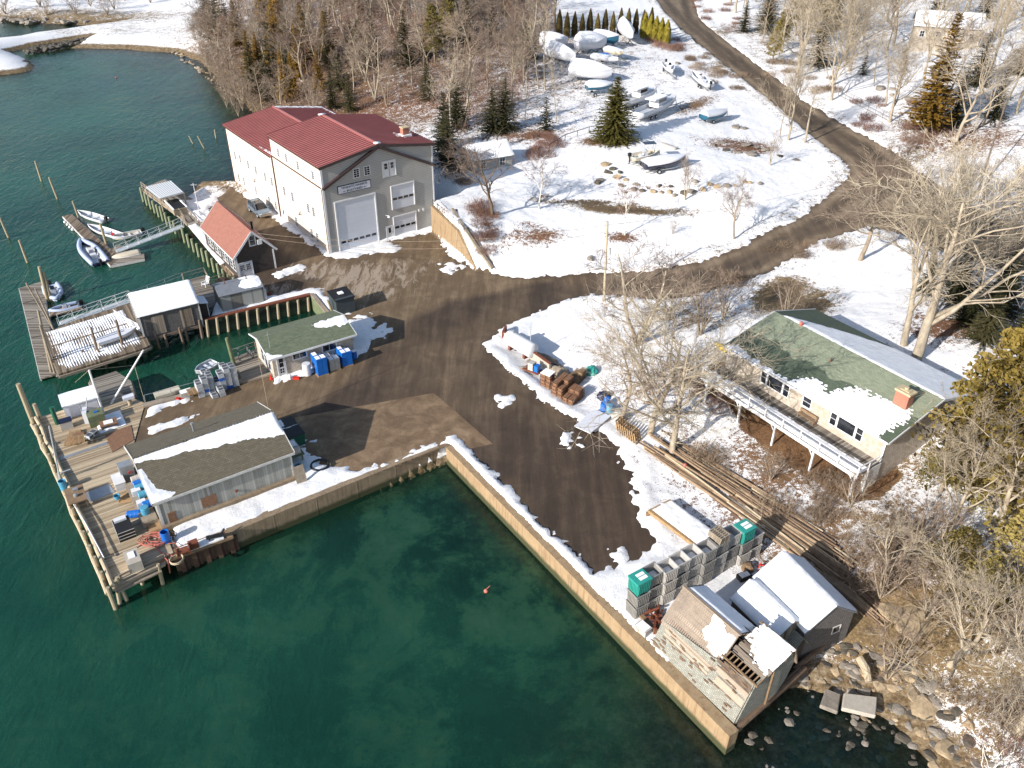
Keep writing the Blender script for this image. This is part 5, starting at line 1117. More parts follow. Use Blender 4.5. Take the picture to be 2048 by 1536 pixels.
snowslab('snow_patch', 'snow patch lying among the traps on the wharf', [(188,838),(240,820),(262,846),(200,868)], .08, .12, 83)
t = thing('planter_box', 'dark open wooden crate unit in front of the canopy on the boathouse pier', 'crate', P(350,432,.05), yawrot(-36)); m = MB(); m.box(0,1.9,0,4.2,.0,.9); m.build('crate', M['timbergrey'], t); m = MB(); m.box(.15,1.75,.15,4.05,.9,.95); m.build('dark_fill', M['black'], t)
m = MB(); m.box(-.06,.1,-.06,4.26,.9,1.02); m.box(1.8,1.96,-.06,4.26,.9,1.02); m.build('snow_cover', M['snow'], t)
t = thing('flagpole', 'slim white flagpole standing by the boathouse ridge', 'flagpole', P(400,432,.0)); tp = vtop(P(400,432,0), 386,366); m = MB(); m.tube((0,0,0), tp-P(400,432,0), .06,.04); m.build('pole', M['white'], t); m = MB(); m.bar((-.4,0,tp.z-.3),(.5,0,tp.z-.3),.04,.04); m.build('yard_arm', M['white'], t)
# office deck
deck('office_deck', 'small plank deck at the left end of the harbor office', [(487,768),(463,716),(512,698),(545,752)], .02, -33.2, 'deckgrey'); railing('wooden_railing', 'grey wooden rail on the basin side of the office deck', [P(466,716), P(512,700)], 1.0, 'timbergrey', 2)
for i in range(2):
    t = thing('bicycle', ['bicycle', 'second bicycle'][i]+' leaning on the rail of the office deck', 'bicycle', P(478+i*22, 716-i*5, .03), R(20+i*25))
    for y in (-.5,.5): m = MB(); m.path([(0,y+.32*math.cos(a*math.pi/8),.34+.32*math.sin(a*math.pi/8)) for a in range(17)], .025, 5, cap=False); m.build('wheel', M['black'], t)
    m = MB(); m.bar((0,-.5,.34),(0,-.1,.8),.04,.04); m.bar((0,-.1,.8),(0,.35,.85),.04,.04); m.bar((0,.5,.34),(0,.35,.95),.04,.04); m.bar((0,-.1,.8),(0,.0,.3),.04,.04); m.bar((0,0,.3),(0,.38,.8),.04,.04); m.bar((-.25,.35,.98),(.25,.35,.98),.03,.03); m.build('frame', M['steel'], t); m = MB(); m.box(-.07,.07,-.25,.05,.86,.92); m.build('saddle', M['black'], t)
# ---------------------------------------------------------------- boats
def hull_pts(L, B, D, bow=.45, n=12, flare=.8, tr=.9):
    rows = []
    for i in range(n+1):
        f = i/n; y = f*L
        w = B/2*(tr+(1-tr)*min(1, f*3)) if f < .45 else B/2*(1-((f-.45)/.55)**2.1)
        sh = D*(1+.28*max(0, f-.3)**1.5*1.6); keel = D*.02+ (D*.5*((f-.75)/.25)**2 if f > .75 else 0)
        rows.append([(w,y,sh),(w*.96,y,sh*.62+keel*.3),(w*flare,y,sh*.22+keel*.6),(0,y,keel)])
    return rows
def boat(name, label, stern, bow, B, D, kind, hull='gel', inside='gelin', trailer=False, motor=False, z=None, group=None, cat='boat', cover=None, flip=False, cab=0, lift=0):
    s, b = Vector(stern), Vector(bow); d = b-s; L = Vector((d.x,d.y)).length; rz = math.atan2(d.y, d.x)-math.pi/2; tilt = math.atan2(d.z, L)
    t = thing(name, label, cat, s, rz, group); t.rotation_euler = (0 if flip or lift else max(-.1, min(.1, tilt)), 0, rz)
    base = .62 if trailer else 0; base += lift; rows = hull_pts(L, B, D)
    m = MB(); vs = []; n = len(rows)
    for r in rows:
        ring = [(x,y,z_+base) for x,y,z_ in r] + [(-x,y,z_+base) for x,y,z_ in r[-2::-1]]
        if flip: ring = [(x,y,base+D-(z_-base)+.02) for x,y,z_ in ring]
        vs += ring
    k = 7; fs = [(i*k+j, i*k+j+1, (i+1)*k+j+1, (i+1)*k+j) for i in range(n-1) for j in range(k-1)]; fs.append(tuple(range(k))[::-1]); m.add(vs, fs); m.build('hull', M[hull], t, smooth=True)
    g = MB()
    for s_ in (1,-1):
        g.path([(s_*r[0][0], r[0][1], base+(r[0][2] if not flip else .03)) for r in rows], .05, 6)
    g.build('gunwale', M['gel' if hull != 'gel' or kind == 'rib' else 'white'], t)
    if kind == 'rib':
        g = MB(); pr = []
        rr = B*.13
        for s_ in (1,): 
            pr = [(max(.0,r[0][0]-rr*.3), r[0][1], base+r[0][2]+.02) for r in rows[:-1]]
            path = pr + [(0, L*.985, base+rows[-1][0][2]+.05)] + [(-x,y,z_) for x,y,z_ in pr[::-1]]
        g.path(path, rr, 10); g.build('inflatable_tube', M['hypalon'], t, smooth=True)
    if kind in ('open', 'rib', 'console'):
        m = MB(); vs = []
        for r in rows[:-1]: w = r[0][0]*.88; vs += [(w,r[0][1],base+D*.35),(-w,r[0][1],base+D*.35),(r[0][0]*.97,r[0][1],base+r[0][2]-.02),(-r[0][0]*.97,r[0][1],base+r[0][2]-.02)]
        fs = []
        for i in range(n-2):
            a = i*4; fs += [(a,a+1,a+5,a+4),(a+2,a,a+4,a+6),(a+1,a+3,a+7,a+5)]
        m.add(vs, fs); m.build('floor', M[inside], t)
        m = MB()
        for f in ((.12,.4,.65) if kind == 'open' else (.1,)): w = B*.44 if f < .6 else B*.36; m.box(-w,w,L*f-.14,L*f+.14,base+D*.66,base+D*.72)
        m.build('seat', M['gel'], t)
        if kind in ('console', 'rib'):
            m = MB(); m.box(-B*.14,B*.14,L*.42,L*.55,base+D*.35,base+D*.35+.85); m.box(-B*.16,B*.16,L*.3,L*.38,base+D*.35,base+D*.35+.5); c = m.build('console', M['gel'], t); m = MB(); m.slab((-B*.14,L*.56,base+D*.35+.85),(B*.14,L*.56,base+D*.35+.85),(B*.12,L*.5,base+D*.35+1.2),(-B*.12,L*.5,base+D*.35+1.2),.03); m.build('windscreen', M['glass'], c)
            m = MB(); m.path([(.13*math.cos(a),L*.41,base+D*.35+.7+.13*math.sin(a)) for a in [i*math.pi/6 for i in range(13)]],.02,5,cap=False); m.build('wheel', M['black'], c)
    if kind == 'cover':
        m = MB(); vs = []; H_ = cover or D*.75
        for i, r in enumerate(rows):
            f = i/(n-1); pk = base+r[0][2]+H_*(math.sin(min(1, (1-f)*1.35+.02)*math.pi/2))*(1 if f > .08 else .75); w = r[0][0]*1.04+.03
            vs += [(w,r[0][1],base+r[0][2]-.18),(w*.98,r[0][1],base+r[0][2]+.02),(w*.5,r[0][1],base+r[0][2]+(pk-base-r[0][2])*.68),(0,r[0][1],pk),(-w*.5,r[0][1],base+r[0][2]+(pk-base-r[0][2])*.68),(-w*.98,r[0][1],base+r[0][2]+.02),(-w,r[0][1],base+r[0][2]-.18)]
        fs = [(i*7+j, (i+1)*7+j, (i+1)*7+j+1, i*7+j+1) for i in range(n-1) for j in range(6)]; fs.append(tuple(range(7))); m.add(vs, fs); m.build('cover', M['shrink'], t, smooth=False)
    if kind == 'cabin':
        m = MB(); vs = []
        for r in rows: vs += [(r[0][0]*.97,r[0][1],base+r[0][2]-.05),(-r[0][0]*.97,r[0][1],base+r[0][2]-.05)]
        st = int(n*.45); fs = [(2*i,2*i+1,2*i+3,2*i+2) for i in range(st, n-1)]; m.add(vs, fs); m.build('foredeck', M['gel'], t)
        m = MB(); vs = []
        for r in rows[:st+1]: w = r[0][0]*.86; vs += [(w,r[0][1],base+D*.45),(-w,r[0][1],base+D*.45)]
        m.add(vs, [(2*i,2*i+1,2*i+3,2*i+2) for i in range(st)]); m.build('floor', M['gelin'], t)
        zt = base+D*1.0; m = MB(); w = B*.36; y0, y1 = L*.42, L*.62
        m.extr([(-w,zt-.3),(w,zt-.3),(w*.9,zt+1.15),(-w*.9,zt+1.15)], y0, y1); m.box(-w*1.05,w*1.05,y0-L*.12,y1+.15,zt+1.15,zt+1.24); m.extr([(-w*.8,zt-.2),(w*.8,zt-.2),(w*.5,zt+.45),(-w*.5,zt+.45)], y1, L*.84); cb = m.build('cabin', M['gel'], t)
        m = MB(); m.box(-w*.85,w*.85,y1,y1+.02,zt+.55,zt+1.05)
        for s_ in (-1,1): m.box(s_*w*.95-.02,s_*w*.95+.03*s_,y0+.12,y1-.1,zt+.5,zt+1.0)
        m.build('cabin_window', M['glass'], cb); m = MB(); m.box(-w,w,y0-L*.1,y1+.1,zt+1.24,zt+1.32); m.build('roof_snow', M['snow'], cb)
    if motor:
        m = MB(); m.cbox((0,-.28,base+D+.28),(.36,.5,.5)); m.box(-.08,.08,-.38,-.2,base-.15,base+D+.1); m.box(-.05,.05,-.55,-.1,base-.3,base-.2); o = m.build('outboard_motor', M['black'], t); bv = o.modifiers.new('b', 'BEVEL'); bv.width = .07; bv.segments = 2
    if trailer:
        m = MB()
        for s_ in (-1,1): m.bar((s_*B*.3,-.1,.42),(s_*B*.3,L*.62,.42),.1,.12); m.bar((s_*B*.3,L*.62,.42),(0,L*1.12,.38),.1,.12); m.bar((s_*B*.22,L*.1,.42),(s_*B*.22,L*.1,.75),.08,.08); m.bar((s_*B*.22,L*.5,.42),(s_*B*.22,L*.5,.8),.08,.08)
        m.bar((0,L*1.1,.4),(0,L*1.24,.38),.1,.12); m.bar((0,L*1.03,.4),(0,L*1.0,1.3),.08,.08); m.bar((-B*.42,L*.28,.36),(B*.42,L*.28,.36),.08,.08); m.bar((0,L*1.15,.38),(0,L*1.15,-.02),.06,.06); tr = m.build('trailer', M['steel'], t)
        for s_ in (-1,1):
            for yy in ((L*.28,) if L < 7 else (L*.24,L*.35)):
                m = MB(); m.tube((s_*B*.42-.1,yy,.33),(s_*B*.42+.1,yy,.33),.33,.33,16); w_ = m.build('wheel', M['black'], tr); m = MB(); m.tube((s_*B*.42-.11,yy,.33),(s_*B*.42+.11,yy,.33),.17,.17,12); m.build('rim', M['alum'], w_)
    return t
W_ = WZ-.12
boat('skiff', 'white open skiff with bench seats moored beyond the thin piling at the float', P(212,447,W_), P(158,430,W_), 1.6, .6, 'open', motor=True)
boat('skiff', 'white skiff with a red fuel can lying alongside the middle of the dinghy float', P(240,478,W_), P(178,458,W_), 1.6, .6, 'open')
boat('skiff', 'flat white work skiff with black outboard nearest the gangway', P(284,470,W_), P(226,482,W_), 1.7, .55, 'open', 'gel', 'beige', motor=True)
m = MB(); m.box(-.2,.2,-.15,.15,0,.3); tag(m.build('fuel_can', M['redpaint'], None, loc=P(226,470,WZ+.15)), 'red fuel can inside the middle white skiff', 'fuel can')
boat('rigid_inflatable', 'large white and navy inflatable centre-console boat tied outside the dinghy float', P(203,533,W_), P(163,489,W_), 2.3, .6, 'rib', 'navy', motor=True)
boat('upturned_skiff', 'cream skiff lying upside down on the side float', P(280,505,WZ+.4), P(224,517,WZ+.4), 1.3, .45, 'plain', 'beige', flip=True)
boat('inflatable', 'pale blue inflatable with raised motor beside the thick pilings', P(103,577,W_), P(116,607,W_), 1.9, .5, 'rib', 'hypalon', motor=True)
boat('inflatable', 'pale blue inflatable tied alongside the small brown float', P(160,615,W_), P(102,630,W_), 1.5, .45, 'rib', 'hypalon', motor=True)
boat('dinghy', 'weathered beige dinghy lying on the edge of the snowy pier', P(196,692,.05), P(275,665,.05), 1.4, .55, 'cover', 'beige', cover=.1)
deck('low_landing', 'small low landing with snow below the weathered dinghy', [(203,717),(198,700),(240,686),(246,705)], -.8, -32, 'deckgrey'); snowslab('snow_patch', 'snow on the low landing beside the snowy pier', [(205,714),(240,702),(238,692),(200,703)], -.78, .12, 91)
boat('dinghy', 'small white dinghy with grey inside standing behind the lobster trap stacks', P(432,730,.05), P(393,752,.05), 1.5, .5, 'open', 'gel')
def yb(name, label, spx, bpx, B, D, kind, **k):
    return boat(name, label, T(*spx), T(*bpx), B, D, kind, **k)
yb('shrink_wrapped_boat', 'covered white boat with a navy hull on a trailer above the boulder row', (1288,347), (1370,333), 2.6, 1.0, 'cover', hull='navy', trailer=True, cover=.7)
yb('console_boat', 'open beige boat with a blue sunshade behind the navy-hulled covered boat', (1262,331), (1318,320), 2.2, .8, 'console', hull='beige', inside='beige', trailer=True, motor=True)
c = T(1295,325); t = thing('sunshade', 'flat blue sunshade on a frame over the open beige boat', 'sunshade', c+Vector((0,0,1.4)), R(10)); m = MB(); m.box(-.9,.9,-.6,.6,1.5,1.58); m.build('canvas', M['navy'], t)
for x in (-.8,.8): m = MB(); m.bar((x,-.5,-.4),(x,-.5,1.5),.04,.04); m.bar((x,.5,-.4),(x,.5,1.5),.04,.04); m.build('frame', M['alum'], t)
t_ = boat('upturned_canoe', 'upturned grey canoe half buried in snow above the covered boats', T(1352,300), T(1316,284), 1.0, .4, 'plain', 'bin', flip=True)
yb('cabin_boat', 'white pilothouse boat on a twin-axle trailer just right of the big spruce', (1272,246), (1350,214), 2.7, 1.15, 'cabin', trailer=True)
yb('cabin_boat', 'white pilothouse boat parked behind the first one, partly hidden by the spruce', (1240,222), (1312,196), 2.6, 1.1, 'cabin', trailer=True)
yb('covered_runabout', 'small covered boat with teal blue hull near the snowy bank, right of the pilothouse boats', (1404,248), (1452,238), 2.2, .9, 'cover', hull='bluehull', trailer=True, cover=.55)
yb('open_boat', 'open white boat with outboard on a trailer beside the roadside brush', (1418,183), (1382,158), 2.2, .8, 'console', hull='gel', trailer=True, motor=True)
yb('open_boat', 'small white boat with raised outboard alone in the snow above the pilothouse boats', (1331,138), (1344,156), 2.0, .7, 'console', hull='gel', trailer=True, motor=True)
for i, (s_, b_, B, D, cv, lb) in enumerate([((1152,108),(1212,104),3.4,1.8,1.9,'biggest shrink-wrapped sailboat in the row below the arborvitae hedge'),((1186,92),(1236,98),3.0,1.6,1.2,'snow-covered sailboat directly behind the biggest wrapped one'),((1240,66),(1264,96),2.8,1.7,1.6,'tall peaked shrink-wrapped boat nearest the hedge end'),((1212,116),(1245,126),2.3,1.0,.5,'cream hulled boat with snow cover in front of the wrapped sailboats'),((1185,128),(1235,138),2.3,.8,.4,'low snow-covered boat with a blue tarp scrap'),((1140,160),(1222,168),3.6,1.6,1.8,'large white wrapped boat above the big spruce'),((1096,118),(1150,138),3.2,1.6,1.6,'wrapped white boat behind bare trees at the left of the boat row'),((1080,98),(1135,100),3.0,1.5,1.4,'farthest left wrapped boat behind the bare trees'),((1172,192),(1225,186),2.4,.9,.9,'wrapped boat with a blue stripe just behind the spruce top')]):
    yb('wrapped_boat', lb, s_, b_, B, D, 'cover', hull='beige' if i in (3,) else 'bluehull' if i in (1,8) else 'shrink', cover=cv, lift=.7 if i in (0,1,2,5,6,7) else .4, trailer=(i in (3,4,8)))
    if i in (0,1,2,5,6,7):
        a, b = T(*s_), T(*b_); m = MB(); st = thing('boat_cradle', 'stands under the '+' '.join(lb.split(' ')[:12]), 'boat stand', a)
        for f in (.15,.5,.8):
            p = a.lerp(b, f)-a; m.bar(p+Vector((-.9,-.3,0)), p+Vector((.2,0,1.0)), .1,.1); m.bar(p+Vector((.9,.3,0)), p+Vector((-.2,0,1.0)), .1,.1)
        m.build('stand', M['black'], st)
m = MB(); m.cbox((0,0,.1),(1.6,.8,.25)); tag(m.build('blue_tarp', M['blue'], None, loc=T(1208,124,1.5)), 'crumpled bright blue tarp scrap on the low snow-covered boat', 'tarp')
# ---------------------------------------------------------------- trees
def rdir(rs, d, ang, roll=None):
    a = d.orthogonal().normalized(); b = d.cross(a); r = rs.uniform(0, 2*math.pi) if roll is None else roll
    return (d*math.cos(ang) + (a*math.cos(r)+b*math.sin(r))*math.sin(ang)).normalized()
def gen_bare(seed, H, r0, nlimb, limb0=.3, spread=.9, stems=1, lean=0, up=.25, fill=1.0, L2=6, L3=6, L4=4):
    rs = random.Random(seed); T_, C_ = MB(), MB()
    def branch(p, d, L, r, lvl, nseg, wob, upw):
        pts = [p]; rr = [r]; dirs = []
        for i in range(nseg):
            d = (d + Vector((rs.gauss(0,wob), rs.gauss(0,wob), rs.gauss(0,wob)+upw))).normalized(); dirs.append(d); p = p+d*(L/nseg); pts.append(p); rr.append(r*(1-.78*(i+1)/nseg))
        return pts, rr, dirs
    def at_(pts, rr, dirs, f):
        x = f*(len(pts)-1); i = min(int(x), len(pts)-2); t = x-i; return pts[i].lerp(pts[i+1], t), rr[i]*(1-t)+rr[i+1]*t, dirs[i]
    for s in range(stems):
        d0 = Vector((lean,0,1)).normalized() if stems == 1 else rdir(rs, Vector((0,0,1)), rs.uniform(.12,.35), s*2*math.pi/stems)
        tp, tr, td = branch(Vector((0,0,-.3)), d0, H*(.92 if stems == 1 else rs.uniform(.75,.95)), r0, 0, 9, .07, .06)
        T_.path(tp, tr, 7, cap=False); n1 = max(3, int(nlimb/stems))
        for i in range(n1):
            f = limb0+(1-limb0)*(i+rs.random()*.6)/n1; p, r, d = at_(tp, tr, td, min(.97,f)); L = H*(.60-.38*f)*spread*rs.uniform(.8,1.25)
            bp, br, bd = branch(p, rdir(rs, d, rs.uniform(.7,1.25)), L, max(.035, r*.62), 1, 6, .17, up*.35); T_.path(bp, br, 5, cap=False)
            for j in range(max(2, int(L2*fill*rs.uniform(.8,1.2)))):
                p, r, d = at_(bp, br, bd, rs.uniform(.22,1)); l2 = L*.52*rs.uniform(.6,1.2)
                cp, cr, cd = branch(p, rdir(rs, d, rs.uniform(.4,.95)), l2, max(.022, r*.6), 2, 4, .2, up*.3); (T_ if r > .06 else C_).path(cp, cr, 4, cap=False)
                for k in range(max(2, int(L3*fill*rs.uniform(.7,1.2)))):
                    p, r, d = at_(cp, cr, cd, rs.uniform(.15,1)); l3 = l2*.5*rs.uniform(.6,1.3)
                    ep, er, ed = branch(p, rdir(rs, d, rs.uniform(.35,.9)), l3, .018, 3, 3, .22, up*.3); C_.path(ep, er, 3, cap=False)
                    for q in range(L4):
                        p, r, d = at_(ep, er, ed, rs.uniform(.1,1)); e = p+rdir(rs, d, rs.uniform(.3,.9))*l3*rs.uniform(.35,.7); C_.path([p, e], [.013,.007], 3, cap=False)
    return T_, C_
def gen_spruce(seed, H, R0, nw=26, nb=14, bare=.04, droop=.25, dens=1.0, irregular=.12, leaf=.34):
    rs = random.Random(seed); T_, C_ = MB(), MB(); T_.path([(0,0,-.3),(0,0,H*.5),(0,0,H*.98)], [H*.02,H*.013,.02], 7, cap=False)
    for w in range(nw):
        f = bare+(1-bare)*(w/nw); z = H*f; Rw = R0*(1-f)**.85*rs.uniform(1-irregular,1+irregular)+.12; n = max(4, int(nb*(1-f*.55)))
        for b in range(n):
            a = 2*math.pi*(b+rs.random()*.8)/n+w*.7; L = Rw*rs.uniform(.72,1.12); d = Vector((math.cos(a), math.sin(a), .12+.35*f-droop*(1-f))); zz = z+rs.uniform(-.5,.5)*H/nw
            pr = Vector((0,0,zz)); m = max(2, int(L/.34*dens)); C_.path([pr, pr+d*L*.8], [.03,.01], 3, cap=False)
            for i in range(m+1):
                g = (i+.6)/(m+1); c = pr+d*L*g+Vector((0,0,-.10*L*g*g)); s = leaf*(1.15-.45*g)*rs.uniform(.8,1.3)*(1 if L > 1 else .7)
                for q in range(2):
                    t1 = Vector((d.x+rs.uniform(-.8,.8), d.y+rs.uniform(-.8,.8), rs.uniform(-.45,.35))).normalized(); t2 = t1.cross(Vector((rs.uniform(-.4,.4),rs.uniform(-.4,.4),1))).normalized()
                    a_, b_ = t1*s, t2*s*.42; n_ = len(C_.v); C_.add([c-a_*.35, c+b_-a_*0, c+a_, c-b_], [(0,1,2,3)])
    return T_, C_
def gen_clump(seed, H, R0, base=.25, n=150, leaf=.34, pw=.6, layers=9):
    """irregular pine or cedar: clumps of foliage on limbs"""
    rs = random.Random(seed); T_, C_ = MB(), MB(); lean = Vector((rs.uniform(-.06,.06), rs.uniform(-.06,.06), 1)); T_.path([(0,0,-.3), lean*H*.5, lean*H*.97], [H*.022,H*.015,.03], 7, cap=False)
    for l in range(n):
        f = base+(1-base)*rs.random()**.9; a = rs.uniform(0, 2*math.pi); Rr = R0*(max(0,1-f)**pw*1.1+.08)*rs.uniform(.35,1.0); c = lean*H*f + Vector((math.cos(a)*Rr, math.sin(a)*Rr, rs.uniform(-.3,.3)))
        if rs.random() < .5: T_.path([lean*H*(f-.05), c], [.05,.02], 3, cap=False)
        cs = rs.uniform(.35,.8)*(.6+.5*(1-f)); 
        for q in range(34):
            p = c+Vector((rs.gauss(0,cs*.55), rs.gauss(0,cs*.55), rs.gauss(0,cs*.3))); t1 = Vector((rs.gauss(0,1),rs.gauss(0,1),rs.gauss(0,.6))).normalized(); t2 = t1.orthogonal().normalized(); s = leaf*rs.uniform(.5,1.1)
            C_.add([p-t1*s*.5, p+t2*s*.35, p+t1*s*.5, p-t2*s*.35], [(0,1,2,3)])
    return T_, C_
def gen_arbor(seed, H, R0):
    rs = random.Random(seed); T_, C_ = MB(), MB(); T_.path([(0,0,-.2),(0,0,H*.9)], [.08,.02], 5, cap=False)
    for i in range(900):
        f = rs.random(); a = rs.uniform(0, 2*math.pi); r = R0*(math.sin(min(1,(1-f)*1.5+.03)*math.pi/2))*rs.uniform(.75,1.08); p = Vector((math.cos(a)*r, math.sin(a)*r, .15+f*H)); o = Vector((math.cos(a), math.sin(a), 0)); t2 = Vector((-math.sin(a), math.cos(a), 0)); s = rs.uniform(.18,.34)
        C_.add([p-Vector((0,0,s*.6)), p+t2*s*.4+o*.05, p+Vector((0,0,s))+o*.06, p-t2*s*.4+o*.05], [(0,1,2,3)])
    return T_, C_
def gen_brush(seed, H, R0, n=120, m=5):
    rs = random.Random(seed); C_ = MB()
    for i in range(n):
        a = rs.uniform(0, 2*math.pi); r = R0*math.sqrt(rs.random()); p = Vector((math.cos(a)*r, math.sin(a)*r, -.1)); d = Vector((rs.gauss(0,.35), rs.gauss(0,.35), 1)).normalized(); L = H*rs.uniform(.55,1.1)*(1-.3*r/R0); pts = [p]
        for k in range(3): d = (d+Vector((rs.gauss(0,.2), rs.gauss(0,.2), .05))).normalized(); pts.append(pts[-1]+d*L/3)
        C_.path(pts, [.022,.016,.011,.006], 3, cap=False)
        for k in range(m): f = rs.uniform(.3,1); x = f*3; j = min(int(x),2); q = pts[j].lerp(pts[j+1], x-j); C_.path([q, q+rdir(rs, d, rs.uniform(.4,1))*L*rs.uniform(.15,.35)], [.01,.006], 3, cap=False)
    return C_
protos = {}
def proto(key, gen, bark, leaf):
    t_, c_ = gen; protos[key] = (t_, c_, bark, leaf, [None])
def proto_mesh(key):
    t_, c_, bark_, leaf, cache = protos[key]
    if cache[0] is None:
        out = []
        for nm, mb, mt in (('trunk', t_, bark_), ('crown', c_, leaf)):
            me = bpy.data.meshes.new(nm); me.from_pydata(mb.v, [], mb.f); me.materials.append(M[mt]); me.polygons.foreach_set('use_smooth', [nm == 'trunk']*len(me.polygons)); me.update(); out.append(me)
        cache[0] = out
    return cache[0]
proto('oakA', gen_bare(1, 12.5, .34, 13, .28, 1.3, up=.16, L2=7, L3=7, L4=5), 'bark', 'twig')
proto('oakB', gen_bare(2, 13, .30, 13, .3, 1.1, up=.2, L2=7, L3=7, L4=5), 'barkgrey', 'twiggrey')
proto('oakC', gen_bare(3, 11, .28, 12, .22, 1.35, up=.12, L2=7, L3=7, L4=5), 'bark', 'twig')
proto('oakD', gen_bare(12, 12, .26, 14, .3, 1.2, up=.18, L2=6, L3=6, L4=5), 'barkdark', 'twiggrey')
proto('oakE', gen_bare(21, 13, .32, 14, .25, 1.35, up=.14, L2=6, L3=5, L4=4), 'bark', 'twigpale')
proto('twinA', gen_bare(4, 13, .22, 16, .35, .85, stems=3, up=.3), 'bark', 'twiggrey')
proto('slimA', gen_bare(5, 15, .19, 12, .45, .55, up=.35, L2=5), 'bark', 'twig')
proto('slimB', gen_bare(6, 14, .17, 13, .35, .6, up=.4, L2=5, L3=5), 'barkgrey', 'twiggrey')
proto('slimC', gen_bare(7, 13, .15, 12, .3, .65, up=.3, L2=5, L3=5), 'barkdark', 'twigred')
proto('thicket', gen_bare(8, 8, .09, 20, .2, .75, stems=5, up=.35, L2=4, L3=5, L4=3), 'barkgrey', 'twiggrey')
proto('birch', gen_bare(9, 8.5, .13, 11, .28, .8, up=.15, L2=5, L3=5), 'birch', 'twigred')
proto('snag', gen_bare(10, 12, .26, 7, .45, .8, up=.1, L2=4, L3=3, L4=2), 'bark', 'twig')
proto('spruceA', gen_spruce(1, 10.5, 3.6, 34, 20, .03, .18, 1.35, .1), 'barkdark', 'spruce')
proto('spruceB', gen_spruce(2, 13, 3.0, 30, 15, .05, .2, 1.1, .35), 'barkdark', 'sprucedk')
proto('spruceC', gen_spruce(3, 6, 1.9, 16, 10, .05, .1, .9, .3), 'barkdark', 'sprucedk')
proto('cedarA', gen_spruce(4, 13, 2.3, 36, 14, .08, .0, 1.2, .35, .42), 'barkgrey', 'cedar')
proto('pineA', gen_clump(5, 13, 3.8, .22, 230, .36), 'barkgrey', 'cedarol')
proto('pineB', gen_clump(6, 11, 3.6, .1, 300, .36), 'barkgrey', 'cedargold')
proto('arbor', gen_arbor(7, 4.6, .62), 'barkdark', 'arbor'); proto('arbory', gen_arbor(8, 4.2, .8), 'barkdark', 'arbory')
PH = dict(oakE=13, oakD=12, oakA=12.5, oakB=13, oakC=11, twinA=13, slimA=15, slimB=14, slimC=13, thicket=8, birch=8.5, snag=12, spruceA=10.5, spruceB=13, spruceC=6, cedarA=13, pineA=13, pineB=11, arbor=4.6, arbory=4.2)
trs = random.Random(77)
def tree(key, loc, H, name, label, group=None, rz=None, cat='tree', wide=1.0, leaf=None, tilt=(0,0)):
    mt, mc = proto_mesh(key); s = H/PH[key]; t = thing(name, label, cat, loc, 0, group)
    t.rotation_euler = (R(tilt[0]), R(tilt[1]), trs.uniform(0, 6.28) if rz is None else rz); t.scale = (s*wide, s*wide, s)
    for nm, me in (('trunk', mt), ('crown', mc)): o = bpy.data.objects.new(nm, me); col.objects.link(o); o.parent = t
    return t
BT = 'bare_tree'
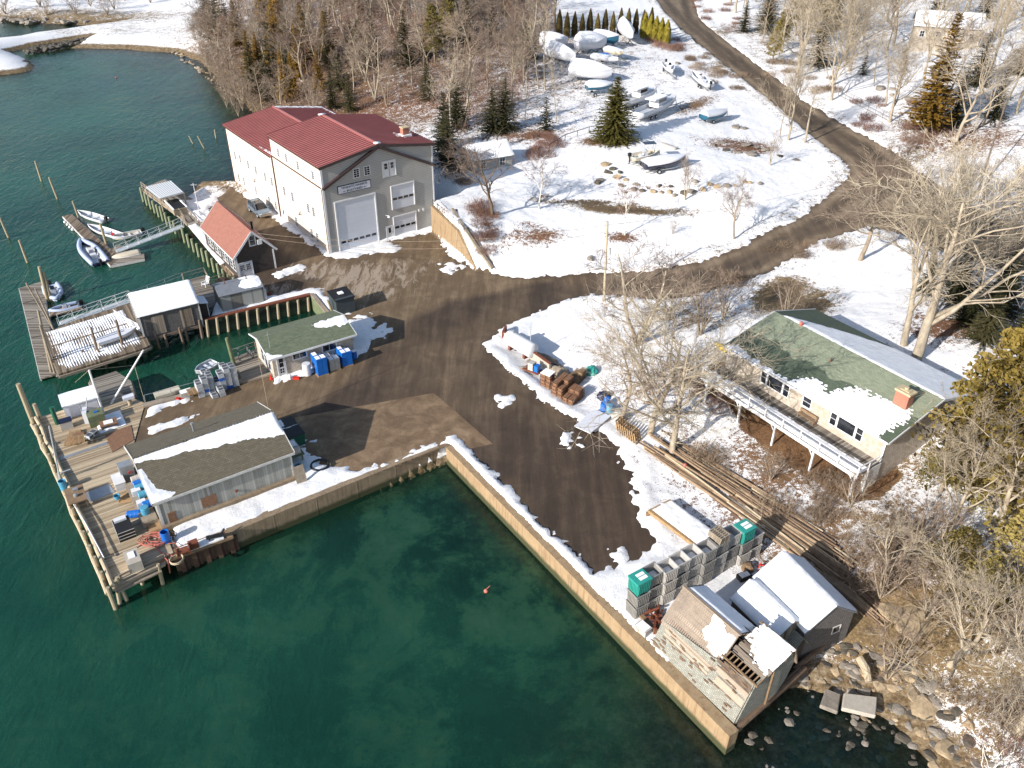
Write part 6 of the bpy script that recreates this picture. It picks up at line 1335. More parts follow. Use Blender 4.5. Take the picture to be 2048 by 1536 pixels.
# single trees one can point to: (proto, px, py, height, label)
for k, px, py, H, nm, lb, wd in [
 ('spruceA', 1227, 282, 9.8, 'spruce_tree', 'full symmetrical green spruce standing alone in the boat field', 1.28),
 ('spruceC', 1092, 262, 5.6, 'spruce_tree', 'small ragged spruce above the reddish brush left of the big spruce', 1.1),
 ('oakD', 985, 432, 9.5, BT, 'dark wide-branched tree in the snow above the retaining wall', 1.25),
 ('birch', 1078, 418, 8.0, 'birch_tree', 'slim white-trunked birch beside the dark wide tree above the retaining wall', 1.0),
 ('birch', 1250, 470, 7.5, 'birch_tree', 'thin birch above the utility pole with brown leaves at its foot', .8),
 ('oakB', 1468, 478, 7.2, BT, 'small leaning bare tree on the snow above the road bend', .9),
 ('slimB', 1560, 275, 10.5, BT, 'left trunk of the three pale trees beside the road', .7),
 ('oakC', 1576, 280, 12, BT, 'middle trunk of the three pale trees beside the road', .7),
 ('snag', 1610, 284, 10, BT, 'right leaning trunk of the three pale trees beside the road', .9),
 ('twinA', 1275, 690, 11, BT, 'many-stemmed spreading tree above the blue barrels beyond the road', 1.5),
 ('oakE', 1345, 905, 12.5, BT, 'big pale oak between the log pile and the deck, its crown over the snow', 1.05),
 ('oakC', 1300, 868, 12, BT, 'leaning pale tree at the upper end of the log pile, branches over the pavement', 1.1),
 ('oakB', 1240, 905-60, 9, BT, 'low spreading tree whose twigs hang over the pavement beside the pallets', 1.2),
 ('oakE', 1830, 722, 17, BT, 'huge pale oak behind the green-roofed house, right of a straight trunk', 1.3),
 ('oakC', 1808, 690, 13, BT, 'straight pale trunk just left of the huge oak behind the green-roofed house', 1.1),
 ('oakB', 1720, 520, 11, BT, 'bare tree on the snow bank below the road fork', 1.2),
 ('oakC', 1860, 540, 11, BT, 'wide pale tree right of the road fork', 1.3),
 ('oakB', 1790, 420, 9, BT, 'bare tree standing at the near edge of the road fork', 1.2),
 ('thicket', 1400, 670, 7.5, 'bare_shrub', 'tall tangled shrub left of the green-roofed house', 1.3),
 ('thicket', 1340, 640, 6, 'bare_shrub', 'brown thicket beside the road below the wires', 1.3),
 ('thicket', 1445, 640, 6, 'bare_shrub', 'grey thicket at the left gable of the green-roofed house', 1.2),
 ('thicket', 1570, 640, 5, 'bare_shrub', 'low tangle behind the ridge of the green-roofed house', 1.4),
 ('pineB', 2040, 1010, 18, 'cedar_tree', 'large golden cedar at the right edge covering the end of the green-roofed house', 1.2),
 ('pineB', 1975, 940, 12.5, 'cedar_tree', 'smaller golden cedar touching the chimney end of the green-roofed house', 1.15),
 ('oakC', 1985, 1120, 11, BT, 'pale forked tree on the snowy slope right of the deck', 1.0),
 ('oakA', 1895, 1075, 9, BT, 'thick-trunked bare tree just beyond the deck end boards', .8),
 ('pineA', 2030, 1190, 9, 'pine_tree', 'olive pine at the right edge above the shore', 1.2),
 ('pineA', 1890, 1170, 5.5, 'pine_tree', 'small olive pine on the slope below the thick-trunked tree', 1.5),
 ('oakA', 2035, 1470, 9, BT, 'bare tree in the bottom right corner reaching over the shore rocks', 1.4),
 ('oakC', 1900, 1330, 7, BT, 'bare tree leaning over the ochre rocks on the shore', 1.4),
 ('pineA', 1975, 1035, 6.5, 'pine_tree', 'olive pine with sparse crown on the snow between two pale trees at the right', 1.3),
 ('pineA', 1935, 1225, 5, 'pine_tree', 'low olive pine above the shore rocks at the lower right', 1.5), ('pineA', 1880, 985, 5, 'pine_tree', 'sparse olive pine right behind the deck end boards', 1.5),
 ('thicket', 1760, 1195, 4.5, 'bare_shrub', 'tangled shrub above the snow-roofed shingled shed', 1.6),
 ('thicket', 1830, 1100, 5, 'bare_shrub', 'tan shrub on the leafy slope right of the deck', 1.5),
 ('thicket', 1700, 1010, 3.2, 'bare_shrub', 'thin brush on the slope just below the last deck post', 1.8),
 ('thicket', 1540, 960, 2.6, 'bare_shrub', 'thin brush on the slope beside the middle of the log pile', 1.8),
 ('thicket', 1850, 1240, 4.5, 'bare_shrub', 'tan shrub beside the ochre shore rock', 1.6), ('thicket', 1960, 1260, 5, 'bare_shrub', 'grey shrub on the snowy slope at the far right', 1.6),
 ('cedarA', 1852, 266, 17.5, 'cedar_tree', 'tall golden cedar with open crown on the upper right hillside', 1.25),
 ('spruceB', 1905, 250, 9, 'spruce_tree', 'dark spruce just right of the tall golden cedar', 1.2), ('spruceB', 1985, 240, 8, 'spruce_tree', 'dark spruce near the right edge by the leaning pole', 1.3),
 ('spruceC', 1725, 150, 4.5, 'spruce_tree', 'small young spruce beside the upper right tree trunks', 1.0), ('spruceB', 1487, 65, 7, 'spruce_tree', 'dark bushy spruce right of the upper road', 1.3),
 ('spruceB', 1010, 262, 8.5, 'spruce_tree', 'dark spruce with snow beneath above the small cottage', 1.4), ('spruceB', 985, 268, 7.5, 'spruce_tree', 'dark spruce left of another spruce above the small cottage', 1.5),
 ('spruceB', 895, 330, 8, 'spruce_tree', 'dark spruce hugging the right wall of the big boat shed', 1.5), ('spruceB', 890, 300, 9, 'spruce_tree', 'tall dark spruce behind the right corner of the big boat shed', 1.3),
 ('birch', 1050, 248, 9.5, BT, 'thin pale trunk just left of the small ragged spruce', .6), ('slimA', 1113, 245, 11.5, BT, 'slim trunk rising behind the small ragged spruce', .6),
 ('slimA', 1090, 180, 15, BT, 'leftmost tall trunk in front of the wrapped boats', .8), ('slimA', 1078, 178, 14, BT, 'tall trunk beside its twin in front of the wrapped boats', .8), ('slimB', 1029, 150, 13.5, BT, 'tall dark trunk in the snow left of the wrapped boats', .9), ('slimB', 1040, 148, 14, BT, 'paired tall trunk in the snow left of the wrapped boats', .9),
 ('thicket', 930, 330, 4.5, 'bare_shrub', 'grey brush against the near wall of the small cottage', 1.5), ('thicket', 1345, 468, 2, 'bare_shrub', 'low sapling tuft on the open snow above the road', 1.2),
 ('twinA', 1370, 400, 6.5, BT, 'thin multi-stem sapling right of the covered navy boat', .8), ('twinA', 1540, 330, 5, BT, 'sapling cluster above the right end of the boulder row', .8)]:
    q = T(px, py); tree(k, q, H, nm, lb, None, None, 'shrub' if nm == 'bare_shrub' else 'tree', wd)
# arborvitae hedge
for i in range(13):
    px = 1118+i*15.2; q = T(px, 74-i*.6+(i%2)*2) ; tree('arbor', q, 5.0+trs.uniform(-.5,.4), 'arborvitae', ORD[i]+' dark narrow arborvitae from the left in the hedge above the boats', 'arborvitae hedge above the wrapped boats', wide=.95)
for i in range(5):
    q = T(1288+i*11, 76+i*3); tree('arbory', q, 5.0-i*.1, 'arborvitae', ORD[i]+' yellow-green arborvitae from the left beside the upper road', 'arborvitae clump beside the upper road')
# the woods
def inpoly(x, y, poly):
    ins = False; n = len(poly)
    for i in range(n):
        ax, ay = poly[i]; bx, by = poly[(i+1) % n]
        if ((ay > y) != (by > y)) and (x < (bx-ax)*(y-ay)/(by-ay+1e-12)+ax): ins = not ins
    return ins
KD = dict(slimA='slender pale-trunked', slimB='slender grey', slimC='slender reddish-twigged', twinA='three-stemmed', oakA='broad pale', oakB='broad grey-twigged', oakC='low broad', oakD='dark broad', oakE='airy pale', thicket='short many-stemmed', birch='white-trunked', snag='gaunt few-limbed', spruceB='ragged dark spruce', spruceC='young dark spruce')
def where_(v):
    x, y = px_of(v)
    if x > 1400: return ('at the very top of' if y < 30 else 'near the upper road in' if x < 1600 else 'at the right edge of' if x > 1950 else 'around the pale house in' if x > 1850 and y < 160 else 'on the open middle slope of')+' the upper right woods'
    if x < 500: return 'by the cove shore at the left of the woods'
    if x > 1000: return 'at the edge of the woods left of the wrapped boats' if y > 60 else 'in front of the shingled house at the top'
    if y > 190: return 'close behind the red roof' if x < 800 else 'between the red-roofed building and the small cottage'
    if y > 110: return 'in the lower woods behind the left red roof' if x < 720 else 'in the lower woods behind the right red roof'
    return ('in the upper woods, left half' if x < 720 else 'in the upper woods, right half') if y > 40 else ('at the top edge of the woods, left half' if x < 720 else 'at the top edge of the woods, right half')
def tl(k, v, h): return ('tall ' if h > 12.3 else 'small ' if h < 8 else '')+KD[k]+(' ' if 'spruce' in k else ' bare tree ')+where_(v)
def scatter(poly, z, dmin, nmax, seed):
    w = [tuple(P(a, b, z)[:2]) for a, b in poly]; xs = [p[0] for p in w]; ys = [p[1] for p in w]; rs = random.Random(seed); out = []
    for _ in range(6000):
        if len(out) >= nmax: break
        x, y = rs.uniform(min(xs), max(xs)), rs.uniform(min(ys), max(ys))
        if not inpoly(x, y, w): continue
        dm = dmin
        if any((x-a)**2+(y-b)**2 < dm*dm for a, b in out): continue
        out.append((x, y))
    return out
woods = [(452,205),(520,214),(640,200),(800,208),(880,232),(905,285),(985,262),(1035,220),(1065,150),(1110,95),(1105,60),(1060,20),(1040,-14),(430,-14),(415,30),(385,75),(410,118)]
wt = scatter(woods, 4, 3.3, 300, 3)
keys = ['slimA','slimB','slimC','slimB','slimA','twinA','oakB','slimC','thicket','thicket']
for x, y in wt:
    z = hz(x, y)
    if z < -1.2: continue
    r = trs.random(); v = Vector((x, y, z))
    if r < .22: k = trs.choice(['spruceB','spruceB','spruceC']); h = trs.uniform(6,12); tree(k, v, h, 'spruce_tree', tl(k, v, h), 'dark evergreens in the woods behind the boat shed', wide=trs.uniform(1.0,1.4))
    else:
        k = trs.choice(keys); h = trs.uniform(6,8) if k == 'thicket' else trs.uniform(9.5,14); tree(k, v, h, BT, tl(k, v, h), 'bare trees in the woods behind the boat shed', wide=trs.uniform(1.0,1.35))
for px, py, H in [(560,150,17),(612,130,14),(600,160,12),(505,165,12),(520,150,10),(572,205,11),(655,120,11),(640,185,9),(480,100,14),(530,60,16),(560,75,15),(590,200,10)]:
    tree('cedarA', T(px, py), H*.9, 'golden_conifer', 'tall golden-brown conifer rising above the woods left of the red roof', 'golden conifers above the left woods', wide=1.15)
for px, py in [(870,125),(900,95)]: tree('pineA', T(px, py), 11, 'pine_tree', 'olive-green pine crown in the middle of the woods', 'olive pines in the woods', wide=.9)
for x, y in scatter([(385,75),(410,118),(452,205),(500,225),(520,214),(470,150),(430,100),(420,30)], 0, 3.0, 46, 8):
    tree('thicket', Vector((x, y, max(hz(x, y), -1.7))), trs.uniform(4,7), 'shore_shrub', 'bare tan shrub leaning over the cove shore left of the woods', 'bare shrubs along the cove shore', cat='shrub', wide=1.2)
for x, y in scatter([(0,36),(60,30),(240,30),(320,-2),(300,-14),(0,-14)], 0, 9, 26, 9): tree('thicket', Vector((x, y, hz(x, y))), trs.uniform(4,7), 'shore_shrub', 'reddish bare bush on the far bank across the cove', 'bushes on the far bank', cat='shrub', wide=1.9)
# upper right woods
for x, y in scatter([(1530,90),(1600,150),(1700,210),(1850,330),(1990,300),(2060,260),(2060,-14),(1500,-14),(1440,-10)], 8, 6.2, 118, 12):
    z = hz(x, y); v = Vector((x, y, z)); px = 0
    if sdist(np.array([x]), np.array([y]), ROAD)[0] > -3.5: continue
    r = trs.random()
    if r < .07: h = trs.uniform(7,10); tree('spruceB', v, h, 'spruce_tree', tl('spruceB', v, h), 'spruces of the upper right woods', wide=1.5)
    else: k = trs.choice(['slimA','slimA','snag','oakA','slimB','oakC']); h = trs.uniform(10,15); tree(k, v, h, BT, tl(k, v, h), 'bare trees of the upper right woods', wide=trs.uniform(.8,1.1))
for px, py, H in [(1590,70,10),(1620,60,12),(1560,100,8),(1650,90,10),(1545,125,7)]: tree('pineA', T(px, py), H, 'pine_tree', 'olive-brown pine in the clump above the road at upper right', 'pines above the upper road', wide=1.1)
for x, y in scatter([(1840,520),(2060,600),(2060,460),(1900,440)], 5, 4.5, 16, 14): tree(trs.choice(['oakC','slimB','thicket']), Vector((x, y, hz(x, y))), trs.uniform(7,10), BT, 'bare tree in the tangle at the right edge beside the road', 'bare trees at the right edge beside the road')
for x, y in scatter([(1850,560),(1940,560),(2060,640),(2060,700),(1930,690),(1850,600)], 5, 3.6, 9, 15): tree('spruceB', Vector((x, y, hz(x, y))), trs.uniform(4,6.5), 'spruce_tree', 'dark low evergreen behind the huge oak at the right', 'low evergreens behind the huge oak', wide=1.6)
for x, y in scatter([(1760,1140),(1850,980),(1950,950),(2060,1000),(2060,1536),(1930,1536),(1850,1400),(1780,1290)], 1.5, 4.2, 20, 16): tree(trs.choice(['thicket','thicket','birch','oakC']), Vector((x, y, hz(x, y))), trs.uniform(2.8,5.5), 'bare_shrub', 'bare tan sapling in the thicket on the lower right bank', 'saplings on the lower right bank', cat='shrub', wide=1.3)
# brush clumps
und = MB(); urs = random.Random(31)
for x, y in scatter(woods, 4, .75, 3400, 33):
    z = hz(x, y)
    if z < -1.3: continue
    for q in range(5):
        d = Vector((urs.gauss(0,.45), urs.gauss(0,.45), 1)).normalized(); p = Vector((x+urs.gauss(0,.5), y+urs.gauss(0,.5), z-.1)); L = urs.uniform(.9,2.8); e = p+d*L; und.path([p, e], [.03,.012], 3, cap=False)
        for w_ in range(3): f = urs.uniform(.3,1); b_ = p.lerp(e, f); und.path([b_, b_+rdir(urs, d, urs.uniform(.5,1.1))*L*.35], [.015,.008], 3, cap=False)
tag(und.build('undergrowth', M['twigred']), 'low brown brush and saplings covering the floor of the woods', kind='stuff')
brushes = {k: gen_brush(i+1, h, r, n) for i, (k, h, r, n) in enumerate([('a',1.3,1.5,150),('b',1.8,1.8,150)])}
bmesh_ = {}
for k, mb in brushes.items():
    for c_ in ('brushred','brushtan'):
        me = bpy.data.meshes.new('bush'); me.from_pydata(mb.v, [], mb.f); me.materials.append(M[c_]); bmesh_[(k,c_)] = me
def bush(px, py, c_, lb, grp, s=1.0, n=1, spread=(0,0)):
    for i in range(n):
        q = T(px+trs.uniform(-1.35,1.35)*spread[0], py+trs.uniform(-1.35,1.35)*spread[1]); o = bpy.data.objects.new('bush', bmesh_[(trs.choice('ab'), c_)]); col.objects.link(o); o.location = q; o.rotation_euler = (0,0,trs.uniform(0,6)); k = s*trs.uniform(.6,1.05); o.scale = (k,k,k*.75); tag(o, lb, 'bush', grp)
bush(1350,30+60,'brushred','red-brown bush at the upper left verge of the road','bushes at the upper road verge',1.0,3,(14,8))
for (px,py,n,sx,sy,c_,lb) in [(1400,118,7,22,14,'brushtan','tan bush in the strip between the road and the trailered boats'),(1450,165,9,30,18,'brushtan','tan bush in the long strip left of the road'),(1090,285,8,22,10,'brushred','red-brown bush below the small ragged spruce'),(970,455,9,12,35,'brushred','low red-brown bush on the bank above the retaining wall'),(1430,20,10,35,22,'brushred','red-brown bush in the patch right of the upper road'),(1560,140,7,20,14,'brushtan','grey-tan bush beside the road under the olive pines'),(1840,270,12,45,12,'brushred','red-brown bush below the tall golden cedar'),(1310,88,4,18,5,'brushred','low red bush at the foot of the yellow-green arborvitae'),(920,350,6,14,14,'brushtan','tan bush left of the small cottage'),(1080,255+50,5,12,8,'brushred','red-brown bush right of the small cottage'),(1460,560,6,20,8,'brushtan','tan bush on the verge below the road'),(1600,500,8,60,10,'brushtan','tan bush on the snow bank beside the road'),(1430,935,5,20,20,'brushtan','tan bush on the snowy slope beside the big oak'),(1590,990,9,60,40,'brushtan','tan bush on the leafy slope between the logs and the deck'),(1780,1090,9,50,50,'brushtan','tan bush on the slope beyond the deck'),(1440,800,5,25,20,'brushred','red-brown bush under the left end of the deck'),(1640,160,6,20,20,'brushtan','tan bush beside the road below the trunks'),(1770,230,9,50,30,'brushred','red-brown bush along the wire fence'),(1330,100,3,20,6,'brushred','reddish bush under the hedge'),(1985,1390,9,60,90,'brushtan','tan bush on the lower right bank')]:
    bush(px, py, c_, lb, lb.split(' ')[0]+' bushes: '+' '.join(lb.split(' ')[2:7]), 1.0, n, (sx, sy))
# ---------------------------------------------------------------- bait bins by the barn
def bin_proto(mat, lid=False):
    t = thing('bait_bin', 'x', 'bin'); m = MB(); w, d, h, th = .6, .53, 1.16, .07
    def ring(k, z, s): return [(-w*s+k,-d*s+k,z),(w*s-k,-d*s+k,z),(w*s-k,d*s-k,z),(-w*s+k,d*s-k,z)]
    if not lid:
        vs = ring(0,.1,.93)+ring(0,h,1)+ring(th,h,1)+ring(th,.22,.93)
        m.add(vs, [(3,2,1,0)]+[(i,(i+1)%4,4+(i+1)%4,4+i) for i in range(4)]+[(4+i,4+(i+1)%4,8+(i+1)%4,8+i) for i in range(4)]+[(8+i,8+(i+1)%4,12+(i+1)%4,12+i) for i in range(4)]+[(12,13,14,15)])
    else: vs = ring(0,.1,.93)+ring(0,h,1); m.add(vs, [(3,2,1,0),(4,5,6,7)]+[(i,(i+1)%4,4+(i+1)%4,4+i) for i in range(4)])
    o = m.build('tub', M[mat], t); bv = o.modifiers.new('b','BEVEL'); bv.width = .04; bv.segments = 2
    m = MB()
    for i in range(7):
        u = -.45+i*.15
        m.bar((u*.96*w/.55,-d*.955-.015,.22),(u*w/.55,-d-.015,h-.16),.05,.04); m.bar((u*.96*w/.55,d*.955+.015,.22),(u*w/.55,d+.015,h-.16),.05,.04)
        v = u*d/.55; m.bar((-w*.955-.015,v*.96,.22),(-w-.015,v,h-.16),.04,.05); m.bar((w*.955+.015,v*.96,.22),(w+.015,v,h-.16),.04,.05)
    m.box(-w-.03,w+.03,-d-.03,-d+.02,h-.1,h+.015); m.box(-w-.03,w+.03,d-.02,d+.03,h-.1,h+.015); m.box(-w-.03,-w+.03,-d+.02,d-.02,h-.1,h+.013); m.box(w-.03,w+.03,-d+.02,d-.02,h-.1,h+.013)
    for x in (-.4,.4): m.box(x-.1,x+.1,-.5,.5,0,.1)
    m.build('ribs', M[mat], t)
    if lid: m = MB(); m.box(-w-.04,w+.04,-d-.04,d+.04,h+.0,h+.09); m.box(-w*.8,w*.8,-.03,.03,h+.09,h+.13); l_ = m.build('lid', M['teal'], t); m = MB(); m.box(-.2,.45,-.3,.3,h+.09,h+.12); m.build('snow_cover', M['snow'], l_)
    else: m = MB(); m.box(-w+.11,w-.11,-d+.11,d-.11,.2,.5); m.build('snow_inside', M['snow'], t)
    return t
bpG, bpM, bpT = bin_proto('bin'), bin_proto('bind'), bin_proto('teal', True)
used = {}
def put(proto_, loc, rz, label, group=None, scale=None):
    if proto_.name not in used: used[proto_.name] = 1; proto_.location = loc; proto_.rotation_euler = (0,0,rz); o = proto_; o['label'] = label
    else: o = copy_tree(proto_, loc, rz, label)
    if scale: o.scale = scale if isinstance(scale, (tuple, list)) else (scale,)*3
    if group: o['group'] = group
    return o
b0, b1 = P(1271,1239,.1), P(1511,1113,.1); dr = (b1-b0).normalized(); nrm = Vector((-dr.y, dr.x, 0)); rzb = math.atan2(dr.y, dr.x); prs = random.Random(4)
names = ['nearest','second','third','fourth','fifth','sixth','seventh','eighth','ninth','farthest']
hts = [3,3,3,3,3,3,3,3,3,3]; lvl = ['bottom','middle','upper','topmost']
offs = [0.0,1.22,2.35,3.55,4.75,5.95,7.25,8.5,9.75,10.95]; LT = (b1-b0).length
for i in range(10):
    base = b0 + dr*(offs[i]*LT/11.6+.5) + nrm*(.55+.12*math.sin(i*2.1)); nn = hts[i]-(1 if i in (9,) else 0)
    for k in range(nn):
        pr = bpT if (i == 0 and k == nn-1) or (i == 8 and k == nn-1) else (bpM if prs.random() < .3 else bpG)
        put(pr, base+Vector((0,0,k*1.15-.1))+nrm*prs.uniform(-.04,.04), rzb+prs.uniform(-.04,.04), ('teal lidded' if pr is bpT else 'grey plastic')+' bait bin, '+(('top' if k == nn-1 else lvl[k])+' of the '+names[i]+' stack counting from the seawall'), 'bait bins stacked beside the derelict barn')
def pallet(mat='woodlt', w=1.0, d=1.2, name='pallet'):
    t = thing(name, 'x', 'pallet'); m = MB()
    for i in range(7): y = -d/2+.05+i*(d-.1)/6; m.box(-w/2,w/2,y-.045,y+.045,.11,.135)
    for i in range(4): y = -d/2+.05+i*(d-.1)/3; m.box(-w/2,w/2,y-.05,y+.05,0,.022)
    m.build('slats', M[mat], t); m = MB()
    for x in (-w/2+.05,0,w/2-.05): m.box(x-.04,x+.04,-d/2,d/2,.022,.11)
    m.build('bearers', M[mat], t); return t
pp = pallet('timbergrey'); ppw = pallet('woodlt')
base = b0+dr*(offs[6]*LT/11.6+.5)+nrm*.6
for k in range(4): put(pp, base+Vector((0,0,3.42+k*.14)), rzb+.03*k, lvl[k]+' grey pallet lying on the seventh bait bin stack', 'grey pallets on the bait bins')
# ---------------------------------------------------------------- boxes, barrels, tank
def barrel(loc, mat, label, r=.29, h=.88, open_=False, lying=None, snow=False, group=None, tilt=0, name='barrel'):
    t = thing(name, label, 'barrel', loc, 0, group); m = MB(); pr = [(r*.9,0),(r,.05),(r,h*.32),(r*1.04,h*.35),(r,h*.38),(r,h*.62),(r*1.04,h*.65),(r,h*.68),(r,h-.05),(r*.95,h)]
    if open_: pr += [(r*.88,h),(r*.86,.08)]
    m.lathe(pr, 16); m.build('drum', M[mat], t, smooth=False)
    if not open_: m = MB(); m.lathe([(r*.97,0),(r*.97,.03),(r*.6,.035)],16,(0,0,h)); m.build('lid', M['snow'] if snow else M[mat], t)
    if lying is not None: t.rotation_euler = (R(90), 0, lying); t.location = loc+Vector((0,0,r))
    return t
def stackbox(loc, rz, nx, ny, nz, s, mat, label, name='bait_box_stack', top='snow', lidc=None):
    t = thing(name, label, 'box stack', loc, rz); sx, sy, sz = s
    m = MB(); m.box(-nx*sx/2-.03,nx*sx/2+.03,-ny*sy/2-.03,ny*sy/2+.03,0,.1); m.build('pallet', M['woodlt'], t)
    for i in range(nx):
        for j in range(ny):
            m = MB(); x, y = (i-(nx-1)/2)*sx, (j-(ny-1)/2)*sy; hz_ = nz-(1 if (i+j) % 3 == 2 else 0)
            for k in range(hz_): m.extr([(x-sx*.45,.1+k*sz+.02),(x+sx*.45,.1+k*sz+.02),(x+sx*.49,.1+(k+.85)*sz),(x+sx*.49,.1+(k+1)*sz),(x-sx*.49,.1+(k+1)*sz),(x-sx*.49,.1+(k+.85)*sz)], y-sy*.48, y+sy*.48)
            b = m.build('box_column', M[mat], t); m = MB(); z = .1+hz_*sz; m.box(x-sx*.38,x+sx*.38,y-sy*.38,y+sy*.38,z,z+.03); m.build('box_top', M[top], b)
    return t
stackbox(W2(4.35,-1.15), R(33.2), 2, 2, 6, (.55,.85,.32), 'blue', 'tall stack of bright blue bait boxes left of the office windows, nearest the white tank')
stackbox(W2(5.75,-.95), R(33.2), 2, 2, 4, (.55,.85,.32), 'bin', 'low stack of pale grey bait boxes between the two blue stacks')
stackbox(W2(7.15,-.85), R(33.2), 2, 2, 5, (.55,.85,.32), 'blue', 'shorter stack of bright blue bait boxes at the right end of the office')
barrel(W2(3.05,-.9), 'white', 'white plastic tank standing by the office door', .42, 1.3, name='water_tank'); barrel(W2(8.35,-.55), 'blue', 'blue barrel at the far right corner of the office', .29, .9, snow=True)
t = thing('propane_heater', 'orange toolbox and small gas bottle lying outside the office door', 'gear', W2(1.3,-.7)); m = MB(); m.lathe([(.1,0),(.15,.08),(.15,.4),(.06,.5)],10); m.build('gas_bottle', M['white'], t); m = MB(); m.box(.3,.9,-.15,.15,0,.22); m.build('toolbox', M['redpaint'], t)
t = thing('traffic_cone', 'small orange cone on the office deck corner', 'cone', W2(-.35,.2,.05)); m = MB(); m.box(-.18,.18,-.18,.18,0,.03); m.lathe([(.14,.03),(.03,.55)],10); m.build('cone', M['redpaint'], t)
def trap(mat='wire', dark='wiredark', L=1.1, w=.55, h=.36):
    t = thing('lobster_trap', 'x', 'trap'); m = MB(); m.box(-L/2,L/2,-w/2,w/2,0,h); m.build('wire_mesh', M[mat], t); m = MB(); m.box(-L/2+.08,-.06,-w/2+.05,w/2-.05,h,h+.012); m.box(.06,L/2-.08,-w/2+.05,w/2-.05,h,h+.012)
    m.box(-L/2+.08,-.1,-w/2-.006,-w/2,.06,h-.06); m.box(.1,L/2-.08,-w/2-.006,-w/2,.06,h-.06); m.build('dark_head', M[dark], t)
    m = MB(); 
    for x in (-L/2,0,L/2): m.bar((x,-w/2,h),(x,w/2,h),.02,.02); m.bar((x,-w/2-.01,0),(x,-w/2-.01,h),.02,.02)
    m.build('frame', M['bin'], t); return t
tpw, tpb = trap(), trap('bluew'); ORD = ['first','second','third','fourth','fifth','sixth','seventh','eighth','ninth','tenth','eleventh','twelfth']
spots = [(402,790,4),(413,786,5),(424,780,5),(436,778,3),(446,776,5),(458,772,6),(470,768,6),(428,792,1),(443,788,2),(414,768,4),(452,762,5),(466,756,4)]
for i, (px, py, n) in enumerate(spots):
    o = P(px, py, .02)
    for k in range(n):
        pr = tpb if (i*3+k) % 11 == 4 else tpw
        put(pr, o+Vector((0,0,k*.37+.02)), R(33+90)+trs.uniform(-.05,.05), ('blue' if pr is tpb else 'pale')+' wire trap, '+ORD[k]+' up in the '+ORD[i]+' trap stack from the grey tote', 'lobster traps stacked by the basin')
for k in range(5): put(ppw, P(386,784,.05+k*.14), R(33), 'wooden pallet number '+str(k+1)+' up beside the lobster traps', 'pallets beside the lobster traps')
t = thing('grey_tote', 'grey plastic tote left of the wooden pallets', 'tote', P(374,792,.02), R(33)); m = MB(); m.extr([(-.5,0),(.5,0),(.58,.6),(-.58,.6)], -.4, .4); m.build('tub', M['bin'], t); m = MB(); m.box(-.5,.5,-.33,.33,.6,.63); m.build('snow_cover', M['snow'], t)
m = MB(); m.cbox((0,0,.15),(.3,.3,.2)); m.cbox((.3,.1,.1),(.3,.15,.15)); tag(m.build('red_rope_pile', M['redpaint'], None, loc=P(356,800,.02)), 'small red rope heap in the snow left of the grey tote', 'rope')
# dark bin, dumpster, engine unit
t = thing('dark_shed', 'small dark green-black box shed with a snow scrap on top beside the office', 'shed', P(677,632), R(33)); m = MB(); m.box(-.1,2.1,0,2.2,0,2.0); m.build('wall', M['darkgrey'], t); m = MB(); m.slab((-.2,-.15,1.95),(2.2,-.15,1.95),(2.2,2.35,2.2),(-.2,2.35,2.2),.08); r = m.build('roof', M['black'], t); m = MB(); m.box(.7,1.3,.9,1.5,2.1,2.2); m.build('roof_snow', M['snow'], r)
t = thing('dumpster', 'dark green dumpster with snow on its black lids behind the wharf shed', 'dumpster', W1(11.6,4.0), R(34.5)); m = MB(); m.extr([(0,.1),(1.9,.1),(2.0,1.3),(-.1,1.3)], 0, 3.0)
for y in (.5,1.5,2.5): m.box(-.16,2.06,y-.05,y+.05,.5,1.2)
m.build('body', M['dumpster'], t); m = MB(); m.slab((-.1,-.05,1.32),(2.0,-.05,1.32),(2.0,1.46,1.38),(-.1,1.46,1.38),.05); m.slab((-.1,1.54,1.38),(2.0,1.54,1.38),(2.0,3.05,1.32),(-.1,3.05,1.32),.05); l_ = m.build('lid', M['black'], t)
snow_patch(l_, (-.1,0,1.36), (2.0,0,1.36), (-.1,3,1.36), lambda u,v: .1 if abs(v-.5) < .06 or (v > .6 and u < .5) else -.4, .06, .1, seed=95, amp=.35, sc=2)
t = thing('engine_box', 'grey metal engine cover on a timber stand beside the wharf shed corner', 'machine', W1(11.2,1.7), R(34.5)); m = MB()
for x in (.0,1.1):
    for y in (0,1.5): m.box(x,x+.12,y,y+.12,0,1.0)
m.box(-.1,1.35,-.1,1.7,.9,1.02); m.build('stand', M['greenpile'], t); m = MB(); m.extr([(.05,1.02),(1.15,1.02),(1.1,1.7),(.1,1.7)], .1, 1.5); m.build('cover', M['bin'], t); m = MB(); m.box(.2,1.0,.5,1.3,1.7,1.74); m.build('snow_cover', M['snow'], t)
barrel(W1(11.5,.5), 'lblue', 'light blue open barrel behind the leaning plywood sheet', .3, .9, True)
m = MB(); m.slab((0,0,.05),(.9,0,.05),(.9,.5,1.6),(0,.5,1.6),.03); tag(m.build('plywood_sheet', M['timbergrey'], None, loc=W1(10.75,-.9,0), rz=R(34.5)), 'grey plywood sheet leaning at the near right corner of the wharf shed', 'board')
m = MB(); m.path([(.75*math.cos(i*math.pi/10), .75*math.sin(i*math.pi/10), .1) for i in range(21)], .11, 8, cap=False); tag(m.build('tyre', M['black'], None, loc=P(640,932,.12)), 'black tyre ring lying in the snow behind the wharf shed', 'tyre')
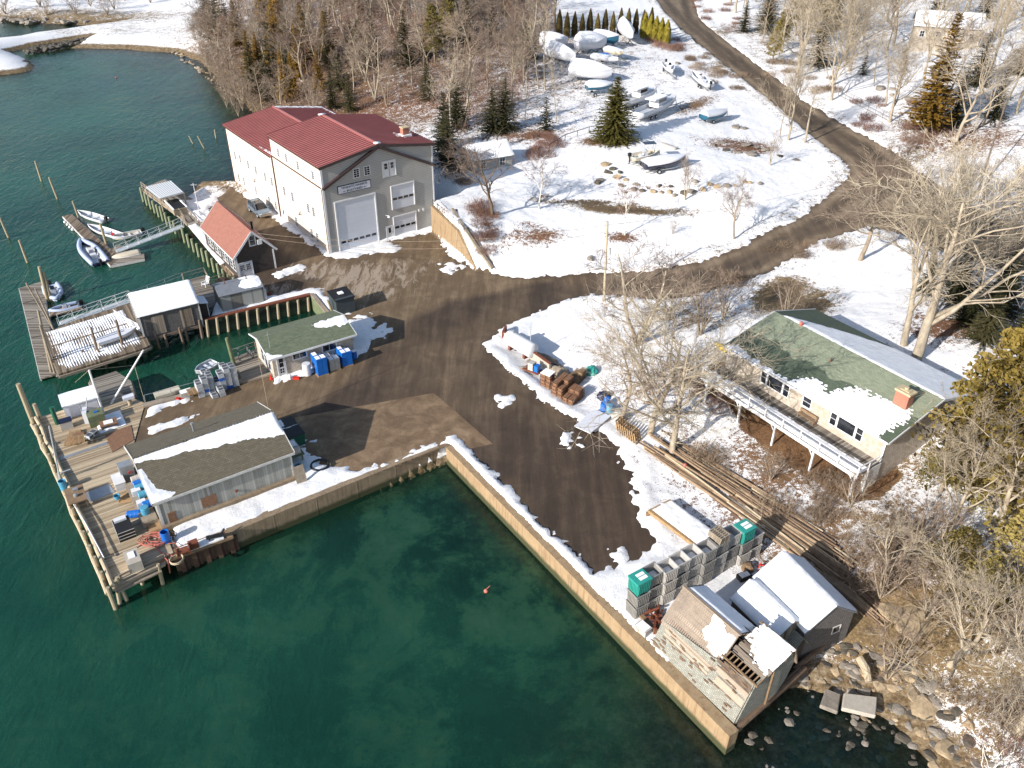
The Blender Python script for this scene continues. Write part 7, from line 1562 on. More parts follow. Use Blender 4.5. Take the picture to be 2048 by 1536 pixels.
# wharf clutter
t = thing('ice_box', 'large white covered box standing at the seaward end of the wharf', 'box', P(134,838,.05), R(33)); m = MB(); m.box(0,2.9,0,2.3,0,1.3); m.build('body', M['signwhite'], t); m = MB(); m.box(-.08,2.98,-.08,2.38,1.3,1.42); m.build('lid', M['snow'], t)
for (px,py,mat,lb) in [(115,848,'greenpile','upright green painted pile stub by the white box')]: m = MB(); m.path([(0,0,0),(0,0,1.9)],[.2,.2],10); tag(m.build('pile_stub', M['dumpster'], None, loc=P(px,py,.05)), lb, 'post')
t = thing('bait_table', 'grey bait box with a dark lid in front of the white covered box', 'box', P(135,855,.05), R(33)); m = MB(); m.box(-.5,.5,-.35,.35,0,.8); m.build('body', M['bin'], t); m = MB(); m.box(-.54,.54,-.38,.38,.8,.88); m.build('lid', M['navy'], t)
for i, (px,py,rz_) in enumerate([(150,870,20),(158,880,25),(143,883,10)]): put(ppw, P(px,py,.06+(.5 if i == 1 else .1)), R(rz_), ['wooden pallet leaning against the bait boxes on the wharf','wooden pallet propped like a table on the wharf planks','wooden pallet lying flat near the wharf bait boxes'][i])
o_ = P(158,880,.06); m = MB(); m.box(-.4,.4,-.5,.5,0,.48); tag(m.build('wood_crate', M['wooddk'], None, loc=o_), 'wooden crate under the propped pallet on the wharf', 'crate')
put(tpw, P(184,872,.08), R(70), 'white wire trap, lower one beside the snow patch on the wharf'); put(tpw, P(184,872,.45), R(72), 'white wire trap, upper one beside the snow patch on the wharf')
t = thing('trap_table', 'low rusty wooden table with snow in the snow patch on the wharf', 'table', P(219,852,.12), R(30)); m = MB(); m.box(-.75,.75,-.5,.5,.35,.45); m.build('top', M['wooddk'], t)
for x in (-.65,.65): m = MB(); m.box(x-.05,x+.05,-.45,.45,0,.35); m.build('leg', M['wooddk'], t)
m = MB(); m.box(-.4,.4,-.3,.3,.45,.5); m.build('snow_cover', M['snow'], t)
t = thing('hoist_winch', 'green-grey winch housing at the foot of the white mast', 'winch', P(196,846,.05), R(33)); m = MB(); m.box(-.7,.7,-.6,.6,0,1.2); m.build('housing', M['greenpile'], t); m = MB(); m.cbox((.1,0,1.25),(.3,.2,.1)); m.build('blue_cap', M['blue'], t)
t = thing('pump', 'white pump and pipes beside the winch on the wharf', 'pump', P(176,842,.05), R(20)); m = MB(); m.box(-.2,.2,-.5,.5,.0,1.3); m.build('body', M['signwhite'], t); m = MB(); m.tube((.2,.2,1.2),(.4,.5,2.2),.05); m.tube((-.2,-.2,1.2),(-.2,-.2,2.0),.05); m.build('pipes', M['steel'], t)
def mast(name, label, parts_, mat='white'):
    o = parts_[0][0]; t = thing(name, label, 'hoist', o); 
    for i, (a, b, r, nm) in enumerate(parts_): m = MB(); m.tube(a-o, b-o, r, r*.8, 8); m.build(nm, M[mat if nm != 'rope' else 'palelog'], t)
    return t
mb_ = P(207,826,.05); mt_ = vtop(mb_, 178,740); bb = P(222,808,.05); bt = P(287,700,4.6); jt = mt_
bmid = bb.lerp(bt,.72)
mast('derrick', 'white mast and long boom derrick at the basin corner of the wharf', [(mb_, mt_, .12, 'mast'), (bb, bt, .1, 'boom'), (mt_, bt, .02, 'rope'), (mt_, bmid, .02, 'rope'), (bmid, P(290,806,.1), .02, 'rope'), (bt, bb+Vector((.3,.2,0)), .02, 'rope'), (mt_, P(150,765,-.5), .015, 'rope')])
m2 = P(121,962,.05); t2_ = vtop(m2, 98,852); mast('davit', 'thin silver davit pole leaning over the outer log rail', [(m2, t2_, .07, 'mast'), (m2+Vector((-.2,.1,0)), t2_+Vector((0,0,-1.6)), .04, 'brace'), (m2+Vector((0,0,.8)), m2+Vector((.9,.5,.9)), .05, 'brace')], 'alum')
a, b = P(133,985,.5), P(208,1115,.5); m = MB(); m.path([Vector((0,0,0)), (b-a)*.5+Vector((.1,0,.05)), b-a], .06, 6); tag(m.build('hoist_pipe', M['white'], None, loc=a), 'long white pipe running along the log rail of the wharf', 'pipe')
barrel(P(129,978,.05), 'lblue', 'light blue open barrel by the outer log rail under the davit', .3, .9, True)
t = thing('sorting_table', 'brown weathered work table with fittings by the outer log rail', 'table', P(157,1005,.05), R(33)); m = MB(); m.box(-.7,.7,-1.1,1.1,.8,.9); m.build('top', M['timber'], t)
for x in (-.6,.6):
    for y in (-1,1): m = MB(); m.box(x-.05,x+.05,y-.05,y+.05,0,.8); m.build('leg', M['timber'], t)
m = MB(); m.lathe([(.16,.9),(.16,1.1),(.05,1.15)],10,(0,-.3,0)); m.cbox((.1,.5,1.0),(.4,.3,.2)); m.build('fittings', M['steel'], t)
# drums along the shed
xs_ = [('bin',7.3,1),('blue',6.6,1),('lblue',6.0,1),('lblue',5.0,1),('blue',3.6,1),('lblue',2.9,0)]
for i, (mt, y, ly) in enumerate(xs_):
    barrel(W1(-.75,y-.9,.55 if i < 5 else .06), mt, ['grey','dark blue','light blue','faded blue','bright blue','light blue upright'][i]+' drum, '+['first','second','third','fourth','fifth','last'][i]+' down the seaward end wall of the wharf shed', .32, 1.15, lying=R(34.5+90) if ly else None)
m = MB()
for y in (1.9,7.4): m.box(-1.3,-.1,y-1,y-.9,0,.5)
m.box(-1.3,-.1,1.0,6.6,.46,.54); tag(m.build('drum_rack', M['timbergrey'], None, loc=W1(0,0,.06), rz=R(34.5)), 'timber rack under the drums at the end wall of the wharf shed', 'rack')
for i, y in enumerate((5.1, 3.4)): m = MB(); m.box(-.34,.34,-.26,.26,0,.5); tag(m.build('foam_box', M['gel'], None, loc=W1(-.75,y-.35,.6), rz=R(34.5)), ['upper','lower'][i]+' cream box between the drums at the end of the wharf shed', 'box')
barrel(W1(-2.0,2.9,.06), 'blue', 'bright blue drum lying left of the drum rack', .32, 1.0, lying=R(100))
t = thing('trap_crate', 'black wire crate stack with pale rails beside the blue drums', 'crate', W1(-2.6,1.2,.06), R(34.5)); m = MB(); m.box(-.6,.6,-.9,.9,0,.9); m.build('crate', M['black'], t); m = MB()
for z in (.3,.6,.92): m.box(-.64,.64,-.94,-.9,z-.04,z); m.box(-.64,-.6,-.94,.94,z-.04,z)
m.build('rails', M['bin'], t); m = MB(); m.box(-.5,.4,.4,.85,.92,1.1); m.build('foam_lid', M['gel'], t)
t = thing('scrap_boards', 'fan of pale scrap boards and a small blue tub against the drum rack', 'boards', W1(-2.2,5.1,.06), R(60))
m = MB()
for i in range(8): a = R(-60+i*9); m.bar((0,0,.08+i*.03),(1.5*math.cos(a),1.5*math.sin(a),.3+i*.03),.16,.03)
m.build('boards', M['woodlt'], t); m = MB(); m.lathe([(.22,.5),(.26,.85),(.22,.85),(.2,.55)],12); m.build('tub', M['lblue'], t)
t = thing('air_unit', 'grey metal cabinet with a red sign at the seaward corner of the wharf shed', 'cabinet', W1(-1.3,7.6,.06), R(34.5)); m = MB(); m.box(0,1.1,0,.9,.0,1.5); m.build('cabinet', M['steel'], t); m = MB(); m.path([(.75+.15*math.cos(i*math.pi/6),-.01,.8+.12*math.sin(i*math.pi/6)) for i in range(13)],.025,5,cap=False); m.build('red_ring_sign', M['redpaint'], t)
t = thing('white_cooler', 'white cooler boxes beside the grey cabinet', 'cooler', W1(-2.0,6.6,.06), R(34.5)); m = MB(); m.box(0,.8,0,1.5,0,.7); m.build('body', M['gel'], t); m = MB(); m.box(-.03,.83,-.03,1.53,.7,.78); m.build('lid', M['white'], t)
barrel(P(334,1083,.05), 'blue', 'bright blue open barrel by the red hose near the snow', .33, 1.05, True)
# hose
rs = random.Random(6); m = MB(); c = P(308,1082,.1); pts = []
for i in range(70): a = i*.55; r = .75+.35*math.sin(i*.7); pts.append(Vector((math.cos(a)*r*1.1, math.sin(a)*r*.75, .08+.004*i)))
m.path(pts, .035, 6); pts = [Vector((0,-.3,.1)), P(318,1102,.1)-c, P(336,1122,.15)-c, P(340,1146,-1.2)-c]; m.path(pts, .05, 6); pts = [P(318,1088,.1)-c, P(350,1086,.1)-c, P(361,1098,.1)-c, P(345,1111,.1)-c, P(322,1105,.1)-c]; m.path(pts, .03, 6); pts = [P(300,1075,.1)-c, P(275,1095,.1)-c, P(252,1110,.1)-c, P(255,1122,.1)-c]; m.path(pts, .025, 6)
tag(m.build('hose', M['hose'], None, loc=c), 'tangled faded red hose coiled on the near corner of the wharf deck', 'hose')
t = thing('control_box', 'pale concrete box with snow on the near end of the wharf deck', 'box', P(270,1130,.05), R(33)); m = MB(); m.box(-.5,.5,-.8,.8,0,.9); m.build('box', M['slabc'], t); m = MB(); m.box(-.25,.2,-.2,.5,.9,.97); m.build('snow_cover', M['snow'], t)
t = thing('winch', 'rusty winch and coiled rope on the snow at the bulkhead corner', 'winch', P(368,1108,.1), R(30)); m = MB(); m.tube((-.4,0,.35),(.4,0,.35),.28,.28,12); m.box(-.5,-.42,-.3,.3,0,.7); m.box(.42,.5,-.3,.3,0,.7); m.build('drum', M['rust'], t); m = MB(); m.path([(.5*math.cos(i*.6)-.6,.5*math.sin(i*.6)-.5,.05+.01*i) for i in range(24)],.05,6); m.build('rope_coil', M['palelog'], t)
m = MB(); m.box(.0,.7,0,.5,0,.6); tag(m.build('iron_cage', M['rust'], None, loc=P(381,1102,.1), rz=R(33)), 'rusty square frame beside the winch', 'frame')
t = thing('old_mooring_gear', 'dark iron gear half buried in the snow near the sheet pile corner', 'gear', P(430,1078,.15), R(20)); m = MB(); m.bar((-.6,0,.3),(.6,0,.3),.25,.2); m.bar((.4,0,.2),(.8,.4,.5),.12,.12); m.bar((-.4,0,0),(-.4,.1,.4),.12,.12); m.build('gear', M['black'], t)
t = thing('sink_post', 'small white box on a thick post standing over the basin edge', 'box', P(262,812,-.1), R(33)); m = MB(); m.tube((0,0,-3),(0,0,.9),.2,.2,10); m.build('post', M['palelog'], t); m = MB(); m.box(-.5,.5,-.3,.3,.9,1.2); m.build('box', M['signwhite'], t)
m = MB(); m.box(0,2.4,0,.9,0,.35); tag(m.build('upturned_tray', M['beige'], None, loc=P(312,800,.05), rz=R(33)), 'pale upturned tray by the pipe railing of the basin', 'tray')
railing('low_curb', 'low timber curb with thin posts across the near end of the wharf deck', [P(240,1158,.06), P(330,1115,.06)], .35, 'timbergrey', 1, 1.4, .12)
# ---------------------------------------------------------------- fuel tank corner
t = thing('fuel_tank', 'white horizontal fuel tank in the snow beside its pale concrete barrier', 'tank', P(1035,700,.1), R(90)-R(-0)); 
q0, q1 = P(1024,672,1.0), P(1082,712,1.0); q0 = P(1018,674,.9); q1 = P(1066,702,.9); t.location = (0,0,0); t.rotation_euler = (0,0,0); m = MB(); ax = (q1-q0).normalized(); m.path([q0-ax*.25, q0-ax*.1, q0, q1, q1+ax*.1, q1+ax*.25], [.35,.7,.82,.82,.7,.35], 18); m.build('tank_body', M['gel'], t, smooth=True)
m = MB()
for f in (.2,.8): p = q0.lerp(q1, f); m.cbox((p.x,p.y,.15),(.3,1.3,.6), math.atan2(ax.y,ax.x))
m.build('saddle', M['rust'], t); m = MB(); p = q0.lerp(q1,.78); m.tube((p.x+.3,p.y+.3,.9),(p.x+.3,p.y+.3,3.3),.04); p = q0.lerp(q1,.15); m.lathe([(.2,0),(.2,.3)],10,(p.x,p.y,1.65)); m.build('vent_pipe', M['alum'], t)
bq = [P(1008,678), P(1040,700), P(1098,742)]
wall_seg('barrier_wall', 'low pale concrete barrier in front of the white fuel tank', (bq[0].x,bq[0].y), (bq[2].x,bq[2].y), -.2, .85, .25, 'slabc', 1, (.05,'rust'), cat='wall')
wall_seg('barrier_wall', 'short barrier return with a snowy ramp at the road end of the fuel tank', (bq[0].x,bq[0].y), tuple(P(1014,664)[:2]), -.2, .85, .25, 'rust', 1, cat='wall')
t = thing('fuel_pump_pad', 'grey and blue bins on a rusty tray in front of the barrier', 'bins', P(1064,740,.1), R(-35)); m = MB(); m.box(-.9,1.0,-.5,.5,0,.12); m.build('tray', M['rust'], t); m = MB(); m.box(-.3,.3,-.35,.35,.12,.95); m.build('grey_bin', M['bin'], t); m = MB(); m.box(.4,.85,-.3,.3,.12,.8); m.build('blue_bin', M['blue'], t)
def trapstack(px, py, nx, ny, nz, lb, rz=-35, mat='wooddk', snow=True, dz=0):
    t = thing('trap_stack', lb, 'trap stack', T(px, py, dz), R(rz)); rs = random.Random(px)
    for i in range(nx):
        for j in range(ny):
            m = MB(); h = nz-rs.choice([0,0,1])
            for k in range(h):
                x, y = (i-(nx-1)/2)*.62+rs.uniform(-.03,.03), (j-(ny-1)/2)*1.15+rs.uniform(-.05,.05); z = k*.4
                m.box(x-.28,x+.28,y-.55,y+.55,z,z+.04)
                for s in range(6): yy = y-.5+s*.2; m.box(x-.29,x-.26,yy-.03,yy+.03,z,z+.37); m.box(x+.26,x+.29,yy-.03,yy+.03,z,z+.37); m.box(x-.29,x+.29,yy-.035,yy+.035,z+.34,z+.37)
                m.box(x-.2,x+.2,y-.45,y+.45,z+.04,z+.3)
            m.build('trap_column', M[mat], t)
    if snow: m = MB(); m.box(-nx*.28,nx*.28,-ny*.5,ny*.5,nz*.4-.02,nz*.4+.06); m.build('snow_cover', M['snow'], t)
    return t
trapstack(1095,772,2,1,4,'square stack of brown wooden traps topped with snow at the end of the barrier')
trapstack(1124,785,2,2,4,'broad heap of brown traps beside the snow-topped trap stack', snow=False); trapstack(1146,800,2,2,3,'low heap of brown traps nearest the pavement below the teal tarp', snow=False); trapstack(1152,762,2,2,3,'brown trap heap just left of the teal tarp', mat='timber', snow=False)
def mound(name, label, px, py, sx, sy, h, mat, seed=1, cat='heap', rz=0, dz=0):
    rs = random.Random(seed); m = MB(); n = 14; mm = 7; vs = []
    for j in range(mm+1):
        for i in range(n):
            a = 2*math.pi*i/n; f = j/mm; r = math.cos(f*math.pi/2)*(1+.22*rs.uniform(-1,1)); vs.append((math.cos(a)*r*sx, math.sin(a)*r*sy, -.1+(h+.1)*math.sin(f*math.pi/2)+rs.uniform(-.06,.06)*h))
    m.add(vs, [(j*n+i, j*n+(i+1)%n, (j+1)*n+(i+1)%n, (j+1)*n+i) for j in range(mm) for i in range(n)]); return tag(m.build(name, M[mat], None, loc=T(px, py, dz), rz=rz), label, cat)
mound('teal_tarp', 'crumpled teal tarp over gear in the snow right of the trap heaps', 1184,744,.6,.85,.7,'teal',2); mound('net_heap', 'grey-brown heap of nets behind the barrier end', 1120,748,.8,1.5,.8,'timbergrey',3,rz=R(50)); mound('net_heap', 'long snowy brush and net pile parallel to the barrier', 1092,722,.5,2.2,.7,'timbergrey',4,rz=R(50))
mound('blue_tarp', 'dark blue tarp heap beyond the light blue drums', 1208,795,.7,.7,.7,'navy',5); 
for i,(px,py) in enumerate([(1207,822),(1219,826),(1213,812)]): barrel(T(px,py), 'blue' if i != 1 else 'lblue', ['blue drum left of its pair by the pale net cover','paler blue drum right of its pair by the pale net cover','blue drum behind the pair by the pale net cover'][i], .33, .9)
mound('grey_green_tarp', 'pale grey-green tarp beside the blue drums', 1240,832,1.0,.9,.6,'bin',6)
t = thing('platform_sheet', 'pale flat panel lying in the snow beside the pavement edge', 'panel', T(1185,845,.1), R(-38)); m = MB(); m.box(-.9,.9,-1.7,1.7,0,.1); m.build('panel', M['shrink'], t)
for i in range(9): p = P(1236,858,0).lerp(P(1272,886,0), i/8); p.z = hz(p.x,p.y); put(ppw, p+Vector((0,0,.5)), R(-38), 'wooden pallet standing on edge in the row at the head of the log pile', 'pallets on edge at the head of the log pile').rotation_euler = (R(75), 0, R(55))
# log pile
L0 = [P(1262,878,.3), P(1325,880,.6)]; rs = random.Random(12)
pl = thing('log_pile', 'long pile of weathered poles and logs stretching from the pallets to the shingled shed', 'log pile', (0,0,0))
A_, B_ = P(1268,892,.1), P(1672,1178,.1); d_ = (B_-A_); LL = d_.length; d_.normalize(); n_ = Vector((-d_.y, d_.x, 0))
for i in range(96):
    s = rs.uniform(0, LL-6); L = min(LL-s, rs.uniform(5,11)); w = rs.random()**.8*3.1; k = rs.choice([0,0,1,1,2]); h = .12+k*.2*(1-abs(w-1.4)/1.9); a = A_+d_*s+n_*w; b = A_+d_*(s+L)+n_*(w+rs.uniform(-.35,.35))
    za, zb = max(0,hz(a.x,a.y)), max(0,hz(b.x,b.y)); r = rs.uniform(.06,.13); m = MB(); m.path([Vector((a.x,a.y,za+h)), Vector(((a.x+b.x)/2,(a.y+b.y)/2,(za+zb)/2+h+rs.uniform(-.03,.06))), Vector((b.x,b.y,zb+h))], [r,r*.9,r*.7], 7); m.build('log', M[rs.choice(['logs','logs','logsdark','palelog'])], pl)
m = MB()
for i in range(60):
    s = rs.uniform(0, LL-3); a = A_+d_*s+n_*rs.uniform(-.3,3.3); b = a+d_*rs.uniform(1,3)+n_*rs.uniform(-.5,.5); m.bar(Vector((a.x,a.y,hz(a.x,a.y)+.05)), Vector((b.x,b.y,hz(b.x,b.y)+.08)), .12,.05)
m.build('scrap_lumber', M['logsdark'], pl)['kind'] = 'stuff'
t = thing('log_pile', 'second stretch of dark poles running past the shingled shed to the shore', 'log pile', (0,0,0)); A_, B_ = P(1560,1085,.1), P(1745,1235,.1)
for i in range(22):
    d2_ = (B_-A_).normalized(); n2_ = Vector((-d2_.y,d2_.x,0)); s = rs.uniform(0,5); a = A_+d2_*s+n2_*rs.uniform(-.6,1.2); b = a+d2_*rs.uniform(4,7); m = MB(); m.path([Vector((a.x,a.y,max(.0,hz(a.x,a.y))+.15)), Vector((b.x,b.y,max(-.6,hz(b.x,b.y))+.15))], [.1,.08], 6); m.build('log', M[rs.choice(['logs','logsdark'])], t)
m = MB(); m.lathe([(.1,-.15),(.2,0),(.1,.15)],10); tag(m.build('orange_buoy', M['hose'], None, loc=T(1368,941,.6)), 'orange buoy on top of the log pile', 'buoy')
t = thing('snowy_platform', 'flat wooden platform loaded with snow beside the bait bins', 'platform', P(1296,1022,.0)); q = [P(1296,1020,.75),P(1340,998,.75),P(1432,1068,.75),P(1392,1092,.75)]; o = Vector(t.location); m = MB(); m.slab(*[p-o for p in q], .3); m.build('platform', M['woodlt'], t)
snow_patch(t, q[0].lerp(q[1],.12)-o, q[3].lerp(q[2],.1)-o, q[1]-o, lambda u,v: .4 if u > .04 else -.1, .12, .14, 'snow_cover', seed=96, amp=.35)
for p in q: m = MB(); m.box(-.12,.12,-.12,.12,-.8,-.28); b = m.build('block', M['timber'], t); b.location = p-o+Vector((0,0,.02))
t = thing('rusty_gear_heap', 'small heap of brown and rusty scrap between the bins and the barn', 'scrap', P(1312,1240,.15), R(30)); m = MB(); rs = random.Random(2)
for i in range(16): m.bar((rs.uniform(-1,1),rs.uniform(-1,1),.1),(rs.uniform(-1,1),rs.uniform(-1,1),rs.uniform(.1,.5)),.14,.08)
m.build('scrap_metal', M['rust'], t)
t = thing('black_sledge', 'black open cart with snow in it between the bins and the snow-roofed sheds', 'cart', P(1487,1158,.1), R(25)); m = MB(); m.box(-.5,.5,-.3,.3,.1,.45); m.build('tub', M['black'], t); m = MB(); m.box(-.38,.38,-.22,.22,.45,.5); m.build('snow_cover', M['snow'], t)
t = thing('trap_heap', 'tan net and rope heap beside the black cart', 'heap', P(1495,1138,.1)); m = MB(); m.lathe([(.5,0),(.45,.3),(.2,.5)],9); m.build('net', M['timber'], t); m = MB(); m.bar((.8,0,.1),(1.1,.4,.4),.06,.06); m.bar((.9,.3,.1),(1.2,0,.4),.06,.06); m.build('red_frame', M['redpaint'], t)
m = MB(); a, b = P(1255,1205,.1), P(1335,1290,.1); m.bar(Vector((0,0,.1)), b-a+Vector((0,0,.1)), .3,.25); tag(m.build('timber_beam', M['timber'], None, loc=a), 'loose timber beam lying on the seawall top beside the bins', 'beam')
t = thing('engine_block', 'small grey machine in the snow beside the loose beam', 'machine', P(1286,1262,.1), R(40)); m = MB(); m.box(-.35,.35,-.5,.5,0,.5); m.tube((-.4,.3,.2),(.4,.3,.2),.2,.2,10); m.build('block', M['bin'], t); m = MB(); m.box(-.3,.3,-.4,.4,.5,.55); m.build('snow_cover', M['snow'], t)
# crib logs around the barn end
t = thing('log_crib', 'dark rotten log crib below the derelict barn at the shore', 'crib', (0,0,0)); rs = random.Random(9)
for i in range(9):
    f = i/9; z = -.25-(i%4)*.42; a, b = P(1462,1462,z), P(1600,1335,z); m = MB(); a2 = a.lerp(b, (i%3)*.04); m.path([a2+Vector((.1,-.1,0)), b+Vector((rs.uniform(0,.6),0,0))], [.2,.17], 8); m.build('log', M['logsdark'], t)
for i in range(9):
    z = -.25-(i%4)*.4; a, b = P(1590,1338,z), P(1700,1245,z); m = MB(); m.path([a, b+Vector((rs.uniform(-.4,.4),0,0))], [.18,.15], 8); m.build('log', M['logsdark'], t)
# ---------------------------------------------------------------- rocks
def rock_mesh(seed, mat):
    rs = random.Random(seed); import bmesh as bm_; b = bm_.new(); bm_.ops.create_icosphere(b, subdivisions=1 if seed % 2 else 2, radius=.5); off = Vector((seed*3.7,0,0))
    for v in b.verts:
        v.co *= 1+.5*noise.noise(v.co*1.6+off)
    cuts = [Vector((rs.gauss(0,1), rs.gauss(0,1), rs.gauss(0,1))).normalized() for _ in range(9)]
    for v in b.verts:
        for c_ in cuts:
            e = v.co.dot(c_)-rs.choice([.3,.3,.32]);
            if e > 0: v.co -= c_*e
        v.co.z *= .62
    me = bpy.data.meshes.new('boulder'); b.to_mesh(me); b.free(); me.materials.append(M[mat]); return me
RM = {k: [rock_mesh(i+j*10, k) for i in range(5)] for j, k in enumerate(('rock','rockdark','rocktan'))}
def rock(loc, s, mat, label, group=None, name='boulder', flat=1.0):
    o = bpy.data.objects.new(name, trs.choice(RM[mat])); col.objects.link(o); o.location = loc; o.rotation_euler = (trs.uniform(-.2,.2), trs.uniform(-.2,.2), trs.uniform(0,6.3)); o.scale = (s*trs.uniform(.8,1.3), s*trs.uniform(.8,1.2), s*flat*trs.uniform(.7,1.1)); return tag(o, label, 'rock', group)
G1 = 'boulders edging the terrace below the covered boats'
for px, py, s in [(1242,372,1.1),(1268,380,1.0),(1285,382,1.1),(1305,384,1.2),(1322,385,1.0),(1340,385,1.0),(1368,387,1.4),(1384,385,1.5),(1350,392,.9),(1405,380,1.2),(1420,370,1.1),(1432,374,1.2),(1452,372,1.2),(1470,372,.8),(1210,330,1.6),(1216,345,1.3),(1232,355,1.5),(1195,366,1.4),(1200,362,1),(1252,360,.9),(1272,370,.9),(1320,372,.7),(1342,374,.8),(1250,385,.8),(1390,364,.9),(1490,365,.9),(1225,338,1.2),(1240,345,1.0),(1500,366,1.0),(1520,368,.9)]: rock(T(px,py,.1), s*1.15, trs.choice(['rock','rockdark','rocktan']), 'brown-grey boulder in the broken row below the covered boats', G1)
for px, py, s, lb in [(1180,518,1.2,'single boulder in the open snow above the road'),(1470,255,2.0,'low boulder right of the teal-hulled covered boat'),(1488,258,1.2,'small rock beside the low boulder near the teal-hulled boat'),(1762,178,3.0,'pointed boulder at the foot of a pale trunk in the upper right'),(1786,180,1.8,'dark boulder right of the pointed boulder'),(1820,202,2.6,'rounded boulder on the upper right slope'),(1785,192,1.2,'small rock below the dark boulder in the upper right'),(1355,128,1.6,'dark rock at the left end of the roadside brush strip'),(1150,178,1.2,'dark stones above the spruce left of the wrapped boat'),(1058,725,.9,'pale brown rock in the snow in front of the fuel tank barrier'),(1048,738,.9,'second pale rock in front of the fuel tank barrier'),(461,206,1.4,'pale rock standing in the kelp of the cove shore')]: rock(T(px,py,.1), s, 'rock', lb)
for px, py in [(1425,290),(1450,300),(1475,305),(1500,308),(1530,300),(1560,312),(1490,290),(1515,296),(1590,320),(1440,285)]: rock(T(px,py,.05), trs.uniform(1.2,2.2), trs.choice(['rock','rockdark']), 'flat mossy ledge showing through the snow near the three roadside trunks', 'ledges showing through the snow by the bend', flat=.5)
w = [tuple(P(a, b, -.9)[:2]) for a, b in [(1600,1350),(1640,1300),(1700,1290),(1760,1300),(1850,1340),(1930,1440),(1990,1536),(1900,1536),(1800,1452),(1730,1430),(1640,1395)]]; rs = random.Random(44); cnt = 0
while cnt < 205:
    x, y = rs.uniform(min(p[0] for p in w), max(p[0] for p in w)), rs.uniform(min(p[1] for p in w), max(p[1] for p in w))
    if inpoly(x, y, w): cnt += 1; sz_ = rs.choice([.25,.35,.45,.6,.8,1.0]); mt_k = rs.choice(['rock','rock','rocktan','rockdark']); rock(Vector((x, y, max(hz(x, y), WZ-.3)+.02)), sz_, mt_k, {'rock':'grey','rocktan':'tan','rockdark':'dark'}[mt_k]+(' pebble-sized' if sz_ < .4 else ' small' if sz_ < .7 else ' large')+' stone in the shore rubble '+('left of the concrete slabs' if x < P(1652,1380,-1).x else 'right of the concrete slabs' if x > P(1755,1400,-1).x else 'around the concrete slabs'), 'shore stones below the shingled shed', 'shore_stone', .7)
w = [tuple(P(a, b, -1.9)[:2]) for a, b in [(1480,1490),(1530,1430),(1600,1385),(1700,1430),(1800,1460),(1850,1536),(1500,1536)]]; cnt = 0
while cnt < 80:
    x, y = rs.uniform(min(p[0] for p in w), max(p[0] for p in w)), rs.uniform(min(p[1] for p in w), max(p[1] for p in w))
    if inpoly(x, y, w): cnt += 1; rock(Vector((x, y, min(hz(x, y)+.1, WZ+.02))), rs.choice([.3,.4,.6,.8]), rs.choice(['rockdark','rockdark','rock']), 'dark weedy stone under the shallow water by the shore', 'submerged stones by the shore', 'shore_stone', .7)
for q, z, lb, nm in [([(1688,1385),(1755,1393),(1752,1432),(1684,1416)], -.95, 'large pale rectangular concrete slab lying on the shore stones', 'concrete_slab'),([(1652,1376),(1682,1388),(1676,1424),(1640,1410)], -1.25, 'darker weedy concrete slab beside the pale slab', 'concrete_slab')]:
    pts = [P(*p, z) for p in q]; c = pts[0]; m = MB(); m.slab(*[p-c for p in pts], .35); o = m.build(nm, M['slabc' if 'pale rect' in lb else 'rock'], None, loc=c); bv = o.modifiers.new('b','BEVEL'); bv.width = .06; tag(o, lb, 'slab')
a, b = P(1718,1318,-.3), P(1738,1365,-.7); m = MB(); m.path([(0,0,.1),(b-a)*.5+Vector((.1,0,.15)),b-a], [.28,.3,.22], 9); tag(m.build('driftwood', M['palelog'], None, loc=a), 'pale driftwood trunk lying on the shore stones above the slab', 'log')
rock(T(1815,1240,.1), 3.4, 'rocktan', 'broad flat ochre ledge on the bank beyond the shingled shed', flat=.35); rock(T(1785,1230,.1), 2.4, 'rocktan', 'smaller ochre ledge beside the broad flat one', flat=.35)
for px, py, s in [(1830,1390,1.6),(1850,1410,1.8),(1760,1370,1.3),(1790,1350,1.2),(1890,1500,1.8),(1840,1465,1.2)]: rock(T(px,py,.05), s, 'rocktan', 'big pale rock among the shore stones at lower right', 'big pale rocks at lower right', flat=.6)
for i in range(60):
    f = rs.random(); px, py = 476+f*26+rs.uniform(-6,6), 366-f*28+rs.uniform(-5,8); v = P(px, py, -1.2); rock(Vector((v.x,v.y,hz(v.x,v.y)+.05)), rs.uniform(.4,1.0), 'rock', 'small stone in the riprap behind the boat shed beside the ramp', 'riprap beside the boat ramp', 'riprap_stone')
for i in range(70): v = P(190-i*2.0+rs.uniform(-3,3), 76+i*.42+rs.uniform(-4,3), -1.2); rock(v, rs.uniform(1.2,2.4), 'rockdark', 'dark boulder in the flank of the snowy causeway', 'boulders of the snowy causeway', 'causeway_stone')
for i in range(50): v = P(rs.uniform(0,200), rs.uniform(36,46), -1.3); rock(v, rs.uniform(1.2,3), 'rock', 'pale boulder on the far bank of the cove', 'boulders on the far bank', 'bank_stone')
for i in range(46): v = P(350+i*3.0+rs.uniform(-4,4), 104+i*2.0+rs.uniform(-6,6), -1.5); v.z = max(hz(v.x,v.y), WZ-.1)+.1; rock(v, rs.uniform(.8,1.8), rs.choice(['rock','rocktan']), 'pale stone along the wooded cove shore', 'stones along the wooded shore', 'beach_stone')
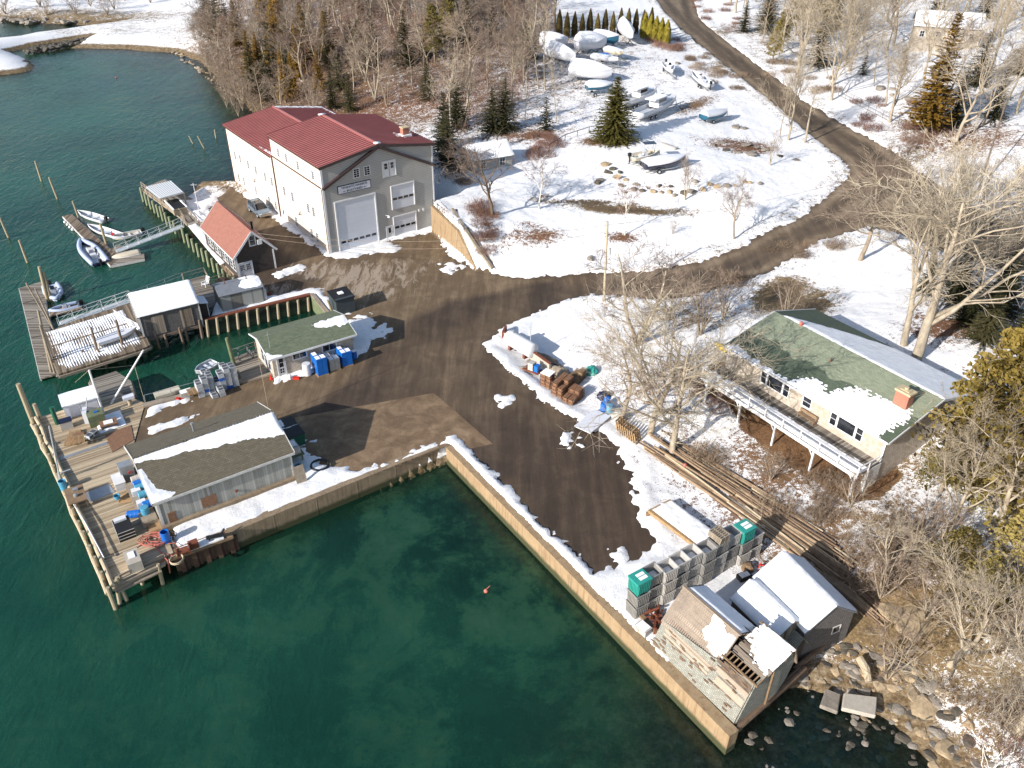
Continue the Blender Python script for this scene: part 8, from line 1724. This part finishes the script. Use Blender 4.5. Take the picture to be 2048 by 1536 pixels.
# ---------------------------------------------------------------- car
def suv():
    c = P(520,427); hd = (P(541,441)-P(503,412)); rz = math.atan2(hd.y, hd.x)-math.pi/2; t = thing('parked_car', 'blue-grey family SUV parked between the boathouse and the big boat shed', 'car', c, rz)
    L, W = 4.6, .92; y = L/2
    def sec(pts, k): return [(x*k, yy, z) for x, yy, z in pts]
    prof = [(-y,.45),(-y,.95),(-y+.25,1.1),(-y+.55,1.12)]; m = MB()
    body = [(-y,.35),(y-.1,.35),(y,.5),(y-.02,.78),(y-.25,.9),(y-1.25,1.02),(-y+.1,1.06),(-y,.9)]
    vs = [(-W,a,b) for a,b in body]+[(W,a,b) for a,b in body]; n = len(body); m.add(vs, [tuple(range(n))[::-1], tuple(range(n,2*n))]+[(i,(i+1)%n,n+(i+1)%n,n+i) for i in range(n)]); o = m.build('body', M['carpaint'], t); bv = o.modifiers.new('b','BEVEL'); bv.width = .1; bv.segments = 3
    m = MB(); lo = [(-W*.95,-y+.12,1.02),(W*.95,-y+.12,1.02),(W*.95,y-1.15,1.0),(-W*.95,y-1.15,1.0)]; hi = [(-W*.76,-y+.45,1.62),(W*.76,-y+.45,1.62),(W*.76,y-1.95,1.62),(-W*.76,y-1.95,1.62)]; m.add(lo+hi, [(0,1,5,4),(1,2,6,5),(2,3,7,6),(3,0,4,7)]); g = m.build('cabin_glass', M['cardark'], t)
    m = MB(); m.slab(*[Vector(p)+Vector((0,0,.04)) for p in hi], .06)
    for i in range(4): m.bar(Vector(lo[i]), Vector(hi[i]), .09, .09)
    for s in (-1,1): m.bar((s*W*.95,-.35,1.02),(s*W*.77,-.35,1.62),.07,.07)
    m.build('roof', M['carpaint'], t); m = MB(); m.box(-.5,.5,-.9,.3,1.66,1.68); m.build('sunroof', M['cardark'], t); m = MB()
    for s in (-1,1): m.bar((s*.66,-y+.6,1.72),(s*.66,y-2.1,1.72),.04,.05)
    m.build('roof_rail', M['black'], t)
    for sx in (-1,1):
        for yy in (-y+.85, y-.9): m = MB(); m.tube((sx*W-sx*.16,yy,.34),(sx*W+sx*.03,yy,.34),.34,.34,18); w_ = m.build('wheel', M['black'], t); m = MB(); m.tube((sx*W-sx*.05,yy,.34),(sx*W+sx*.045,yy,.34),.2,.2,12); m.build('rim', M['alum'], w_)
        m = MB(); m.cbox((sx*.68,y-.06,.74),(.36,.16,.16)); m.build('headlight', M['gel'], t); m = MB(); m.cbox((sx*.72,-y+.02,.92),(.25,.1,.3)); m.build('tail_light', M['redpaint'], t)
        m = MB(); m.cbox((sx*1.02,y-1.35,1.08),(.2,.12,.14)); m.build('mirror', M['carpaint'], t)
    m = MB(); m.box(-.86,.86,y-.08,y+.05,.36,.6); m.box(-.4,.4,y-.0,y+.06,.62,.76); m.build('bumper', M['bumper'], t)
suv()
# ---------------------------------------------------------------- poles, wires, fences, small floats
up = T(1208,602); ut = vtop(up, 1215,443); t = thing('utility_pole', 'wooden utility pole rising beside the road in front of the bare trees', 'pole', up); m = MB(); m.tube((0,0,-.3), ut-up, .16,.11, 9); m.build('pole', M['palelog'], t); m = MB(); m.tube((.22,0,(ut-up).z*.6),(.22,0,(ut-up).z*.68),.14,.14,9); m.build('transformer', M['bin'], t)
rp = T(1955,385); rt = vtop(rp, 2010,215, 3, 16); t = thing('utility_pole', 'dark leaning utility pole at the right edge of the upper slope', 'pole', rp); m = MB(); m.tube((0,0,-.3), P(2012,205,rp.z+9)-rp, .15,.1, 8); m.build('pole', M['barkdark'], t)
def wire(a, b, sag, lb, r=.02):
    m = MB(); m.path([ (b-a)*(i/14)+Vector((0,0,-sag*4*(i/14)*(1-i/14))) for i in range(15)], r, 4); tag(m.build('wire', M['barkgrey'], None, loc=a), lb, 'wire')
bw = W4(3.15,-.3,5.2); wire(ut+Vector((0,0,-.4)), bw, 1.5, 'overhead wire from the roadside pole to the boathouse gable'); wire(ut+Vector((0,0,-1.2)), bw+Vector((0,0,-.5)), 1.8, 'lower overhead wire from the roadside pole to the boathouse gable'); wire(ut+Vector((0,0,-.4)), T(1955,385,8.5), 2.0, 'overhead wire crossing the road toward the leaning pole at the right')
wire(P(829,760+12,0)*0+W1(12.3,9.5,0.1), W1(12.3,9.5,0.1)+Vector((0,0,7.2)), 0, 'thin whip aerial standing beside the wharf shed', .03)
railing('rail_fence', 'thin dark rail fence on the snowy bank below the big spruce', [T(1098,302), T(1130,282), T(1178,266)], 1.0, 'dark_trim', 1, 3.2, .09, 'fence'); railing('wire_fence', 'long wire fence along the far side of the upper road', [T(1676,192), T(1735,222), T(1795,254), T(1860,300)], 1.4, 'barkdark', 3, 2.6, .05, 'fence')
railing('handrail', 'snow-dusted handrail in front of the small cottage', [T(878,363), T(912,358), T(950,368)], .9, 'timbergrey', 1, 2.5, .09, 'railing')
for px, py, c_, lb in [(232,156,'hose','small orange and white buoy floating in the cove'),(972,1183,'hose','orange and white pot buoy floating in front of the long seawall')]: m = MB(); m.lathe([(.03,-.2),(.16,-.1),(.18,.1),(.06,.25)],10); m.bar((0,0,.2),(.3,.2,.4),.04,.04); tag(m.build('buoy', M[c_], None, loc=P(px,py,WZ)), lb, 'buoy')
t = thing('yellow_kayak', 'yellow kayak lying at the left corner of the green-roofed house', 'kayak', T(1455,705,.1), R(40)); m = MB(); m.path([(0,-1.9,.15),(0,-1.2,.15),(0,0,.15),(0,1.2,.15),(0,1.9,.2)],[.04,.28,.36,.28,.04],10); m.build('hull', M['yellowp'], t); m = MB(); m.box(-.22,.22,-.5,.3,.42,.5); m.build('cockpit', M['black'], t)
t = thing('satellite_dish', 'small orange cooler box outside the storage shed', 'box', P(540,590,.1)); m = MB(); m.box(-.2,.2,-.2,.2,0,.35); m.build('box', M['rust'], t)
# leftover prototypes that were never placed
for p_ in (bpG, bpM, bpT, pp, ppw, tpw, tpb):
    if p_.name not in used:
        for ch in list(p_.children): bpy.data.objects.remove(ch)
        bpy.data.objects.remove(p_)
